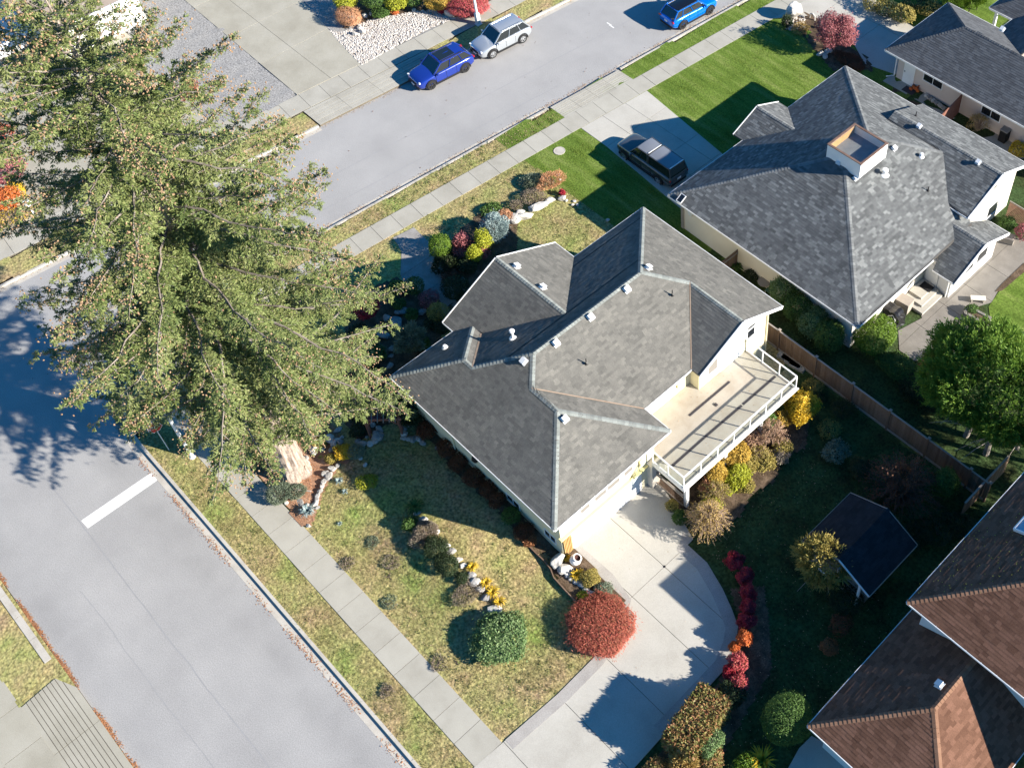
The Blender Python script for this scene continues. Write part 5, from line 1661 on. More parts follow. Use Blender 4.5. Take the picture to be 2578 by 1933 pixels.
S('dark green shrub in shade behind the pink maple shrub', v5(930, 420, .4), .7, .9, 'dark', 1500, 'flat', .11, .07, lump=.3)
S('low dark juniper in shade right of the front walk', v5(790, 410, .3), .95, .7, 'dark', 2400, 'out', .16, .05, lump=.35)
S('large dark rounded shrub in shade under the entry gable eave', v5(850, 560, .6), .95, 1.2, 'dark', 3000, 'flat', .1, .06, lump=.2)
S('reddish low shrub in shade above the dark rounded one', v5(820, 490, .35), .6, .7, 'rustdark', 1200, 'flat', .11, .06, lump=.3)
S('clipped dark globe shrub in shade left of the front walk', v5(595, 545, .6), .62, 1.15, 'green', 2400, 'flat', .08, .045, lump=.08)
S('dark spreading shrub at the edge of the lawn shade by the walk', v5(485, 552, .4), .6, .8, 'green', 1700, 'flat', .1, .06, lump=.3)
S('purple barberry in deep shade beside the front walk', v5(690, 625, .45), .75, .9, 'burgundy', 2000, 'flat', .08, .05, lump=.35)
S('olive clipped globe shrub in shade by the entry steps', v5(742, 712, .6), .68, 1.25, 'olivegold', 2400, 'flat', .08, .045, lump=.08)
S('small spiky spruce in shade beside the dark roof slope', v5(570, 880, 1.0), 1.05, 2.0, 'greygreen', 5200, 'out', .22, .05, lump=.5, k=20, sharp=18, cat='conifer', name='young_spruce')
S('crimson maple shrub glowing in the shade under the conifer', v5(300, 690, .6), 1.0, 1.3, 'crimson', 2500, 'flat', .12, .07, lump=.4)
for i, (x, y, r, h_) in enumerate(((640, 900, .5, .6), (760, 800, .6, .8), (370, 960, .6, .7), (250, 820, .6, .6), (500, 660, .5, .6), (700, 770, .5, .7), (580, 720, .45, .6), (330, 1060, .6, .6))):
    S(('low green shrub left of the small spiky spruce', 'low dark shrub behind the olive globe by the entry steps', 'low green shrub in deep shade nearest the conifer limbs', 'low dark shrub under the tips of the conifer limbs', 'low green shrub between the front walk globes', 'low dark shrub between entry steps and spiky spruce', 'low green shrub beside the purple barberry', 'low dark shrub at the stones below the bump in the roof')[i], v5(x, y, h_ / 2), r, h_, 'dark' if i % 2 else 'green', 900, 'flat', .11, .06, lump=.35, group='low shrubs in the shaded front bed')
for i, (x, y, rx, ry, rz) in enumerate(((515, 700, .45, .3, .22), (480, 770, .6, .4, .2), (408, 850, .3, .5, .25), (462, 928, .3, .2, .15), (452, 972, .2, .16, .12), (445, 1030, .28, .2, .15), (270, 990, .35, .3, .2), (320, 1000, .35, .3, .2), (640, 705, .35, .25, .18), (430, 740, .25, .3, .2), (500, 1110, .2, .16, .12), (290, 1120, .25, .2, .15), (890, 510, .3, .2, .18), (910, 560, .3, .2, .18), (180, 940, .2, .18, .12))):
    rock('grey stone lying in the shaded bed in front of the cream house', v5(x, y), rx, ry, rz, 'stones in the shaded front bed')
# upper lawn garden
S('peach coloured dried shrub on the upper lawn', wf(1140, 170, .5), .75, 1.0, 'peach', 2600, 'out', .12, .035, ry=1.1, lump=.4, stem='twig')
S('dark olive mound beside the peach shrub', wf(940, 200, .25), .85, .55, 'greygreen', 2600, 'out', .13, .04, lump=.35)
S('grey brown heather mound above the pale garden boulders', wf(940, 345, .3), .8, .6, 'heather', 3000, 'out', .10, .03, lump=.3, stem='twig')
S('small dark heather tuft left of the pale boulders', wf(750, 440, .2), .45, .4, 'heather', 1000, 'out', .10, .03, lump=.3)
S('bright green fern patch behind the blue spruce', wf(470, 485, .2), .75, .4, 'green', 1400, 'flat', .14, .06, lump=.4)
S('salmon pink sedum beside the blue spruce', wf(640, 560, .25), .65, .5, 'peach', 1800, 'flat', .08, .05, lump=.4)
S('small red heuchera beside the white stone on the upper lawn', wf(1262, 305, .25), .22, .45, 'crimson', 500, 'flat', .1, .06)
for (x, y, rx, ry, rz, lab) in ((1000, 470, .85, .3, .32, 'longest pale boulder in the row on the upper lawn'), (1140, 385, .4, .22, .2, 'slim pale boulder at the right end of the lawn row'), (855, 575, .6, .26, .28, 'pale boulder in the middle of the lawn row'), (795, 525, .35, .22, .2, 'pale boulder behind the middle of the lawn row'), (735, 600, .42, .4, .3, 'rounded white boulder beside the blue spruce'),
                               (1265, 370, .32, .2, .2, 'white stone below the little red plant on the upper lawn'), (1220, 100, .16, .13, .1, 'small white stone beside the peach shrub'), (1770, 605, .16, .13, .12, 'small white stone near the tip of the lawn shadow')):
    rock(lab, wf(x, y), rx, ry, rz, 'pale stones on the upper lawn', white=True, rz_=1.1)
for x, y in ((1400, 390), (1430, 430), (1380, 430), (1310, 385), (1240, 150)):
    rock('little pale stone scattered beside the upper lawn boulders', wf(x, y), .13, .1, .08, 'little stones on the upper lawn', white=True)

# ------------------------------------------------------------------ conifer bed
tb = [(830, 110, .32, .22, .2, 1), (920, 100, .16, .12, .14, 1), (870, 245, .42, .2, .2, 0), (940, 240, .14, .12, .12, 1), (800, 310, .22, .18, .15, 1), (1135, 360, .26, .18, .18, 1), (850, 430, .32, .26, .22, 1), (960, 440, .18, .16, .16, 1), (835, 495, .22, .2, .18, 0), (1125, 450, .22, .26, .2, 0), (1190, 440, .22, .3, .22, 1),
      (1185, 310, .18, .26, .18, 1), (1240, 345, .2, .2, .18, 0), (1190, 150, .14, .28, .15, 1), (1180, 505, .15, .13, .12, 1), (720, 570, .18, .14, .15, 0), (540, 370, .18, .15, .14, 0), (1250, 255, .16, .12, .1, 1), (1210, 545, .16, .12, .1, 0), (985, 155, .12, .1, .1, 1)]
for x, y, rx, ry, rz, w in tb:
    rock('rough pale stone heaped in the rockery right of the conifer trunk', wt(x, y), rx, ry, rz, 'rockery stones right of the conifer trunk', white=bool(w))
rock('biggest white block in the rockery right of the conifer trunk', wt(1058, 270, .3), .36, .34, .32, 'rockery stones right of the conifer trunk', white=True)
rock('white egg shaped stone at the foot of the conifer trunk', wt(727, 645), .2, .26, .2, white=True)
rock('flat grey slab leaning at the foot of the conifer trunk', wt(680, 810), .42, .3, .07, rz_=.9)
rock('flat brown slab lying in the litter below the conifer', wt(620, 1235), .32, .22, .06)
for i, (x, y, a, b, c_) in enumerate(((1120, 745, .27, .2, .16), (1010, 805, .24, .18, .16), (1060, 850, .3, .2, .15), (985, 930, .22, .15, .14), (960, 990, .17, .14, .12), (930, 1055, .2, .14, .15), (900, 1120, .22, .14, .15), (880, 1190, .17, .13, .12), (855, 1245, .2, .15, .14), (1200, 700, .18, .14, .12), (890, 1300, .14, .13, .1))):
    rock('lichen grey stone in the low curving wall below the conifer', wt(x, y), a, b, c_, 'curving stone edging below the conifer', white=i % 4 == 0)
for x, y in ((425, 1225), (735, 1270), (760, 1570), (1550, 620), (1620, 715), (180, 935), (1540, 600)):
    rock('small pale stone on the litter near the conifer', wt(x, y), .15, .12, .1, 'small stones near the conifer', white=True)
S('blue green juniper mound at the sidewalk edge below the conifer', wt(320, 1110, .3), .62, .75, 'greygreen', 3600, 'out', .12, .03, lump=.3, ry=.75)
S('smaller dark green mound right of the sidewalk juniper', wt(590, 1070, .2), .5, .5, 'greygreen', 2000, 'out', .1, .03, lump=.3)
clump('blue grey spiky yucca at the end of the curving stones', wt(750, 1365, .15), .5, .5, 'bluespruce', 130, .05, .35, name='yucca')
clump('small blue spiky tuft on the dry lawn, nearest the conifer bed', wt(1220, 930), .3, .28, 'bluespruce', 60, .035, .4, name='yucca')
clump('small blue spiky tuft on the dry lawn, middle of three', wt(1310, 1085), .24, .24, 'bluespruce', 50, .03, .4, name='yucca')
clump('smallest blue spiky tuft on the dry lawn', wt(1220, 1540), .18, .18, 'bluespruce', 40, .03, .4, name='yucca')
S('orange and yellow low shrub among the rockery stones', wt(925, 325, .2), .48, .45, 'gold', 1400, 'flat', .08, .05, lump=.4)
S('yellow leafy shrub spilling over the edge of the rockery', wt(1320, 520, .3), .75, .6, 'yellow', 3200, 'flat', .09, .055, lump=.4, ry=.5, tilt=.5)
S('small olive shrub among the rockery stones', wt(1090, 600, .2), .36, .4, 'olivegold', 1000, 'flat', .08, .05, lump=.4)
S('little clipped green globe at the edge of the house shadow', wt(1480, 515, .35), .48, .65, 'greygreen', 2200, 'flat', .06, .035, lump=.08)
S('yellow green ground cover beside the rockery', wt(1650, 960, .1), .6, .25, 'lime', 900, 'flat', .08, .05, lump=.4)
S('crimson azalea at the foot of the conifer trunk, sunlit side', w5(1250, 605, .25), .35, .5, 'crimson', 1300, 'flat', .09, .055, lump=.35)
S('dark crimson azalea in the shade of the conifer trunk', w5(1320, 500, .4), .85, .8, 'crimson', 2400, 'flat', .09, .055, lump=.35)
S('grey leaved tuft at the sidewalk beside the conifer bed', w5(1300, 665, .12), .26, .25, 'greygreen', 500, 'out', .1, .03)
lg = MB().tube([tuple(wt(290, 985, .2)), tuple(wt(540, 1015, .26)), tuple(wt(790, 1045, .2))], [.05, .06, .04], 8).build('fallen_branch', MT['limb'])
tag(lg, 'long fallen branch lying on the litter below the conifer', 'branch')

# ------------------------------------------------------------------ arbor and shaded corner
ar = thing('garden_arbor', 'red stained timber arbor with slatted top in the shade beside the cream house', 'arbor', wa(700, 1000))
za = 2.15
pa, pb, pc, pd = wa(395, 935, za), wa(890, 920, za), wa(395, 850, za), wa(890, 838, za)
dv = (pb - pa).normalized()
for a, b in ((pa, pb), (pc, pd)):
    adopt(MB().beam(a - dv * .2, b + dv * .2, .05, .16).build('beam', MT['redwood']), ar)
for k in range(6):
    q = pa + (pb - pa) * (k + .3) / 5.6
    q2 = pc + (pd - pc) * (k + .3) / 5.6
    e = (q2 - q).normalized() * .25
    adopt(MB().beam(q - e + Vector((0, 0, .1)), q2 + e + Vector((0, 0, .1)), .04, .07).build('rafter', MT['wood_grey']), ar)
for p in (pa, pb, pc, pd):
    adopt(MB().beam((p.x, p.y, .1), (p.x, p.y, za), .09, .09, up=(0, 1, 0)).build('post', MT['redwood']), ar)
for p, s_ in ((pa, 1), (pb, -1)):
    adopt(MB().beam(p + Vector((0, 0, -.55)), p + dv * s_ * .45 + Vector((0, 0, -.05)), .04, .07).build('brace', MT['redwood']), ar)
for i, (x, y, rx, ry, rz) in enumerate(((545, 1040, .22, .16, .16), (650, 1130, .28, .2, .2), (600, 1190, .25, .2, .2), (620, 1260, .32, .3, .26), (590, 1300, .25, .2, .16), (660, 1220, .22, .2, .18), (1080, 1075, .24, .16, .14), (1020, 1130, .2, .12, .1), (1020, 1220, .2, .2, .16), (1010, 1275, .2, .14, .12), (1090, 1285, .26, .18, .12), (1165, 1290, .26, .18, .12), (1240, 1300, .26, .18, .12), (1295, 1350, .2, .15, .12), (390, 1345, .36, .22, .16), (320, 1290, .2, .18, .14), (520, 1340, .26, .2, .14), (450, 1230, .1, .1, .08), (1510, 1420, .16, .12, .1))):
    rock('bluish grey stone edging the shaded path under the arbor', wa(x, y), rx, ry, rz, 'edging stones around the arbor', white=i % 4 == 0)
S('feathery dark juniper between the arbor and the house wall', wa(1090, 880, .6), 1.1, 1.3, 'dark', 3600, 'out', .22, .04, lump=.4, k=14)
S('dark green fern clump behind the arbor', wa(780, 730, .4), .6, .8, 'green', 1200, 'out', .3, .06, lump=.3)
for (x, y, r, h_, m_) in ((300, 870, .5, .7, 'dark'), (330, 1100, .6, .5, 'dark'), (560, 900, .4, .5, 'burgundy'), (1350, 1120, .7, .6, 'rustdark')):
    S({300: 'low dark shrub left of the timber arbor', 330: 'low dark shrub in front of the left arbor post', 560: 'low burgundy plant under the arbor top', 1350: 'rust shrub between the arbor and the house wall'}[x], wa(x, y, h_ / 2), r, h_, m_, 1000, 'flat', .11, .06, lump=.35, group='low shrubs round the arbor')
for i, (x, y, r) in enumerate(((430, 650, .6), (600, 800, .65), (690, 920, .6), (820, 1050, .65), (930, 1140, .6), (1010, 1230, .5))):
    S('rust brown shrub in the shaded row along the house side wall, %s from the arbor' % ('first', 'second', 'third', 'fourth', 'fifth', 'last')[i], w4(x, y, .4), r, .8, 'rustdark', 1500, 'flat', .10, .055, lump=.35, group='rust brown shrubs along the side wall', stem='twig_dark')
S('green shrub in the shade along the house side wall', w4(1130, 1345, .35), .6, .7, 'green', 1400, 'flat', .10, .055, lump=.35)
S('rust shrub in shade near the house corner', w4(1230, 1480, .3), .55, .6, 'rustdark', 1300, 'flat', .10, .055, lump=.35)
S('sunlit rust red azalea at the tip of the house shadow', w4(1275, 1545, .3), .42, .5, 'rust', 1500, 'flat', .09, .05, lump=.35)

# ------------------------------------------------------------------ side lawn row
S('small leafy green shrub at the head of the lawn row', v8(575, 190, .3), .42, .6, 'green', 1400, 'flat', .1, .06, lump=.35)
clump('dark green fern at the edge of the house shadow', v8(605, 75, .3), .62, .5, 'green', 90, .06, .6, name='fern')
S('grey pink heather mound in the lawn row', v8(675, 240, .25), .72, .6, 'heather', 4200, 'out', .09, .028, lump=.25, stem='twig')
S('dark green clipped mound in the lawn row, upper half', v8(735, 330, .35), .68, .8, 'dark', 4200, 'flat', .07, .04, lump=.25, k=12)
S('dark green clipped mound in the lawn row, lower half', v8(800, 435, .35), .72, .8, 'dark', 4200, 'flat', .07, .04, lump=.25, k=12, ry=.6)
S('small dark shrub below the clipped mounds in the lawn row', v8(893, 510, .2), .34, .45, 'dark', 1200, 'flat', .07, .04, lump=.25)
S('brownish heather patch beside the lawn row', v8(925, 595, .12), .62, .3, 'heather', 2600, 'out', .09, .028, lump=.3, ry=.95)
S('low green and brown shrub below the heather in the row', v8(625, 290, .2), .45, .45, 'heather', 1200, 'out', .09, .03, lump=.3)
for x, y, R_, lab in ((955, 445, .38, 'uppermost'), (1035, 535, .42, 'second'), (1075, 585, .42, 'third'), (1118, 645, .38, 'lowest')):
    clump('yellow strap leaved plant, %s of four beside the lawn stones' % lab, v8(x, y, .2), R_, .42, 'yellow', 90, .045, .55, group='yellow strap leaved plants', name='day_lily')
for i, (x, y, a, b, c_) in enumerate(((665, 160, .3, .16, .16), (690, 185, .24, .15, .14), (735, 235, .25, .15, .12), (795, 325, .28, .17, .18), (825, 355, .3, .18, .18), (868, 410, .3, .17, .16), (900, 440, .24, .16, .14), (945, 495, .3, .2, .18), (970, 535, .34, .24, .22), (1000, 575, .26, .2, .16), (1035, 620, .28, .2, .16), (620, 120, .22, .15, .12))):
    rock('pale stone in the line of edging stones across the side lawn', v8(x, y), a, b, c_, 'edging stones across the side lawn', white=i % 3 != 1, rz_=.9)
rock('flat white stone at the end of the edging line, by the big green shrub', v8(1093, 688), .42, .3, .16, white=True)
S('big rounded pale green viburnum standing on the side lawn', v8(1130, 868, .4), 1.4, .95, 'laurel', 11000, 'flat', .12, .062, lump=.22, k=24, sharp=16, depth=.3, ry=1.45)
S('weeping red orange japanese maple mound beside the driveway', v8(1738, 788, .4), 1.74, .98, 'redmaple', 21000, 'weep', .15, .034, lump=.16, k=26, sharp=18, depth=.35, ry=1.72, low=-.6)
for (x, y, r, m_, lab, h_) in ((462, 405, .52, 'heather', 'flat grey mound on the side lawn, farthest from the driveway', .22), (440, 492, .45, 'bright', 'bright green flat weed patch on the side lawn', .06), (432, 650, .5, 'greygreen', 'grey green flat mound beside the sidewalk joint', .2), (742, 1018, .5, 'heather', 'grey brown mound on the lawn next to the sidewalk', .22),
                               (858, 1015, .28, 'green', 'small dark green weed patch on the lower side lawn', .06), (430, 1185, .4, 'heather', 'grey tuft on the roadside verge', .2), (185, 405, .42, 'heather', 'olive mound beside the sidewalk below the conifer', .2), (345, 280, .4, 'greygreen', 'dark olive mound on the upper side lawn', .16)):
    S(lab, v8(x, y, h_ / 2), r * 1.05, h_ * .55, m_, 620, 'out', .08, .03, lump=.5, cat='ground plant', name='mound_plant')
# bed by the garage
rock('tall white boulder at the garage corner', v8(1478, 385, .35), .36, .5, .4, white=True, rz_=.2)
rock('pale boulder below the tall one at the garage corner', v8(1520, 445, .25), .5, .32, .26, white=True, rz_=.6)
for i, (x, y) in enumerate(((1565, 500), (1595, 520), (1625, 545), (1655, 570), (1678, 592), (1540, 480))):
    rock('white stone in the short wall between the boulders and the red maple', v8(x, y), .25, .17, .17, 'white stones leading to the red maple', white=True, rz_=.8)
clump('yellow strap leaved plant under the wooden lattice', v8(1522, 372, .2), .34, .45, 'yellow', 80, .045, .5, name='day_lily')
clump('yellow strap leaved plant beside the white urn', v8(1593, 480, .25), .46, .55, 'yellow', 120, .05, .5, name='day_lily')
S('olive shrub between the yellow plant and the driveway', v8(1675, 500, .3), .55, .65, 'olivegold', 2400, 'flat', .08, .045, lump=.4)
S('small leafy shrub behind the red maple, at the driveway edge', v8(1755, 570, .25), .5, .5, 'greygreen', 1600, 'flat', .08, .045, lump=.4)
S('lime green herb beside the white stones', v8(1625, 610, .15), .3, .3, 'lime', 700, 'flat', .08, .05)
a = v8(1582, 395, .2)
ur = thing('white_urn', 'round white clay urn lying among the boulders by the driveway', 'urn', (a.x, a.y, .12))
u1 = MB().lathe((0, 0, 0), [(.12, -.25), (.26, -.1), (.30, .08), (.24, .22), (.20, .25), (.25, .28), (.25, .31), (.18, .31)], 20).build('urn_body', MT['terracotta'], smooth=True)
u2 = MB().lathe((0, 0, 0), [(.18, .31), (.16, .2), (.001, .1)], 20).build('urn_mouth', M('urn_inside', [(.06, .025, .02)]))
for u in (u1, u2):
    u.parent = ur
    u.matrix_basis = Matrix.Translation((0, 0, .3)) @ Matrix.Rotation(.5, 4, Vector((-.7, .7, 0)))
# timber edge of the raised bed
pts = [v8(*q, .3) for q in ((1290, 290), (1345, 345), (1400, 395), (1432, 440), (1450, 490), (1500, 545), (1550, 600), (1592, 645))]
ed = thing('bed_edging', 'dark timber edging of the raised bed between house corner and red maple', 'edging', pts[3])
for a, b in zip(pts[:-1], pts[1:]):
    adopt(MB().beam((a.x, a.y, .22), (b.x, b.y, .22), .06, .3).build('plank', MT['fence']), ed)

# ------------------------------------------------------------------ around the deck and the driveway
S('golden yellow maple shrub at the corner of the deck', v6(825, 1010, 1.1), 1.05, 2.2, 'yellow', 7500, 'flat', .13, .075, lump=.35, k=18, sharp=12, stem='twig')
twiggy('pinkish bare twiggy shrub under the deck railing, next to the golden maple', v6(640, 1160, 1.0), 1.0, 2.0, 'twig', 'pinkbrown', 110, 2600)
S('rose bush with green leaves below the middle of the deck railing', v6(610, 1085, 1.0), .6, 2.0, 'green', 1300, 'flat', .11, .06, lump=.4)
S('gold and orange leaved shrub below the deck railing', v6(420, 1300, .9), .85, 1.9, 'gold', 4200, 'flat', .12, .07, lump=.4, k=16)
S('lime leaved shrub in front of the gold one by the deck', v6(430, 1415, .6), .8, 1.3, 'lime', 3400, 'flat', .12, .065, lump=.4, k=14)
S('orange leaved vine at the deck corner rail', v6(300, 1400, 1.1), .6, 2.2, 'gold', 2600, 'flat', .12, .07, lump=.4, k=14)
twiggy('brown pink bare shrub between the deck corner and the lime shrub', v6(300, 1520, .7), .95, 1.5, 'twig', 'olivegold', 110, 2200)
twiggy('grey twiggy shrub spreading behind the lime shrub towards the lawn', v6(560, 1290, .6), .8, 1.2, 'twig', 'olivegold', 80, 1700)
for i, (x, y, r, h_, m_, lab) in enumerate(((700, 1080, .6, 1.3, 'gold', 'small gold shrub beside the golden maple at the deck'), (520, 1200, .65, 1.4, 'pinkbrown', 'pink tan shrub between the rose and the gold shrub'), (500, 1350, .6, 1.1, 'olivegold', 'olive shrub in the gap behind the lime shrub'), (600, 1340, .75, .8, 'olivegold', 'low olive ground shrub at the lawn edge of the deck bed'),
                                           (700, 1290, .6, .7, 'heather', 'low tan heather at the lawn edge of the deck bed'), (340, 1290, .5, 1.6, 'gold', 'tall gold vine against the deck corner fascia'), (400, 1480, .6, .8, 'lime', 'low lime plant in front of the bare brown shrub'), (480, 1480, .6, .7, 'olivegold', 'low olive plant at the lawn edge below the lime shrub'), (250, 1480, .5, 1.2, 'peach', 'peach leaved shrub beside the deck corner post'))):
    S(lab, v6(x, y, h_ / 2), r, h_, m_, 2200, 'flat', .11, .065, lump=.5, k=14, sharp=10)
S('dark green shrub on the ground behind the deck shrubs', v6(720, 1240, .4), .7, .8, 'olivegold', 1500, 'flat', .11, .06, lump=.4)
twiggy('round dome of bare arching twigs with yellow leaf tips beside the driveway', wd(1515, 830, .95), 1.35, 2.0, 'twig', 'straw', 300, 4200, .08, .05, weep=1.0, leafpos=.3)
S('small dark green shrub at the driveway edge beside the dome of twigs', wd(1165, 790, .4), .42, .85, 'green', 1800, 'flat', .09, .05, lump=.2)
S('yellow green leaves between the dome of twigs and the deck post', wd(1560, 620, .5), .6, .9, 'lime', 1500, 'flat', .11, .06, lump=.4)
S('potted dark leafy plant in the blue pot under the deck corner', wd(1065, 585, .8), .34, .8, 'olivegold', 1000, 'flat', .10, .06, lump=.35)
a = wd(1060, 670, .15)
tag(MB().lathe((a.x, a.y, .15), [(.16, 0), (.24, .15), (.27, .38), (.30, .42), (.25, .42), (.22, .32), (.001, .3)], 18).build('blue_pot', MT['blue_glaze'], smooth=True), 'dark blue glazed pot on the driveway under the deck corner', 'pot')
# lattice screen under the deck
ls = thing('lattice_screen', 'brown timber lattice screen with two rails under the end of the deck', 'screen', (-22.5, 21.75, .15))
for z in (.35, 1.2, 1.4):
    adopt(MB().beam((-23.55, 21.72, z), (-21.55, 21.72, z), .05, .07).build('rail', MT['wood_grey']), ls)
for k in range(14):
    x = -23.5 + k * .14
    for s_ in (-1, 1):
        x2 = x + s_ * .8
        z2 = 1.2
        if x2 > -21.55: z2 = .35 + .85 * (-21.55 - x) / (s_ * .8); x2 = -21.55
        if x2 < -23.55: z2 = .35 + .85 * (-23.55 - x) / (s_ * .8); x2 = -23.55
        adopt(MB().beam((x, 21.72 + .012 * s_, .36), (x2, 21.72 + .012 * s_, z2), .03, .01, up=(0, 1, 0)).build('slat', MT['fence']), ls)
for x, y, r, h_, m_, lab in ((420, 400, .55, 1.2, 'crimson', 'uppermost crimson burning bush in the row beside the driveway'), (480, 490, .5, 1.0, 'crimson', 'second crimson bush from the top in the driveway row'), (500, 590, .48, 1.0, 'crimson', 'third crimson bush in the driveway row'), (505, 680, .45, 1.0, 'crimson', 'fourth crimson bush in the driveway row, wholly in shade'), (490, 770, .5, 1.0, 'crimson', 'fifth crimson bush in the driveway row, wholly in shade'),
                             (480, 870, .42, 1.2, 'orange', 'bright orange red bush in the driveway row'), (415, 925, .26, .7, 'orange', 'small orange bush at the driveway edge beside the bright one'), (440, 1020, .55, 1.2, 'pinkred', 'pink red bush in the driveway row above the hedge'), (380, 1080, .36, .9, 'crimson', 'red bush at the driveway edge beside the pink one'), (445, 1150, .5, 1.1, 'pinkred', 'pink flushed bush touching the clipped hedge')):
    S(lab, v9(x, y, h_ / 2), r, h_, m_, 2600, 'flat', .10, .055, lump=.45, k=14, sharp=10, group='red bushes along the driveway', stem='twig')
S('dark green foliage between the red bushes and the clipped hedge', v9(385, 1230, .6), .8, 1.2, 'dark', 1800, 'flat', .12, .07, lump=.35)
# clipped hedge at the bottom
ha, hb = v9(300, 1195, 1.9), v9(70, 1520, 1.9)
hedge_box('broad clipped mottled hedge beside the driveway at the bottom of the view', ha, hb, 1.55, 1.85, 'photinia', 17000, .16, .075, lump=.12)
hedge_box('narrow clipped green hedge standing against the mottled one', v9(330, 1440, 1.3), v9(230, 1580, 1.3), .5, 1.5, 'laurel', 5000, .08, .05)
S('olive flowering shrub below the green hedge', v9(270, 1590, .5), .75, 1.0, 'photinia', 3000, 'flat', .12, .06, lump=.3)
S('straw yellow grassy shrub at the bottom edge beside the driveway', v9(100, 1650, .6), .75, 1.2, 'straw', 2600, 'out', .2, .05, lump=.3)
S('dark green shrub at the bottom edge beside the mottled hedge', v9(-60, 1690, .6), .7, 1.0, 'photinia', 1800, 'flat', .12, .06, lump=.3)
S('egg shaped clipped topiary shrub in the shaded yard', v9(738, 1360, 1.35), 1.12, 2.75, 'green', 11000, 'flat', .075, .045, lump=.06, depth=.15, ry=1.2)
clump('yellow spiky yucca at the bottom edge of the yard', v9(585, 1615, .4), .75, .9, 'yellow', 120, .06, .25, name='yucca')
S('rounded green shrub below the yellow yucca', v9(500, 1660, .4), .7, .8, 'bright', 2200, 'flat', .09, .05, lump=.2)
# shaded back yard
cedar_tree('yellow green locust tree leaning over the shed', v9(960, 420, 1.6), 1.3, 1.2, 2.9, .6, [(v9(960, 470).x, v9(960, 470).y, .07)], 7000, 'olivegold', 'locust_tree')
S('dark leaved rhododendron in front of the shed', v9(1080, 610, .6), 1.15, 1.2, 'dark', 2600, 'flat', .15, .06, lump=.35)
S('dim red leaved shrub in the shaded yard, lower one', v9(1000, 930, .4), .5, .9, 'rust', 1200, 'flat', .1, .06, lump=.4)
S('dim pink bare shrub in the shaded yard, upper one', v9(1065, 790, .6), .65, 1.3, 'rustdark', 1100, 'flat', .1, .06, lump=.45)
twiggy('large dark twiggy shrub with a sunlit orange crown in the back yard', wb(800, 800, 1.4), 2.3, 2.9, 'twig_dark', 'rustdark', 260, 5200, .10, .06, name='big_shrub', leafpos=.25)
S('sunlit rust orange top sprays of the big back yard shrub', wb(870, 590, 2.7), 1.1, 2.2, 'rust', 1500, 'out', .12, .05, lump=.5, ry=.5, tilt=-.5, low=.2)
S('green leafy shrub between the big twiggy shrub and the fence', wb(1240, 790, 1.1), .75, 2.2, 'green', 3400, 'flat', .14, .08, lump=.4, k=16)
for i, (x, y, r, h_, m_) in enumerate(((620, 1500, .7, .9, 'dark'), (100, 430, .8, .8, 'greygreen'), (1180, 1250, 1.2, 1.2, 'dark'), (500, 900, 1.0, .9, 'dark'), (350, 620, .7, .9, 'dark'), (1400, 1200, .9, .8, 'dark'), (950, 1300, .9, .9, 'dark'))):
    S(('dim shrub in the shade at the foot of the shed porch', 'grey green spiky shrub in the shaded yard near the golden maple', 'dim shrub between the shed and the brown roof', 'dim shrub between the shed and the deck', 'dim shrub left of the big twiggy shrub', 'dim shrub under the green shrub by the fence', 'dim shrub behind the shed roof')[i], wb(x, y, h_ / 2), r, h_, m_, 1300, 'flat', .13, .07, lump=.4, group='low shrubs in the shaded back yard')
for i, (x, y, r, h_) in enumerate(((900, 870, .6, .7), (1080, 1000, .8, .7), (1000, 1130, .7, .6), (930, 930, .5, .5))):
    S(('dim olive shrub at the stone steps beside the fence', 'dark low shrub below the middle of the cedar fence', 'olive low shrub in the shaded lawn behind the golden maple', 'dark low shrub just behind the golden maple')[i], v6(x, y, h_ / 2), r, h_, 'dark' if i % 2 else 'olivegold', 900, 'flat', .11, .06, lump=.4, group='ground shrubs beside the cedar fence')
for x, y, a in ((755, 705, .4), (775, 725, .4), (800, 745, .4), (730, 690, .3)):
    p = v6(x, y)
    o = tag(MB().box((p.x, p.y, .2), (1.0, .38, .2), .2).build('stone_step', MT['rock']), 'grey stone step leading down between the deck and the fence', 'step', 'stone steps beside the fence')

# ------------------------------------------------------------------ neighbour garden
for i, (x, y, r) in enumerate(((720, 290, .95), (800, 390, 1.05), (900, 480, 1.05), (990, 560, 1.0))):
    S('%s of the four big laurels along the grey roofed house wall' % ('first', 'second', 'third', 'last')[i], v6(x, y, 1.1), r, 2.2, 'green' if i % 2 else 'laurel', 4200, 'flat', .13, .07, lump=.35, k=16, group='laurels along the side wall')
S('clipped sunlit hedge shrub at the corner of the grey roofed house', v6(1280, 560, .9), 1.15, 1.9, 'bright', 7000, 'flat', .11, .065, lump=.12, ry=1.5, tilt=.1)
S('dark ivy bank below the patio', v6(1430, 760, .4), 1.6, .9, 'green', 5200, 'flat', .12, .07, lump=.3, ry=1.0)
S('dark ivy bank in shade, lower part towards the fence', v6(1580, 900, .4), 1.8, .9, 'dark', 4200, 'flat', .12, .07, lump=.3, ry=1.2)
S('brown ground cover on the bank under the cedar', v6(1660, 760, .3), 1.3, .6, 'rustdark', 2200, 'flat', .1, .06, lump=.3)
cc = v6(2060, 850, 4.0)
cedar_tree('bright green feathery cedar with bare trunks behind the fence', (cc.x, cc.y), 4.5, 3.9, 6.4, .7, [(-13.46, 35.7, .17), (-12.0, 35.5, .18), (-11.0, 37.0, .15)], 105000)
cedar_tree('dense green cedar beyond the right edge beside the brown roof', (-2.5, 36.6), 3.2, 3.0, 9.0, .3, [(-2.5, 36.6, .2)], 40000)
cedar_tree('tall green cedar rising at the right edge behind the brown roof', (-4.5, 39.5), 3.4, 3.4, 9.5, .6, [(-4.5, 39.5, .2)], 26000)
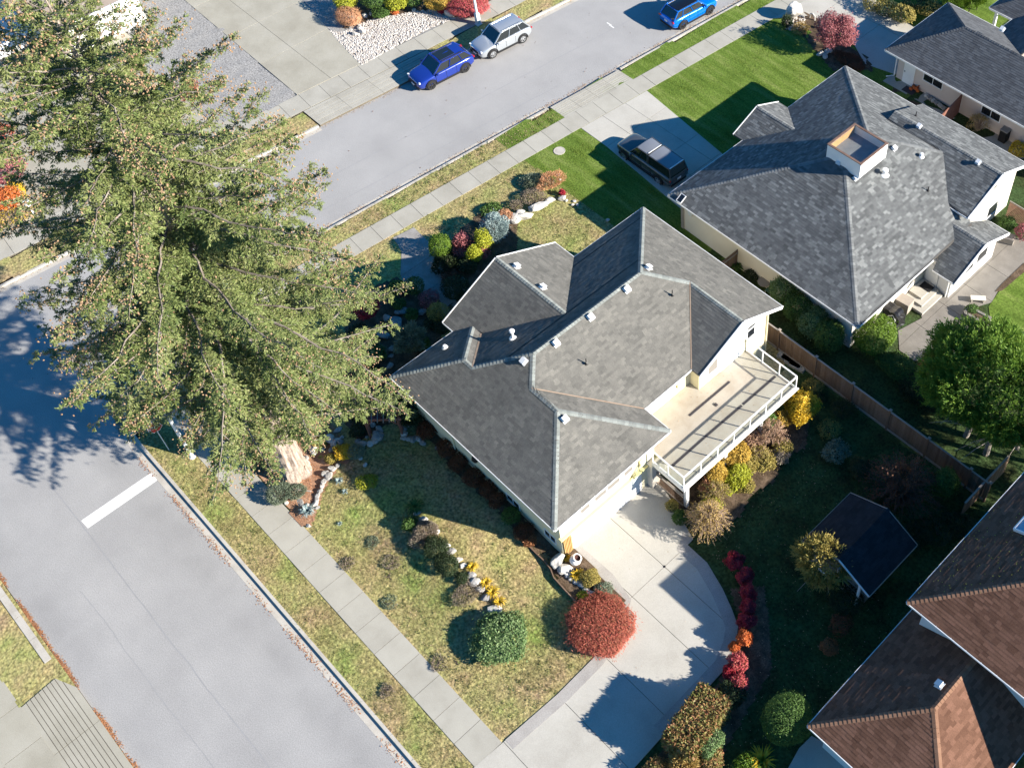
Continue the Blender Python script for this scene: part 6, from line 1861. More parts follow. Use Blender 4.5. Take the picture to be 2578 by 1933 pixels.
S('dark leafy shrub in the bed by the side wall fence', w3(-560, -300, .5), .7, .9, 'green', 1500, 'out', .25, .06, lump=.3)
clump('dark spiky yucca beside the wooden side gate', v6(430, 120, .4), .75, .8, 'green', 110, .07, .4, name='yucca')
S('dark shrub below the yucca along the side wall', v6(520, 190, .4), .6, .8, 'dark', 1500, 'flat', .11, .06, lump=.3)
S('burgundy japanese maple tree on the front lawn of the grey roofed house', wm(1130, 440, 1.7), 1.75, 3.0, 'burgundy', 10000, 'flat', .14, .07, lump=.45, k=26, sharp=14, depth=.5, cat='tree', name='japanese_maple', stem='limb')
S('dark red ground cover in the house shade below the burgundy maple', wm(1310, 860, .2), 1.5, .4, 'rustdark', 4500, 'flat', .1, .06, lump=.3, ry=.8)
S('black bamboo tuft beside the pale boulder', wm(440, 340, .4), .32, .9, 'dark', 700, 'out', .25, .04)
S('dry tan plant under the burgundy maple', wm(640, 420, .15), .8, .3, 'straw', 1800, 'out', .09, .03, lump=.4)
rock('big pale angular boulder at the driveway corner, top right', wm(545, 170, .6), .62, .75, .75, white=True, rz_=.4, sink=.2)
for x, y in ((940, 760), (1000, 740), (1040, 720), (980, 800), (900, 770)):
    rock('pale pink stone at the foot of the burgundy maple', wm(x, y), .26, .2, .16, 'stones below the burgundy maple', white=True)
cb = MB()
rng = np.random.default_rng(5)
for k in range(150):
    q = wm(rng.uniform(440, 700), rng.uniform(230, 410)) if rng.random() < .8 else wm(rng.uniform(470, 560), rng.uniform(360, 430))
    cb.lathe((q.x, q.y, .13), [(.001, .07), (.06, .05), (.08, 0)], 5)
tag(cb.build('white_pebbles', MT['cobble']), 'white pebble patch around the big pale boulder', 'pebbles', kind='stuff')
a = wm(905, 400)
tag(MB().lathe((a.x, a.y, .12), [(.14, 0), (.1, .1), (.16, .3), (.12, .45), (.16, .6), (.10, .75), (.001, .8)], 12).build('garden_ornament', MT['rock_white'], smooth=True), 'small pale stone ornament beside the burgundy maple', 'ornament')
a = wm(800, 270)
o = tag(MB().tube([(a.x - .25, a.y, .12), (a.x - .2, a.y, .5), (a.x, a.y, .62), (a.x + .2, a.y, .5), (a.x + .25, a.y, .12)], .06, 8).build('garden_arch', MT['rock_white']), 'little pale stone arch near the pale boulder', 'ornament')
# pots along the side wall
for x, y, r, h_, m_, lab in ((1075, 1285, .24, .42, 'terracotta', 'white round pot by the side wall, nearest the gas meter'), (1175, 1350, .25, .36, 'terracotta', 'white pot by the side wall, middle of three'), (1215, 1378, .22, .34, 'terracotta', 'white pot by the side wall, nearest the wooden gate'),
                             (1035, 1245, .28, .3, 'black', 'black pot by the side wall, nearest the front'), (1118, 1305, .26, .3, 'black', 'black pot between the white pots by the side wall'), (1255, 1390, .24, .28, 'black', 'black pot next to the wooden gate')):
    a = crop(1500, 280, .24108)(x, y)
    p_ = thing('plant_pot', lab, 'pot', (a.x, a.y, .12), 'pots along the side wall')
    b_ = MB().lathe((0, 0, 0), [(r * .7, 0), (r, h_), (r * .84, h_), (r * .8, h_ - .06)], 16).build('pot', MT[m_]); b_.parent = p_
    s_ = MB().lathe((0, 0, 0), [(r * .82, h_ - .06), (.001, h_ - .05)], 16).build('soil', MT['soil']); s_.parent = p_
# things behind the neighbour house
bb = thing('covered_grill', 'barbecue under a crumpled black cover on the back patio', 'grill', w3(940, 790))
import bmesh
me = bpy.data.meshes.new('cover')
bm = bmesh.new()
bmesh.ops.create_cube(bm, size=1)
bmesh.ops.subdivide_edges(bm, edges=bm.edges[:], cuts=5, use_grid_fill=True)
for v in bm.verts:
    f = 1.08 - .22 * (v.co.z + .5)
    w_ = .05 * math.sin(v.co.x * 13 + v.co.z * 9) + .05 * math.cos(v.co.y * 11 - v.co.z * 7)
    v.co = Vector((v.co.x * 1.25 * f + w_ * .6, v.co.y * .75 * f + w_ * .6, (v.co.z + .5) * 1.1 + .04 * math.sin(v.co.x * 9) + w_ * .4))
bm.to_mesh(me); bm.free()
o = link('cover', me, M('black_vinyl', [(.012, .012, .014)], rough=.35, spec=.6)); o.parent = bb
st = thing('porch_steps', 'pale concrete steps with three treads at the back door', 'steps', (-20.9, 41.8, .1))
for i, (d_, z) in enumerate(((1.0, .48), (1.45, .34), (1.9, .2))):
    adopt(MB().prism([(-21.9, 42.95), (-21.9, 42.0 - .35 * i - .4), (-21.0 + .33 * i, 42.0 - .35 * i - .4), (-21.0 + .33 * i, 42.95)], .05, z + .12).build('tread', MT['drive']), st)
tag(MB().box((-21.3, 42.55, .615), (.75, .55, .02)).build('door_mat', MT['black']), 'black door mat on the top step of the back porch', 'mat')
a = w3(1050, 690)
tag(MB().box((a.x - .15, a.y + .1, .55), (1.0, .7, .8), .1).build('storage_box', MT['wood_grey']), 'grey storage box standing between the grill and the steps', 'box')
pl = thing('stone_planter', 'long tan block planter with soil beside the back patio', 'planter', w3(1780, 720))
p0, p1 = w3(1660, 690, .5), w3(1870, 800, .5)
for s_ in (-.28, .28):
    d_ = (p1 - p0).normalized(); q_ = Vector((-d_.y, d_.x, 0)) * s_
    adopt(MB().beam(Vector((p0.x, p0.y, .33)) + q_, Vector((p1.x, p1.y, .33)) + q_, .16, .46).build('block_wall', MT['patio']), pl)
    adopt(MB().beam(Vector((p0.x, p0.y, .33)) + (p1 - p0) * (1 if s_ > 0 else 0) - q_ * 1.3 * 0 + q_ * -1, Vector((p0.x, p0.y, .33)) + (p1 - p0) * (1 if s_ > 0 else 0) + q_ , .16, .46).build('block_wall', MT['patio']), pl)
adopt(MB().beam((p0.x, p0.y, .4), (p1.x, p1.y, .4), .42, .2).build('planter_soil', MT['soil']), pl)
S('small leafy shrub growing in the tan block planter', w3(1720, 650, .8), .42, .6, 'green', 1100, 'flat', .1, .06, lump=.3)
ch = thing('white_chair', 'white metal garden chair half hidden by the sunlit hedge', 'chair', w3(900, 870))
cm_ = MB().lathe((0, 0, .45), [(.001, .02), (.24, .02), (.24, -.02), (.001, -.02)], 14).build('seat', MT['white']); cm_.parent = ch
cb_ = MB().tube([(-.24, .1, .45), (-.26, .2, .8), (0, .28, .98), (.26, .2, .8), (.24, .1, .45)], .02, 6).build('backrest', MT['white']); cb_.parent = ch
for x, y in ((-.2, -.2), (.2, -.2), (.2, .2), (-.2, .2)):
    l_ = MB().tube([(x, y, 0), (x * .9, y * .9, .45)], .018, 6).build('leg', MT['white']); l_.parent = ch
a = v6(600, 245, .4)
tb_ = thing('bistro_table', 'dark round bistro table in the gap between the houses', 'table', (a.x, a.y, .12))
o = MB().lathe((0, 0, .7), [(.001, .02), (.42, .02), (.42, -.02), (.001, -.02)], 18).build('table_top', MT['wood_grey']); o.parent = tb_
for k in range(3):
    t_ = k * 2.1
    o = MB().tube([(math.cos(t_) * .35, math.sin(t_) * .35, 0), (math.cos(t_) * .1, math.sin(t_) * .1, .7)], .02, 6).build('leg', MT['black']); o.parent = tb_
a = v6(635, 280, .4)
fc = thing('folding_chair', 'green folding chair beside the bistro table between the houses', 'chair', (a.x, a.y, .12))
gm = M('green_canvas', [(.08, .16, .12)], rough=.8)
o = MB().box((0, 0, .45), (.45, .45, .03)).build('seat', gm); o.parent = fc
o = MB().box((.0, .24, .75), (.45, .04, .45)).build('backrest', gm); o.parent = fc
for x, y in ((-.2, -.2), (.2, -.2), (.2, .2), (-.2, .2)):
    o = MB().tube([(x, y, 0), (x, y, .45)], .015, 6).build('leg', MT['white']); o.parent = fc
# bits beside the pink house
a = w6(690, 1250, .2)
tg = thing('orange_toy_trike', 'bright orange plastic toy by the white side door of the pink house', 'toy', (a.x, a.y, .12))
for c_, d_ in (((0, 0, .25), (.5, .22, .2)), ((.2, 0, .45), (.1, .4, .06))):
    o = MB().box(c_, d_).build('body', MT['orange'], bevel=.03); o.parent = tg
for x, y in ((-.22, .18), (-.22, -.18), (.25, 0)):
    o = MB().tube([(x, y - .04, .14), (x, y + .04, .14)], .14, 12).build('wheel', MT['orange']); o.parent = tg
tag(MB().box((-33.4, 56.85, .15), (.9, .6, .03)).build('door_mat', MT['strip']), 'dark mat outside the white side door of the pink house', 'mat')
sheet('side_path', [(-35.4, 56.4), (-20, 56.4), (-20, 57.4), (-35.4, 57.4)], .128, MT['walk'])
sheet('side_bed', [(-35.4, 52.9), (-20, 52.9), (-20, 56.38), (-35.4, 56.38)], .124, MT['soil'])
for k in range(9):
    p_ = w6(850 + k * 32, 1340 + k * 22, .2)
    rock('dark stone in the heap along the wall of the pink house', p_, .22, .18, .16, 'stones along the pink house wall', white=k % 3 == 0)
fn = thing('side_fence', 'short red brown board fence between the grey roofed house and the pink house', 'fence', w6(1450, 1600, .5))
p0, p1 = Vector((-29.5, 57.3, 0)), Vector((-29.2, 54.4, 0))
for k in range(20):
    q = p0 + (p1 - p0) * k / 19
    adopt(MB().box((q.x, q.y, .95), (.02, .14, 1.7)).build('plank', MT['redwood']), fn)
adopt(MB().beam((p0.x, p0.y, 1.82), (p1.x, p1.y, 1.82), .07, .04).build('rail', MT['redwood']), fn)
twiggy('pale dried grass plume clump beside the short red fence', w6(1420, 1620, .6) if False else crop(2378, 300, .3617)(235, 50, .6), .9, 1.4, 'twig', 'straw', 90, 700, .2, .03)
a = crop(2378, 300, .3617)(415, 120, .5)
bn = thing('wheelie_bin', 'dark wheeled bin with a pale lid against the pink house wall', 'bin', (a.x, a.y, .12))
o = MB().box((0, 0, .5), (.55, .6, .95)).build('bin_body', MT['black'], bevel=.03); o.parent = bn
o = MB().box((0, 0, 1.0), (.6, .66, .07)).build('lid', MT['wood_grey'], bevel=.02); o.parent = bn
S('orange gold shrub beyond the roof of the wing, at the right edge', crop(2378, 300, .3617)(510, 225, .5), .8, 1.0, 'yellow', 1800, 'flat', .1, .06, lump=.4)
S('dark green potted shrub in the black planter by the lattice', crop(2378, 300, .3617)(440, 730, .7), .65, 1.0, 'green', 1800, 'flat', .12, .06, lump=.3)
a = crop(2378, 300, .3617)(425, 830, .3)
tag(MB().box((a.x, a.y, .35), (1.1, .6, .5), .3).build('planter_box', MT['wood_grey'], bevel=.03), 'grey planter box at the foot of the potted shrub by the lattice', 'planter')
S('dark red leaved shrub at the right edge by the lattice', crop(2378, 300, .3617)(545, 800, .7), .6, 1.4, 'burgundy', 1500, 'flat', .1, .06, lump=.4)
lf = thing('lattice_fence', 'brown lattice fence panel behind the grey roofed house', 'fence', crop(2378, 300, .3617)(490, 620, 1.0))
la, lb = crop(2378, 300, .3617)(420, 690, .15), crop(2378, 300, .3617)(600, 800, .15)
for z in (.3, 1.7): adopt(MB().beam((la.x, la.y, z), (lb.x, lb.y, z), .05, .08).build('rail', MT['wood_grey']), lf)
for k in range(22):
    f0 = k / 21
    p_ = la + (lb - la) * f0
    for s_ in (-1, 1):
        f1 = min(1, max(0, f0 + s_ * .35))
        q_ = la + (lb - la) * f1
        adopt(MB().beam((p_.x, p_.y, .3), (q_.x, q_.y, .3 + 1.4 * abs(f1 - f0) / .35), .04, .015).build('slat', MT['redwood']), lf)
sheet('rear_lawn', [tuple(p[:2]) for p in (w3(1960, 530), w3(2230, 300), (-10, 52), (-6, 46), w3(2212, 900), w3(1900, 900), w3(1870, 660))], .16, MT['lush'])
sheet('rear_bed', [tuple(p[:2]) for p in (w3(1930, 520), w3(2000, 440), w3(2212, 240), w3(2260, 290), w3(2000, 510))], .175, MT['soil'])
bnch = thing('garden_bench', 'small pinkish bench on the walk behind the porch', 'bench', w3(1770, 580))
b0 = w3(1770, 580, .4)
adopt(MB().box((b0.x, b0.y, .45), (.9, .35, .05), .7).build('seat', MT['nb_wall']), bnch)
for s_ in (-.35, .35): adopt(MB().box((b0.x + s_ * .77, b0.y + s_ * .64, .28), (.05, .3, .35), .7).build('leg', MT['nb_wall']), bnch)

# ------------------------------------------------------------------ cedar fence between the plots
fe = thing('cedar_fence', 'long weathered cedar board fence with capped posts, between the two back yards', 'fence', (-18, 33, .1))
pX = [-26.0, -24.83, -22.08, -19.44, -16.88, -14.31, -11.6, -10.4]
fy = 33.0
for i, x in enumerate(pX[1:]):
    adopt(MB().box((x, fy, 1.0), (.11, .11, 2.0)).build('fence_post', MT['fence']), fe)
    adopt(MB().prism([(x - .08, fy - .08), (x + .08, fy - .08), (x + .08, fy + .08), (x - .08, fy + .08)], 2.0, 2.04).build('post_cap', MT['wood_grey']), fe)
for a, b in zip(pX[:-1], pX[1:]):
    adopt(MB().box(((a + b) / 2, fy, 1.87), (b - a - .12, .09, .04)).build('fence_cap', MT['wood_grey']), fe)
    adopt(MB().box(((a + b) / 2, fy - .03, .28), (b - a - .12, .04, .16)).build('kickboard', MT['wood_grey']), fe)
    adopt(MB().box(((a + b) / 2, fy + .04, 1.7), (b - a - .12, .04, .09)).build('fence_rail', MT['fence']), fe)
    n_ = int((b - a - .12) / .142)
    for k in range(n_):
        x = a + .07 + (k + .5) * (b - a - .14) / n_
        adopt(MB().box((x, fy + random.uniform(-.006, .006), 1.08), (.134, .02, 1.52 + random.uniform(-.01, .01))).build('plank', MT['fence']), fe)
f2 = thing('leaning_fence', 'sunlit end fence running towards the brown roofed house', 'fence', (-10.8, 33, .1))
for k in range(26):
    y = 31.4 + k * .15
    adopt(MB().box((-10.75 + .004 * k, y, .95), (.02, .14, 1.6 + random.uniform(-.02, .02))).build('plank', MT['fence']), f2)
adopt(MB().box((-10.7, 33.2, 1.78), (.10, 3.9, .05)).build('fence_cap', MT['wood_grey']), f2)
f3 = thing('side_gate', 'short wooden gate between the grey roofed house wall and the cream house', 'gate', (-30.9, 34.6, .1))
for k in range(14):
    adopt(MB().box((-30.9, 33.4 + k * .2, .95), (.025, .18, 1.6)).build('plank', MT['fence']), f3)
adopt(MB().box((-30.87, 34.7, 1.5), (.04, 2.8, .09)).build('rail', MT['wood_grey']), f3)

# ------------------------------------------------------------------ across the upper street
S('yellow green shrub in the far garden, behind the orange one', wn_(400, 50, .8), .95, 1.7, 'lime', 3600, 'flat', .12, .06, lump=.4, k=14)
S('orange feathery maple mound beside the gravel across the street', wn_(430, 210, .6), 1.15, 1.3, 'peach', 6000, 'weep', .13, .035, lump=.3, ry=.9, k=18)
S('dark green yew in the far garden', wn_(720, 20, .9), 1.0, 1.8, 'green', 3000, 'flat', .1, .06, lump=.3)
S('rose bush with pink flowers above the white cobbles', wn_(800, 165, .4), .75, .8, 'green', 2000, 'flat', .1, .06, lump=.4)
S('yellow green shrub above the middle of the white cobbles', wn_(970, 45, .7), 1.0, 1.5, 'lime', 3600, 'flat', .11, .06, lump=.4, k=14)
S('small orange shrub beside the yellow one above the cobbles', wn_(945, 150, .2), .35, .5, 'orange', 900, 'flat', .09, .05, lump=.3)
S('tan gold shrub left of the red spreading maple', wn_(1420, 55, .7), 1.05, 1.5, 'gold', 4200, 'flat', .11, .06, lump=.4, k=14)
S('red spreading laceleaf maple behind the lamp post', wn_(1760, 85, .7), 1.7, 1.4, 'pinkred', 9000, 'weep', .14, .035, lump=.25, ry=1.25, k=20, tilt=.9)
S('small crimson shrub between the gold shrub and the pale rock', wn_(1490, 140, .2), .4, .5, 'crimson', 900, 'flat', .1, .05, lump=.4)
S('dark green shrub at the top edge of the far garden', wn_(1150, 10, .8), .9, 1.6, 'green', 2200, 'flat', .1, .06, lump=.3)
rock('cream boulder between the cobbles and the red spreading maple', wn_(1570, 160, .3), .5, .36, .45, white=True, rz_=.5)
for x, y, s_ in ((680, 170, .18), (615, 190, .24), (1165, 132, .22), (560, 330, .24), (590, 370, .26), (500, 390, .24), (550, 300, .18)):
    rock('white stone among the cobbles beside the orange maple mound', wn_(x, y), s_, s_ * .8, s_ * .8, 'white stones beside the cobble bed', white=True)
cb = []
cpoly = ccw(cob)
xs_ = [p[0] for p in cpoly]; ys_ = [p[1] for p in cpoly]
rng = np.random.default_rng(9)
N_ = 5200
X_, Y_ = rng.uniform(min(xs_), max(xs_), N_ * 2), rng.uniform(min(ys_), max(ys_), N_ * 2)
ok = inside(cpoly, X_, Y_)
X_, Y_ = X_[ok][:N_], Y_[ok][:N_]
oct_ = np.array([(1, 0, 0), (.3, .95, 0), (-.8, .6, 0), (-.8, -.6, 0), (.3, -.95, 0), (.1, 0, 1)])
tri_ = np.array([(0, 1, 5), (1, 2, 5), (2, 3, 5), (3, 4, 5), (4, 0, 5)])
a_ = rng.uniform(0, 6.28, len(X_)); s_ = rng.uniform(.05, .12, len(X_))
R2_ = np.stack([np.stack([np.cos(a_), -np.sin(a_)], 1), np.stack([np.sin(a_), np.cos(a_)], 1)], 1)
P2 = np.einsum('nij,kj->nki', R2_, oct_[:, :2]) * s_[:, None, None] * np.array([1, .75])
V = np.concatenate([P2 + np.stack([X_, Y_], 1)[:, None], (oct_[None, :, 2:] * s_[:, None, None] * .75 + .12)], 2)
F = (np.arange(len(X_))[:, None, None] * 6 + tri_[None]).reshape(-1, 3)
tag(link('cobbles', np_mesh('cobbles', V.reshape(-1, 3), F), MT['cobble']), 'bed of pale rounded cobbles beside the far driveway', 'cobbles', kind='stuff')
# left edge: gold hedge, red shrubs, white box
hedge_box('clipped golden yellow hedge along the far sidewalk, left edge', (-66.95, 8.3), (-67.5, -2), 1.2, .9, 'goldhedge', 9000, .1, .055)
S('orange red shrub behind the golden hedge, left edge', v1(60, 1240, .8), 1.1, 1.6, 'orange', 3600, 'flat', .12, .07, lump=.4, k=14)
S('yellow shrub beside the orange one behind the golden hedge', v1(100, 1170, .9), .7, 1.5, 'yellow', 1800, 'flat', .12, .07, lump=.4)
S('dark red maple at the left edge behind the conifer', v1(20, 1060, 1.2), 1.5, 2.4, 'burgundy', 4200, 'flat', .14, .07, lump=.45, k=18)
S('red shrub at the left edge behind the conifer, upper one', v1(10, 830, 1.0), .9, 2.0, 'redmaple', 1800, 'flat', .12, .07, lump=.45)
S('scarlet bush on the gravel seen between the conifer limbs', v1(1165, 570, .8), 1.15, 1.6, 'redmaple', 3600, 'flat', .12, .07, lump=.7, k=14, sharp=9, cat='shrub', ry=1.0)
a = v1(175, 1260, 1.0)
mbx = thing('white_box', 'small white mailbox on a post behind the golden hedge', 'mailbox', (a.x, a.y, .12))
o = MB().box((0, 0, 1.0), (.4, .5, .35), .2).build('box', MT['white']); o.parent = mbx
o = MB().box((0, 0, .42), (.1, .1, .84)).build('post', MT['white']); o.parent = mbx
# white house behind the conifer
wh = thing('white_house', 'white house with tan flat roof and slatted porch railing, behind the conifer', 'house', (-84, 17, 0))
adopt(MB().prism([(-96, 16.9), (-79.6, 16.9), (-79.6, 23.4), (-96, 23.4)], 0, 2.8).build('wall', MT['br_wall']), wh)
adopt(MB().prism([(-97, 16.2), (-78.9, 16.2), (-78.9, 23.9), (-97, 23.9)], 2.8, 3.02).build('roof', M('tan_roof', [(.34, .27, .21), (.40, .32, .26)], scale=1.5, rough=.95, fine=.15)), wh)
for a, b in (((-78.85, 16.2, 2.95), (-78.85, 23.9, 2.95)), ((-78.9, 23.95, 2.95), (-97, 23.95, 2.95))):
    adopt(MB().beam(a, b, .1, .25).build('barge_board', MT['white']), wh)
adopt(MB().prism([(-96, 9.5), (-83.2, 9.5), (-83.2, 16.85), (-96, 16.85)], 0, .5).build('porch_floor', MT['br_wall']), wh)
adopt(MB().beam((-82.6, 11.0, 1.45), (-82.6, 16.7, 1.45), .1, .08).build('top_rail', MT['white']), wh)
adopt(MB().beam((-82.6, 11.0, .6), (-82.6, 16.7, .6), .1, .08).build('bottom_rail', MT['white']), wh)
for k in range(34):
    adopt(MB().box((-82.6, 11.05 + k * .168, 1.03), (.04, .085, .8)).build('baluster', MT['white']), wh)
for y in (11.0, 13.8, 16.6):
    adopt(MB().box((-82.6, y, 1.5), (.16, .16, 2.9)).build('porch_post', MT['white']), wh)
S('dark yew in the shade beside the white porch', v1(120, 420, .8), 1.2, 1.6, 'dark', 2400, 'flat', .14, .07, lump=.4)
# conical cypresses at the top edge
for i, (x, y, h_) in enumerate(((1230, 70, 2.6), (1330, 40, 2.4), (1480, 10, 2.5), (1590, -30, 2.5))):
    S('sunlit lime green cypress, %s of four beyond the pink house roof' % ('first', 'second', 'third', 'fourth')[i], w6(x, y, h_ / 2), .85, h_, 'bright', 3200, 'out', .14, .05, lump=.35, k=20, sharp=16, cat='conifer', name='cypress', group='cypresses at the top edge', up=.4)
for i in range(6):
    S('dark shrub in the bed beyond the top right driveway, %s from the driveway' % ('first', 'second', 'third', 'fourth', 'fifth', 'last')[i], w6(150 + i * 190, 60 + (i % 3) * 90, .5), 1.3, 1.1, 'dark' if i % 2 else 'olivegold', 1800, 'flat', .12, .07, lump=.4, group='dark shrubs at the top right')

# ------------------------------------------------------------------ street furniture
def lamp_post(label, x, y, ang, h=8.2, base=True):
    t = thing('street_lamp', label, 'street lamp', (x, y, .12))
    p = MB()
    p.tube([(0, 0, .0), (0, 0, h)], [.11, .06], 10)
    dx, dy = math.cos(ang), math.sin(ang)
    p.tube([(0, 0, h - .1), (dx * .5, dy * .5, h + .35), (dx * 1.6, dy * 1.6, h + .55)], [.05, .045, .04], 8)
    p.build('pole', MT['pole'], None).parent = t
    b = MB()
    if base:
        b.box((0, 0, .48), (.30, .30, .96), ang).box((0, 0, .03), (.45, .45, .06), ang)
        b.box((0, 0, .99), (.24, .24, .08), ang)
    else:
        b.lathe((0, 0, 0), [(.19, 0), (.19, .04), (.13, .06), (.12, .2)], 12)
    b.build('pole_base', MT['pole'], None).parent = t
    hd = MB().box((dx * 1.95, dy * 1.95, h + .57), (.75, .28, .12), ang)
    hd.build('lamp_head', MT['wood_grey'], None, bevel=.03).parent = t
    return t
lamp_post('grey street lamp post with square base behind the silver SUV', -61.35, 40.5, RS * 0 + .0)
lamp_post('pale street lamp post on the verge beneath the conifer', -42.83, 5.45, -PI / 2, base=False)
ss = thing('stop_sign', 'red octagonal stop sign on a post at the street corner, partly behind conifer twigs', 'sign', (-44.1, 4.78, .12))
MB().box((-.06, 0, 1.35), (.05, .05, 2.7)).build('post', MT['pole']).parent = ss
def octa(r, x0_, x1_):
    m = MB()
    P_ = [(math.cos(PI / 8 + k * PI / 4) * r, math.sin(PI / 8 + k * PI / 4) * r) for k in range(8)]
    m.add([(x0_, a, b + 2.25) for a, b in P_] + [(x1_, a, b + 2.25) for a, b in P_], [tuple(range(7, -1, -1)), tuple(range(8, 16))] + [(k, (k + 1) % 8, 8 + (k + 1) % 8, 8 + k) for k in range(8)])
    return m
pl_ = octa(.40, -.012, .0).build('sign_plate', MT['white']); pl_.parent = ss
fc_ = octa(.372, .0, .004).build('sign_face', MT['red_sign']); fc_.parent = ss
cu = bpy.data.curves.new('lettering', 'FONT')
cu.body = 'STOP'
cu.align_x, cu.align_y = 'CENTER', 'CENTER'
cu.size = .30
cu.extrude = .002
cu.offset = .008
cu.materials.append(MT['white'])
tmp_ = bpy.data.objects.new('lettering', cu); COL.objects.link(tmp_)
bpy.context.view_layer.update()
tme = bpy.data.meshes.new_from_object(tmp_)
bpy.data.objects.remove(tmp_)
to = bpy.data.objects.new('lettering', tme); COL.objects.link(to)
to.parent = ss
to.matrix_basis = Matrix.Translation((.008, 0, 2.25)) @ Matrix(((0, 0, 1, 0), (1, 0, 0, 0), (0, 1, 0, 0), (0, 0, 0, 1)))
ss.rotation_euler = (0, 0, -.12)

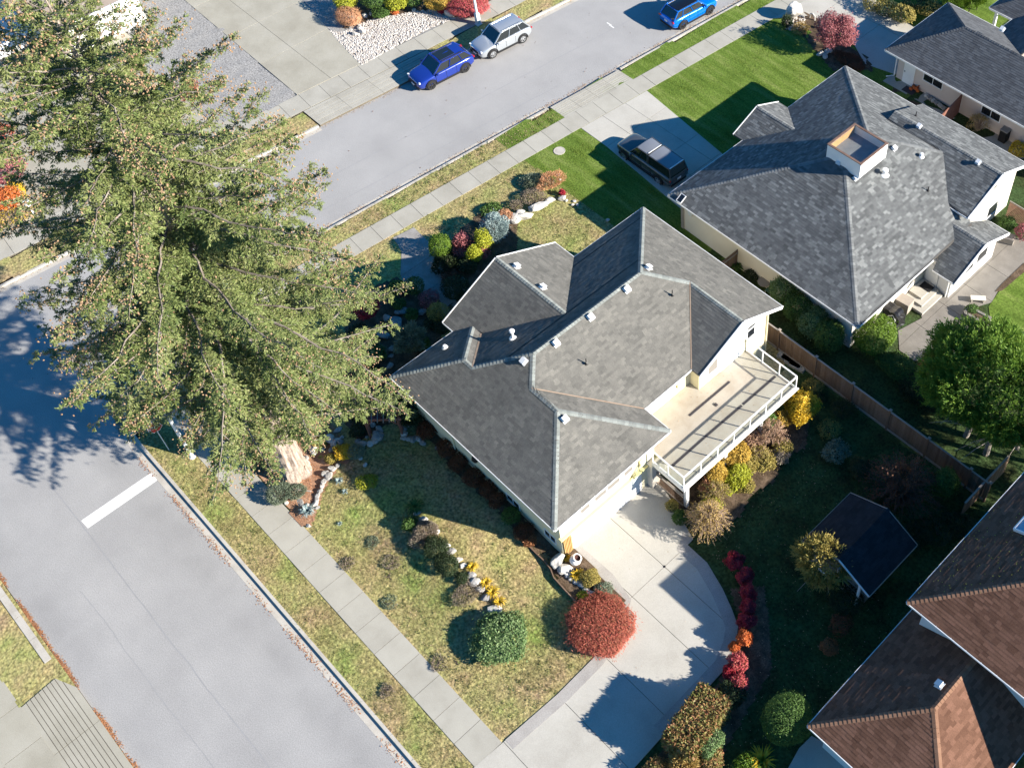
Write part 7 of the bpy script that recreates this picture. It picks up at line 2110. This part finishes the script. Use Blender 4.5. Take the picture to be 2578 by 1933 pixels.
# ------------------------------------------------------------------ vehicles
def child(mb, name, m, parent, smooth=False, bevel=0):
    o = mb.build(name, m, None, smooth, bevel)
    o.parent = parent
    return o
def car(label, pos, heading, L, W, H, wb, body_m, roof_m=None, rim='rim_silver', kind='suv', cat='car', trim='black', roofglass=False, group=None):
    t = thing('parked_car', label, cat, (pos[0], pos[1], .0), group)
    t.rotation_euler = (0, 0, heading)
    hw = W / 2
    roof_m = roof_m or body_m
    gcl = .20 if kind == 'suv' else .26
    if kind == 'suv':
        st = [(-.50, .80, .78, .48), (-.492, .96, .86, .40), (-.46, 1.04, .94, .32), (-.36, 1.09, .99, gcl), (-.2, 1.08, 1, gcl), (0, 1.06, 1, gcl), (.16, 1.05, .99, gcl), (.26, 1.02, .985, gcl), (.36, .97, .97, gcl + .02), (.44, .90, .92, .27), (.482, .80, .84, .32), (.50, .66, .70, .42)]
        cab = [dict(b0=.235, b1=-.475, t0=.07, t1=-.36, zb=1.03, zt=H)]
    else:
        st = [(-.50, 1.02, .93, .50), (-.495, 1.08, .96, .42), (-.44, 1.12, .98, .36), (-.2, 1.12, .985, gcl), (0, 1.11, .985, gcl), (.14, 1.10, .98, gcl), (.25, 1.08, .97, gcl), (.38, 1.05, .95, gcl + .05), (.45, .99, .92, .36), (.485, .88, .87, .40), (.50, .70, .80, .46)]
        cab = [dict(b0=.23, b1=-.075, t0=.115, t1=-.06, zb=1.09, zt=H), dict(b0=-.09, b1=-.495, t0=-.095, t1=-.455, zb=1.10, zt=H + .01)]
    # body shell: rings of points, mirrored
    V, F = [], []
    for (x, zt, w, zb) in st:
        w *= hw
        ring = [(0, zt + .025), (.5 * w, zt + .02), (.86 * w, zt - .01), (.965 * w, zt - .07), (w, zt - .20), (.995 * w, (zt + zb) * .5 - .05), (.985 * w, zb + .10), (.93 * w, zb), (0, zb)]
        full = [(y, z) for y, z in ring] + [(-y, z) for y, z in ring[-2:0:-1]]
        V += [(x * L, y, z) for y, z in full]
    k = 16
    for i in range(len(st) - 1):
        for j in range(k):
            a, b = i * k + j, i * k + (j + 1) % k
            F.append((a, b, b + k, a + k))
    F.append(tuple(range(k))); F.append(tuple((len(st) - 1) * k + j for j in range(k - 1, -1, -1)))
    me = bpy.data.meshes.new('body'); me.from_pydata(V, [], F); me.update()
    import bmesh
    bm = bmesh.new(); bm.from_mesh(me); bmesh.ops.recalc_face_normals(bm, faces=bm.faces[:]); bm.to_mesh(me); bm.free()
    me.polygons.foreach_set('use_smooth', np.ones(len(me.polygons), dtype=bool))
    body = link('body', me, body_m); body.parent = t
    sd = body.modifiers.new('s', 'SUBSURF'); sd.levels = sd.render_levels = 1
    # lower cladding
    c = MB()
    for s in (-1, 1):
        c.box((0, s * (hw - .02), gcl + .09), (wb - .72, .08, .16))
    c.box((L * .488, 0, .37), (.10, W * .70, .20)).box((-L * .488, 0, .42), (.10, W * .74, .22))
    child(c, 'cladding', MT[trim], t, bevel=.02)
    for g in cab:
        bx0, bx1, tx0, tx1, zb, zt = g['b0'] * L, g['b1'] * L, g['t0'] * L, g['t1'] * L, g['zb'] - .05, g['zt']
        wb_, wt_ = hw * .93, hw * .74
        lo = [(bx0, wb_ * .93, zb), (bx1, wb_ * .90, zb), (bx1, -wb_ * .90, zb), (bx0, -wb_ * .93, zb)]
        hi = [(tx0, wt_, zt), (tx1, wt_ * .96, zt), (tx1, -wt_ * .96, zt), (tx0, -wt_, zt)]
        LO, HI = [Vector(p) for p in lo], [Vector(p) for p in hi]
        inn = MB()
        cN = Vector(((bx0 + bx1) / 2, 0, zb))
        sh = lambda p: p + (Vector((cN.x, 0, p.z)) - p) * .05
        inn.add([tuple(sh(p)) for p in LO + HI], [(0, 1, 5, 4), (1, 2, 6, 5), (2, 3, 7, 6), (3, 0, 4, 7), (4, 5, 6, 7)])
        child(inn, 'cabin', MT['black'], t)
        def pane(a, b, c_, d, name, inset=.06):
            m = (a + b + c_ + d) / 4
            q = [p + (m - p) * inset for p in (a, b, c_, d)]
            n = (q[1] - q[0]).cross(q[2] - q[0]).normalized()
            if n.dot(m - Vector((cN.x, 0, (zb + zt) / 2))) < 0: n = -n
            q2 = [p - n * .02 for p in q]
            child(MB().add([tuple(p) for p in q + q2], [(0, 1, 2, 3), (7, 6, 5, 4), (0, 4, 5, 1), (1, 5, 6, 2), (2, 6, 7, 3), (3, 7, 4, 0)]), name, MT['car_glass'], t)
        last = g is cab[-1]
        if g is cab[0]: pane(LO[0], LO[3], HI[3], HI[0], 'windscreen')
        if last: pane(LO[1], LO[2], HI[2], HI[1], 'rear_window', .10)
        cuts = [0, .40, .74, 1] if kind == 'suv' else ([0, .55, 1] if g is cab[0] else [0, 1])
        for s in (0, 1):
            b0_, b1_, t0_, t1_ = (LO[0], LO[1], HI[0], HI[1]) if s == 0 else (LO[3], LO[2], HI[3], HI[2])
            for i in range(len(cuts) - 1):
                u0, u1 = cuts[i], cuts[i + 1]
                pane(b0_.lerp(b1_, u0 + .01), b0_.lerp(b1_, u1 - .01), t0_.lerp(t1_, u1 - .01), t0_.lerp(t1_, u0 + .01), 'side_window', .09)
        fr = MB()
        for a, b in zip(LO, HI): fr.beam(a, b, .085, .07)
        for i in range(1, len(cuts) - 1):
            for s in (0, 1):
                b0_, b1_, t0_, t1_ = (LO[0], LO[1], HI[0], HI[1]) if s == 0 else (LO[3], LO[2], HI[3], HI[2])
                fr.beam(b0_.lerp(b1_, cuts[i]), t0_.lerp(t1_, cuts[i]), .07, .05)
        for i in range(4): fr.beam(HI[i], HI[(i + 1) % 4], .08, .06)
        child(fr, 'pillars', body_m if kind == 'suv' else body_m, t, bevel=.015)
        # crowned roof
        rv, rf = [], []
        nx_, ny_ = 7, 7
        for i in range(nx_):
            for j in range(ny_):
                u, v = i / (nx_ - 1), j / (ny_ - 1)
                a = HI[0].lerp(HI[1], u); b = HI[3].lerp(HI[2], u)
                p = a.lerp(b, v)
                p.z += .012 + .075 * (1 - (2 * v - 1) ** 2) * (.55 + .45 * math.sin(PI * min(1, .15 + u * .75))) - .05 * (u < .01) * 0
                rv.append(tuple(p))
        for i in range(nx_ - 1):
            for j in range(ny_ - 1):
                rf.append((i * ny_ + j, i * ny_ + j + 1, (i + 1) * ny_ + j + 1, (i + 1) * ny_ + j))
        child(MB().add(rv, rf), 'roof', roof_m, t, smooth=True)
        if roofglass:
            q = [(tx0 - .12, wt_ * .72, zt + .075), (tx0 - 1.35, wt_ * .72, zt + .085), (tx0 - 1.35, -wt_ * .72, zt + .085), (tx0 - .12, -wt_ * .72, zt + .075)]
            child(MB().prism([(p[0], p[1]) for p in q], zt + .03, zt + .085), 'sunroof', MT['car_glass'], t)
        if kind == 'suv':
            for s in (-1, 1):
                child(MB().beam((tx0 - .15, s * wt_ * .93, zt + .07), (tx1 + .15, s * wt_ * .93, zt + .07), .035, .035), 'roof_rail', MT['rim_dark' if rim == 'rim_dark' else 'rim_silver'], t)
        elif last:
            child(MB().beam((tx1, -wt_ * .9, zt + .03), (tx1, wt_ * .9, zt + .03), .06, .07), 'canopy_edge', MT['white_dull'], t)
        else:
            child(MB().beam((tx1 - .05, -wt_ * .85, zt + .06), (tx1 - .05, wt_ * .85, zt + .06), .05, .03), 'roof_strip', MT['white_dull'], t)
    # wheels with arches
    for sx_ in (1, -1):
        for sy in (1, -1):
            x, y, r = sx_ * wb / 2 + (.02 * L if kind != 'suv' else 0), sy * (hw - .095), .365
            w_ = MB()
            prof = [(r * .62, -.11), (r * .95, -.115), (r, -.09), (r, .09), (r * .95, .115), (r * .62, .11)]
            n = 24
            base = []
            for rr, yy in prof:
                for k_ in range(n):
                    a = 2 * PI * k_ / n
                    w_.v.append((x + rr * math.cos(a), y + yy, r + rr * math.sin(a)))
            for i in range(len(prof) - 1):
                for k_ in range(n):
                    w_.f.append((i * n + k_, i * n + (k_ + 1) % n, (i + 1) * n + (k_ + 1) % n, (i + 1) * n + k_))
            wh_ = child(w_, 'wheel', MT['tyre'], t)
            ri = MB()
            ri.add([(x + r * .62 * math.cos(2 * PI * k_ / n), y + sy * .05, r + r * .62 * math.sin(2 * PI * k_ / n)) for k_ in range(n)], [tuple(range(n))])
            child(ri, 'wheel_well', MT['black'], wh_)
            sp = MB()
            yo = y + sy * .10
            for k_ in range(5):
                a = 2 * PI * k_ / 5 + .3
                sp.beam((x, yo, r), (x + r * .6 * math.cos(a), yo, r + r * .6 * math.sin(a)), .075, .03, up=(0, 1, 0))
            for k_ in range(n):
                a, b = 2 * PI * k_ / n, 2 * PI * (k_ + 1) / n
                sp.beam((x + r * .6 * math.cos(a), yo, r + r * .6 * math.sin(a)), (x + r * .6 * math.cos(b), yo, r + r * .6 * math.sin(b)), .04, .04, up=(0, 1, 0))
            sp.box((x, yo + sy * .005, r), (.12, .03, .12))
            child(sp, 'rim', MT[rim], wh_)
            ar_ = MB()
            for k_ in range(12):
                a, b = PI * (k_ - .6) / 10.8, PI * (k_ + .4) / 10.8
                P_ = [(x + q_ * math.cos(c_), yy_, r + q_ * math.sin(c_)) for q_, c_ in ((.40, a), (.47, a), (.47, b), (.40, b)) for yy_ in (y + sy * .06, y + sy * .118)]
                ar_.add(P_, [(0, 2, 4, 6), (7, 5, 3, 1), (0, 1, 3, 2), (2, 3, 5, 4), (4, 5, 7, 6), (6, 7, 1, 0)])
            child(ar_, 'wheel_arch', MT[trim], t)
    for s in (-1, 1):
        child(MB().box((L * .462, s * hw * .68, .80), (.12, .32, .07), -s * .45), 'headlight', MT['lamp_clear'], t, bevel=.02)
        child(MB().box((-L * .486, s * hw * .74, .90), (.10, .34, .11), s * .25), 'tail_light', MT['lamp_red'], t, bevel=.02)
        mr = MB().box((cab[0]['b0'] * L - .25, s * (hw + .09), 1.08), (.12, .2, .14)).box((cab[0]['b0'] * L - .22, s * (hw - .02), 1.04), (.06, .14, .05))
        child(mr, 'mirror', body_m, t, bevel=.02)
        for u in (.12, -.10):
            child(MB().box((u * L, s * (hw - .004), .90), (.2, .03, .03)), 'door_handle', body_m, t)
        dl = MB()
        for u in (.21, .025, -.155):
            dl.box((u * L, s * (hw - .006), .72), (.012, .02, .62))
        child(dl, 'door_seam', MT['black'], t)
    child(MB().box((L * .493, 0, .62), (.06, W * .46, .20)), 'grille', MT['black'], t, bevel=.02)
    child(MB().box((L * .503, 0, .46), (.03, .34, .12)), 'licence_plate', MT['plate'], t)
    child(MB().box((-L * .50, 0, .74), (.03, .32, .14)), 'licence_plate', MT['plate'], t)
    return t
PB = paint('royal_blue_paint', (.010, .032, .24), .15)
PS = paint('silver_paint', (.46, .49, .52), .55)
PC = paint('cyan_blue_paint', (.0, .16, .62))
PG = paint('charcoal_paint', (.075, .08, .085), .3)
PK = paint('black_roof_paint', (.008, .008, .010))
PSG = paint('roof_sky_sheen', (.17, .18, .20), .0)  # pickup roofs: sky reflection put into a paler paint than the body
hd = -PI / 2 - RS
car('royal blue SUV with dark glass roof and dark wheels parked on the upper street', (-58.78, 35.02), hd, 4.73, 1.94, 1.60, 2.87, PB, rim='rim_dark', roofglass=True)
car('silver SUV with silver wheels parked on the upper street behind the blue one', (-58.33, 40.2), hd, 4.6, 1.86, 1.62, 2.69, PS)
car('bright sky blue hatchback with black roof parked at the near kerb, top of the view', (-50.75, 52.3), PI / 2 - RS, 4.55, 1.84, 1.56, 2.72, PC, PK, 'rim_dark')
car('charcoal pickup truck with canopy, grey sky reflection painted on its roof, parked in the driveway', (-41.15, 38.83), PI - .02, 5.25, 1.84, 1.72, 3.3, PG, PSG, kind='truck', cat='truck')

# ------------------------------------------------------------------ grass tufts and fallen leaves
def scatter(poly, n, rng, dens=None):
    xs = [p[0] for p in poly]; ys = [p[1] for p in poly]
    X, Y = rng.uniform(min(xs), max(xs), n), rng.uniform(min(ys), max(ys), n)
    ok = inside(poly, X, Y)
    if dens is not None: ok &= rng.random(n) < dens(X, Y)
    return X[ok], Y[ok]
KEEP_OUT = [tree_bed]
def tufts(name, label, poly, per_m2, h, w, m, seed, zf=lawn_z, dens=None, nb=3, spread=.05):
    rng = np.random.default_rng(seed)
    xs = [p[0] for p in poly]; ys = [p[1] for p in poly]
    n = int((max(xs) - min(xs)) * (max(ys) - min(ys)) * per_m2)
    X, Y = scatter(poly, n, rng, dens)
    Z = zf(X, Y)
    P = np.repeat(np.stack([X, Y, Z], 1), nb, 0)
    k = len(P)
    P[:, :2] += rng.normal(0, spread, (k, 2))
    d = unit(np.stack([rng.normal(0, .55, k), rng.normal(0, .55, k), np.ones(k)], 1))
    s = unit(np.cross(d, rdir(k, rng)))
    hh = h * rng.uniform(.5, 1.3, k)[:, None]
    ww = w * rng.uniform(.6, 1.2, k)[:, None]
    V = np.stack([P - s * ww / 2 - np.array([0, 0, .01]), P + s * ww / 2 - np.array([0, 0, .01]), P + d * hh], 1)
    o = link(name, np_mesh(name, V.reshape(-1, 3), np.arange(k * 3).reshape(-1, 3)), MT[m])
    return tag(o, label, 'grass', kind='stuff')
MT['tuft_dry'] = leafmat('dry_grass', [(.34, .235, .135), (.30, .245, .11), (.24, .24, .085), (.17, .23, .06)], island=.3, tr=.2, scale=.5)
MT['tuft_lush'] = leafmat('lush_grass', [(.13, .205, .025), (.19, .27, .04), (.27, .31, .075)], island=.5, tr=.25, scale=.8)
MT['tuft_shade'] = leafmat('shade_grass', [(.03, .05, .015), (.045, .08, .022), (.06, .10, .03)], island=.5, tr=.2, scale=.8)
pat = lambda s, sd, lo, hi: (lambda X, Y: np.clip(lo + (hi - lo) * (.5 + .5 * wob(X, Y, s, sd)), 0, 1))
side_lawn = [(-45, 7.35), (-19.0, 7.35), (-18.95, 12.9), (-20, 15.5), (-24, 15.3), (-36, 15.2), (-36, 9.5), (-37, 7.4)]
verge1 = [(-46, 4.0), (-19.2, 4.0), (-19.1, 5.6), (-46, 5.6)]
verge2 = [(sx(S_KERB + .2, 12), 12), (sx(S_KERB + .2, 37.8), 37.8), (sx(S_WALK0, 37.8), 37.8), (sx(S_WALK0, 12), 12)]
verge3 = [(sx(S_KERB + .2, 44.4), 44.4), (sx(S_KERB + .2, 75), 75), (sx(S_WALK0, 75), 75), (sx(S_WALK0, 44.4), 44.4)]
upper_lawn = [(sx(S_WALK1, 24.6), 24.6), (sx(S_WALK1, 33.2), 33.2), (-36, 34), (-35.8, 27.5), (-40, 25)]
walk_lawn = [(sx(S_WALK1, 14), 14), (sx(S_WALK1, 22.6), 22.6), (-46.5, 21), (-45.5, 19), (-44, 14)]
lush1 = [(sx(S_WALK1, 33), 33), (sx(S_WALK1, 37.9), 37.9), (-44.6, 37.8), (-36, 37), (-30, 36), (-30, 33.4), (-36, 33.4)]
lush2 = [(sx(S_WALK1, 44.1), 44.1), (sx(S_WALK1, 56.5), 56.5), (-43.5, 57), (-38.6, 54), (-37, 52), (-36.4, 43), (-44.5, 43.8)]
tufts('grass', 'dry mossy grass of the side lawn', side_lawn, 230, .06, .026, 'tuft_dry', 1, dens=pat(1.3, 21, .25, 1.0))
tufts('grass', 'dry grass on the roadside verge', verge1, 260, .065, .024, 'tuft_dry', 2, dens=pat(1.6, 22, .3, 1.0))
tufts('grass', 'brown grass on the upper street verge', verge2, 170, .065, .024, 'tuft_dry', 3, dens=pat(1.6, 23, .3, 1.0))
tufts('grass', 'mossy grass of the upper lawn', upper_lawn, 200, .06, .022, 'tuft_dry', 4, dens=pat(1.3, 24, .25, 1.0))
tufts('grass', 'patch of grass beside the front walk', walk_lawn, 120, .06, .022, 'tuft_dry', 5, dens=pat(1.3, 25, .25, 1.0))
tufts('grass', 'bright mown grass with stripes beside the pickup', lush1, 260, .055, .024, 'tuft_lush', 6, dens=lambda X, Y: .55 + .45 * (np.sin(Y * 7.5) > 0))
tufts('grass', 'bright mown front lawn of the grey roofed house', lush2, 190, .055, .024, 'tuft_lush', 7, dens=lambda X, Y: .6 + .4 * (np.sin(Y * 6.2) > 0))
tufts('grass', 'green grass on the verge of the upper street', verge3, 150, .07, .026, 'tuft_lush', 8, dens=pat(1.6, 26, .4, 1.0))
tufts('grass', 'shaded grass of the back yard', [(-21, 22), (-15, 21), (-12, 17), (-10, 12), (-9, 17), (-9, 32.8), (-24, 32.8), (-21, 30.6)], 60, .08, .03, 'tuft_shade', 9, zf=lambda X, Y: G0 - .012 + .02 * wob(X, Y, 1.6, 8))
MT['weed'] = leafmat('weeds', [(.08, .10, .03), (.12, .16, .04), (.16, .21, .06), (.14, .12, .06)], island=.6, tr=.2)
tufts('grass', 'darker weed clumps in the side lawn', side_lawn, 4, .08, .045, 'weed', 51, dens=pat(.9, 61, .05, 1.0), nb=16, spread=.09)
tufts('grass', 'darker weed clumps on the roadside verge', verge1, 5, .08, .045, 'weed', 52, dens=pat(.9, 62, .1, 1.0), nb=14, spread=.09)
tufts('grass', 'darker weed clumps on the upper lawn', upper_lawn, 5, .08, .05, 'weed', 53, dens=pat(.9, 63, .1, 1.0), nb=14, spread=.09)
tufts('grass', 'darker weed clumps on the upper street verge', verge2, 6, .10, .05, 'weed', 54, dens=pat(.9, 64, .1, 1.0), nb=14, spread=.09)
# pieces of green on the verge next to the driveway crossing
def leaves(name, label, pts, z, size, m, seed, jit=.3):
    rng = np.random.default_rng(seed)
    P = np.array([(p[0], p[1], z) for p in pts], float)
    k = len(P)
    P[:, 2] += rng.uniform(.004, .025, k)
    n = unit(np.array([0, 0, 1.]) + jit * rdir(k, rng))
    V = leaf_quads(P, np.cross(n, rdir(k, rng)), n, size * rng.uniform(.6, 1.3, k), size * .7)
    o = link(name, quads_mesh(name, V), MT[m])
    return tag(o, label, 'leaves', kind='stuff')
MT['leaf_orange'] = leafmat('fallen_orange', [(.42, .17, .07), (.50, .24, .11), (.34, .15, .08), (.46, .30, .16)], island=.9)
MT['leaf_tan'] = leafmat('fallen_tan', [(.40, .27, .17), (.48, .36, .25), (.34, .20, .12)], island=.9)
rng = np.random.default_rng(77)
def along(pts, n, w, rng, bias=0.0):
    P = [Vector(p) for p in pts]
    ls = [(P[i + 1] - P[i]).length for i in range(len(P) - 1)]
    out = []
    tot = sum(ls)
    while len(out) < n:
        s = rng.uniform(0, tot)
        for i, l in enumerate(ls):
            if s <= l: break
            s -= l
        d = (P[i + 1] - P[i]).normalized()
        q = P[i] + d * s
        if .5 + .5 * math.sin(q.x * 1.7 + q.y * 2.3) + .3 * math.sin(q.x * .6) < rng.random() * .9: continue
        o = abs(rng.normal(0, w)) * (1 if bias >= 0 else -1) if bias else rng.normal(0, w)
        out.append((q.x + d.y * o, q.y - d.x * o))
    return out
kl = [(-19, KY)] + [(x, y) for x, y in arc] + [(sx(S_KERB, 60), 60)]
leaves('fallen_leaves', 'orange leaves gathered along the near kerb', along([(x, y - .28 if x > -46 else y) for x, y in kl[:1]] + [(-40, KY - .42), (-45, KY - .42)], 900, .09, rng), .006, .07, 'leaf_orange', 31)
leaves('fallen_leaves', 'orange needles in the gutter at the street corner', along([(x + (-.25 if i > 4 else -.1), y - .3) for i, (x, y) in enumerate(arc[:9])], 2600, .13, rng), .006, .07, 'leaf_orange', 32)
leaves('fallen_leaves', 'brown leaves in the gutter of the upper street', along([(sx(S_KERB - .25, 13), 13), (sx(S_KERB - .25, 62), 62)], 2600, .11, rng), .006, .07, 'leaf_tan', 33)
leaves('fallen_leaves', 'orange leaves along the far edge of the lower street', along([(-47, WYE + .02), (-28, WYE + .02)], 3600, .07, rng), .008, .07, 'leaf_orange', 34)
leaves('fallen_leaves', 'leaves in the far gutter of the upper street', along([(sx(N_EDGE + .1, -5), -5), (sx(N_EDGE + .1, 55), 55)], 1100, .10, rng), .006, .07, 'leaf_tan', 35)
X_, Y_ = scatter(side_lawn, 1500, rng)
leaves('fallen_leaves', 'scattered tan leaves on the side lawn', list(zip(X_, Y_)), .16, .06, 'leaf_tan', 36, 1.0)
X_, Y_ = scatter(verge2, 3800, rng, pat(1.1, 27, .1, 1.0))
leaves('fallen_leaves', 'brown leaves on the verge of the upper street', list(zip(X_, Y_)), .15, .07, 'leaf_tan', 37, 1.0)
X_, Y_ = scatter(tree_bed, 5200, rng)
leaves('fallen_leaves', 'rust needles and leaves under the conifer', list(zip(X_, Y_)), .17, .06, 'leaf_orange', 38, .8)
X_, Y_ = scatter([(-20, 21), (-14, 19.5), (-12, 13), (-9.2, 17), (-9.2, 24), (-20, 30)], 900, rng)
leaves('fallen_leaves', 'pale leaves scattered in the shaded back yard', list(zip(X_, Y_)), .2, .06, 'leaf_tan', 39, .8)
X_, Y_ = scatter([(-9, 23.5), (-6, 25.5), (-5.2, 30), (-8.8, 30)], 170, rng)
MT['moss_spot'] = leafmat('moss_yellow', [(.35, .34, .04), (.45, .42, .06)])
leaves('fallen_leaves', 'yellow flecks of moss on the brown roof', [(x, y) for x, y in zip(X_, Y_)], 0, .06, 'moss_spot', 40, .2)
o = bpy.context.scene.objects[-1] if False else None
for ob in SC.objects:
    if ob.get('label') == 'yellow flecks of moss on the brown roof':
        me = ob.data
        co = np.zeros(len(me.vertices) * 3, np.float32); me.vertices.foreach_get('co', co)
        co = co.reshape(-1, 3); co[:, 2] += 5.5 + .5 * (co[:, 0] + 8.85) + .03
        me.vertices.foreach_set('co', co.ravel()); me.update()
X_, Y_ = scatter([(sx(-62, 0), 0), (sx(-54, 0), 0), (sx(-54, 60), 60), (sx(-62, 60), 60)], 130, rng)
leaves('fallen_leaves', 'single dark leaves lying on the upper street', list(zip(X_, Y_)), .004, .09, 'rustdark', 41, .6)
X_, Y_ = scatter([(-20, 20.5), (-14.5, 17), (-14, 13), (-18.5, 13), (-23, 16.5), (-23, 21)], 60, rng)
leaves('fallen_leaves', 'few leaves lying on the driveway', list(zip(X_, Y_)), .155, .06, 'leaf_tan', 42, .6)
X_, Y_ = scatter(deck_floor if False else [(-25, 22.5), (-21.6, 22.5), (-21.6, 30), (-25, 30)], 60, rng)
leaves('fallen_leaves', 'few leaves lying on the deck', list(zip(X_, Y_)), 2.455, .06, 'leaf_tan', 43, .6)
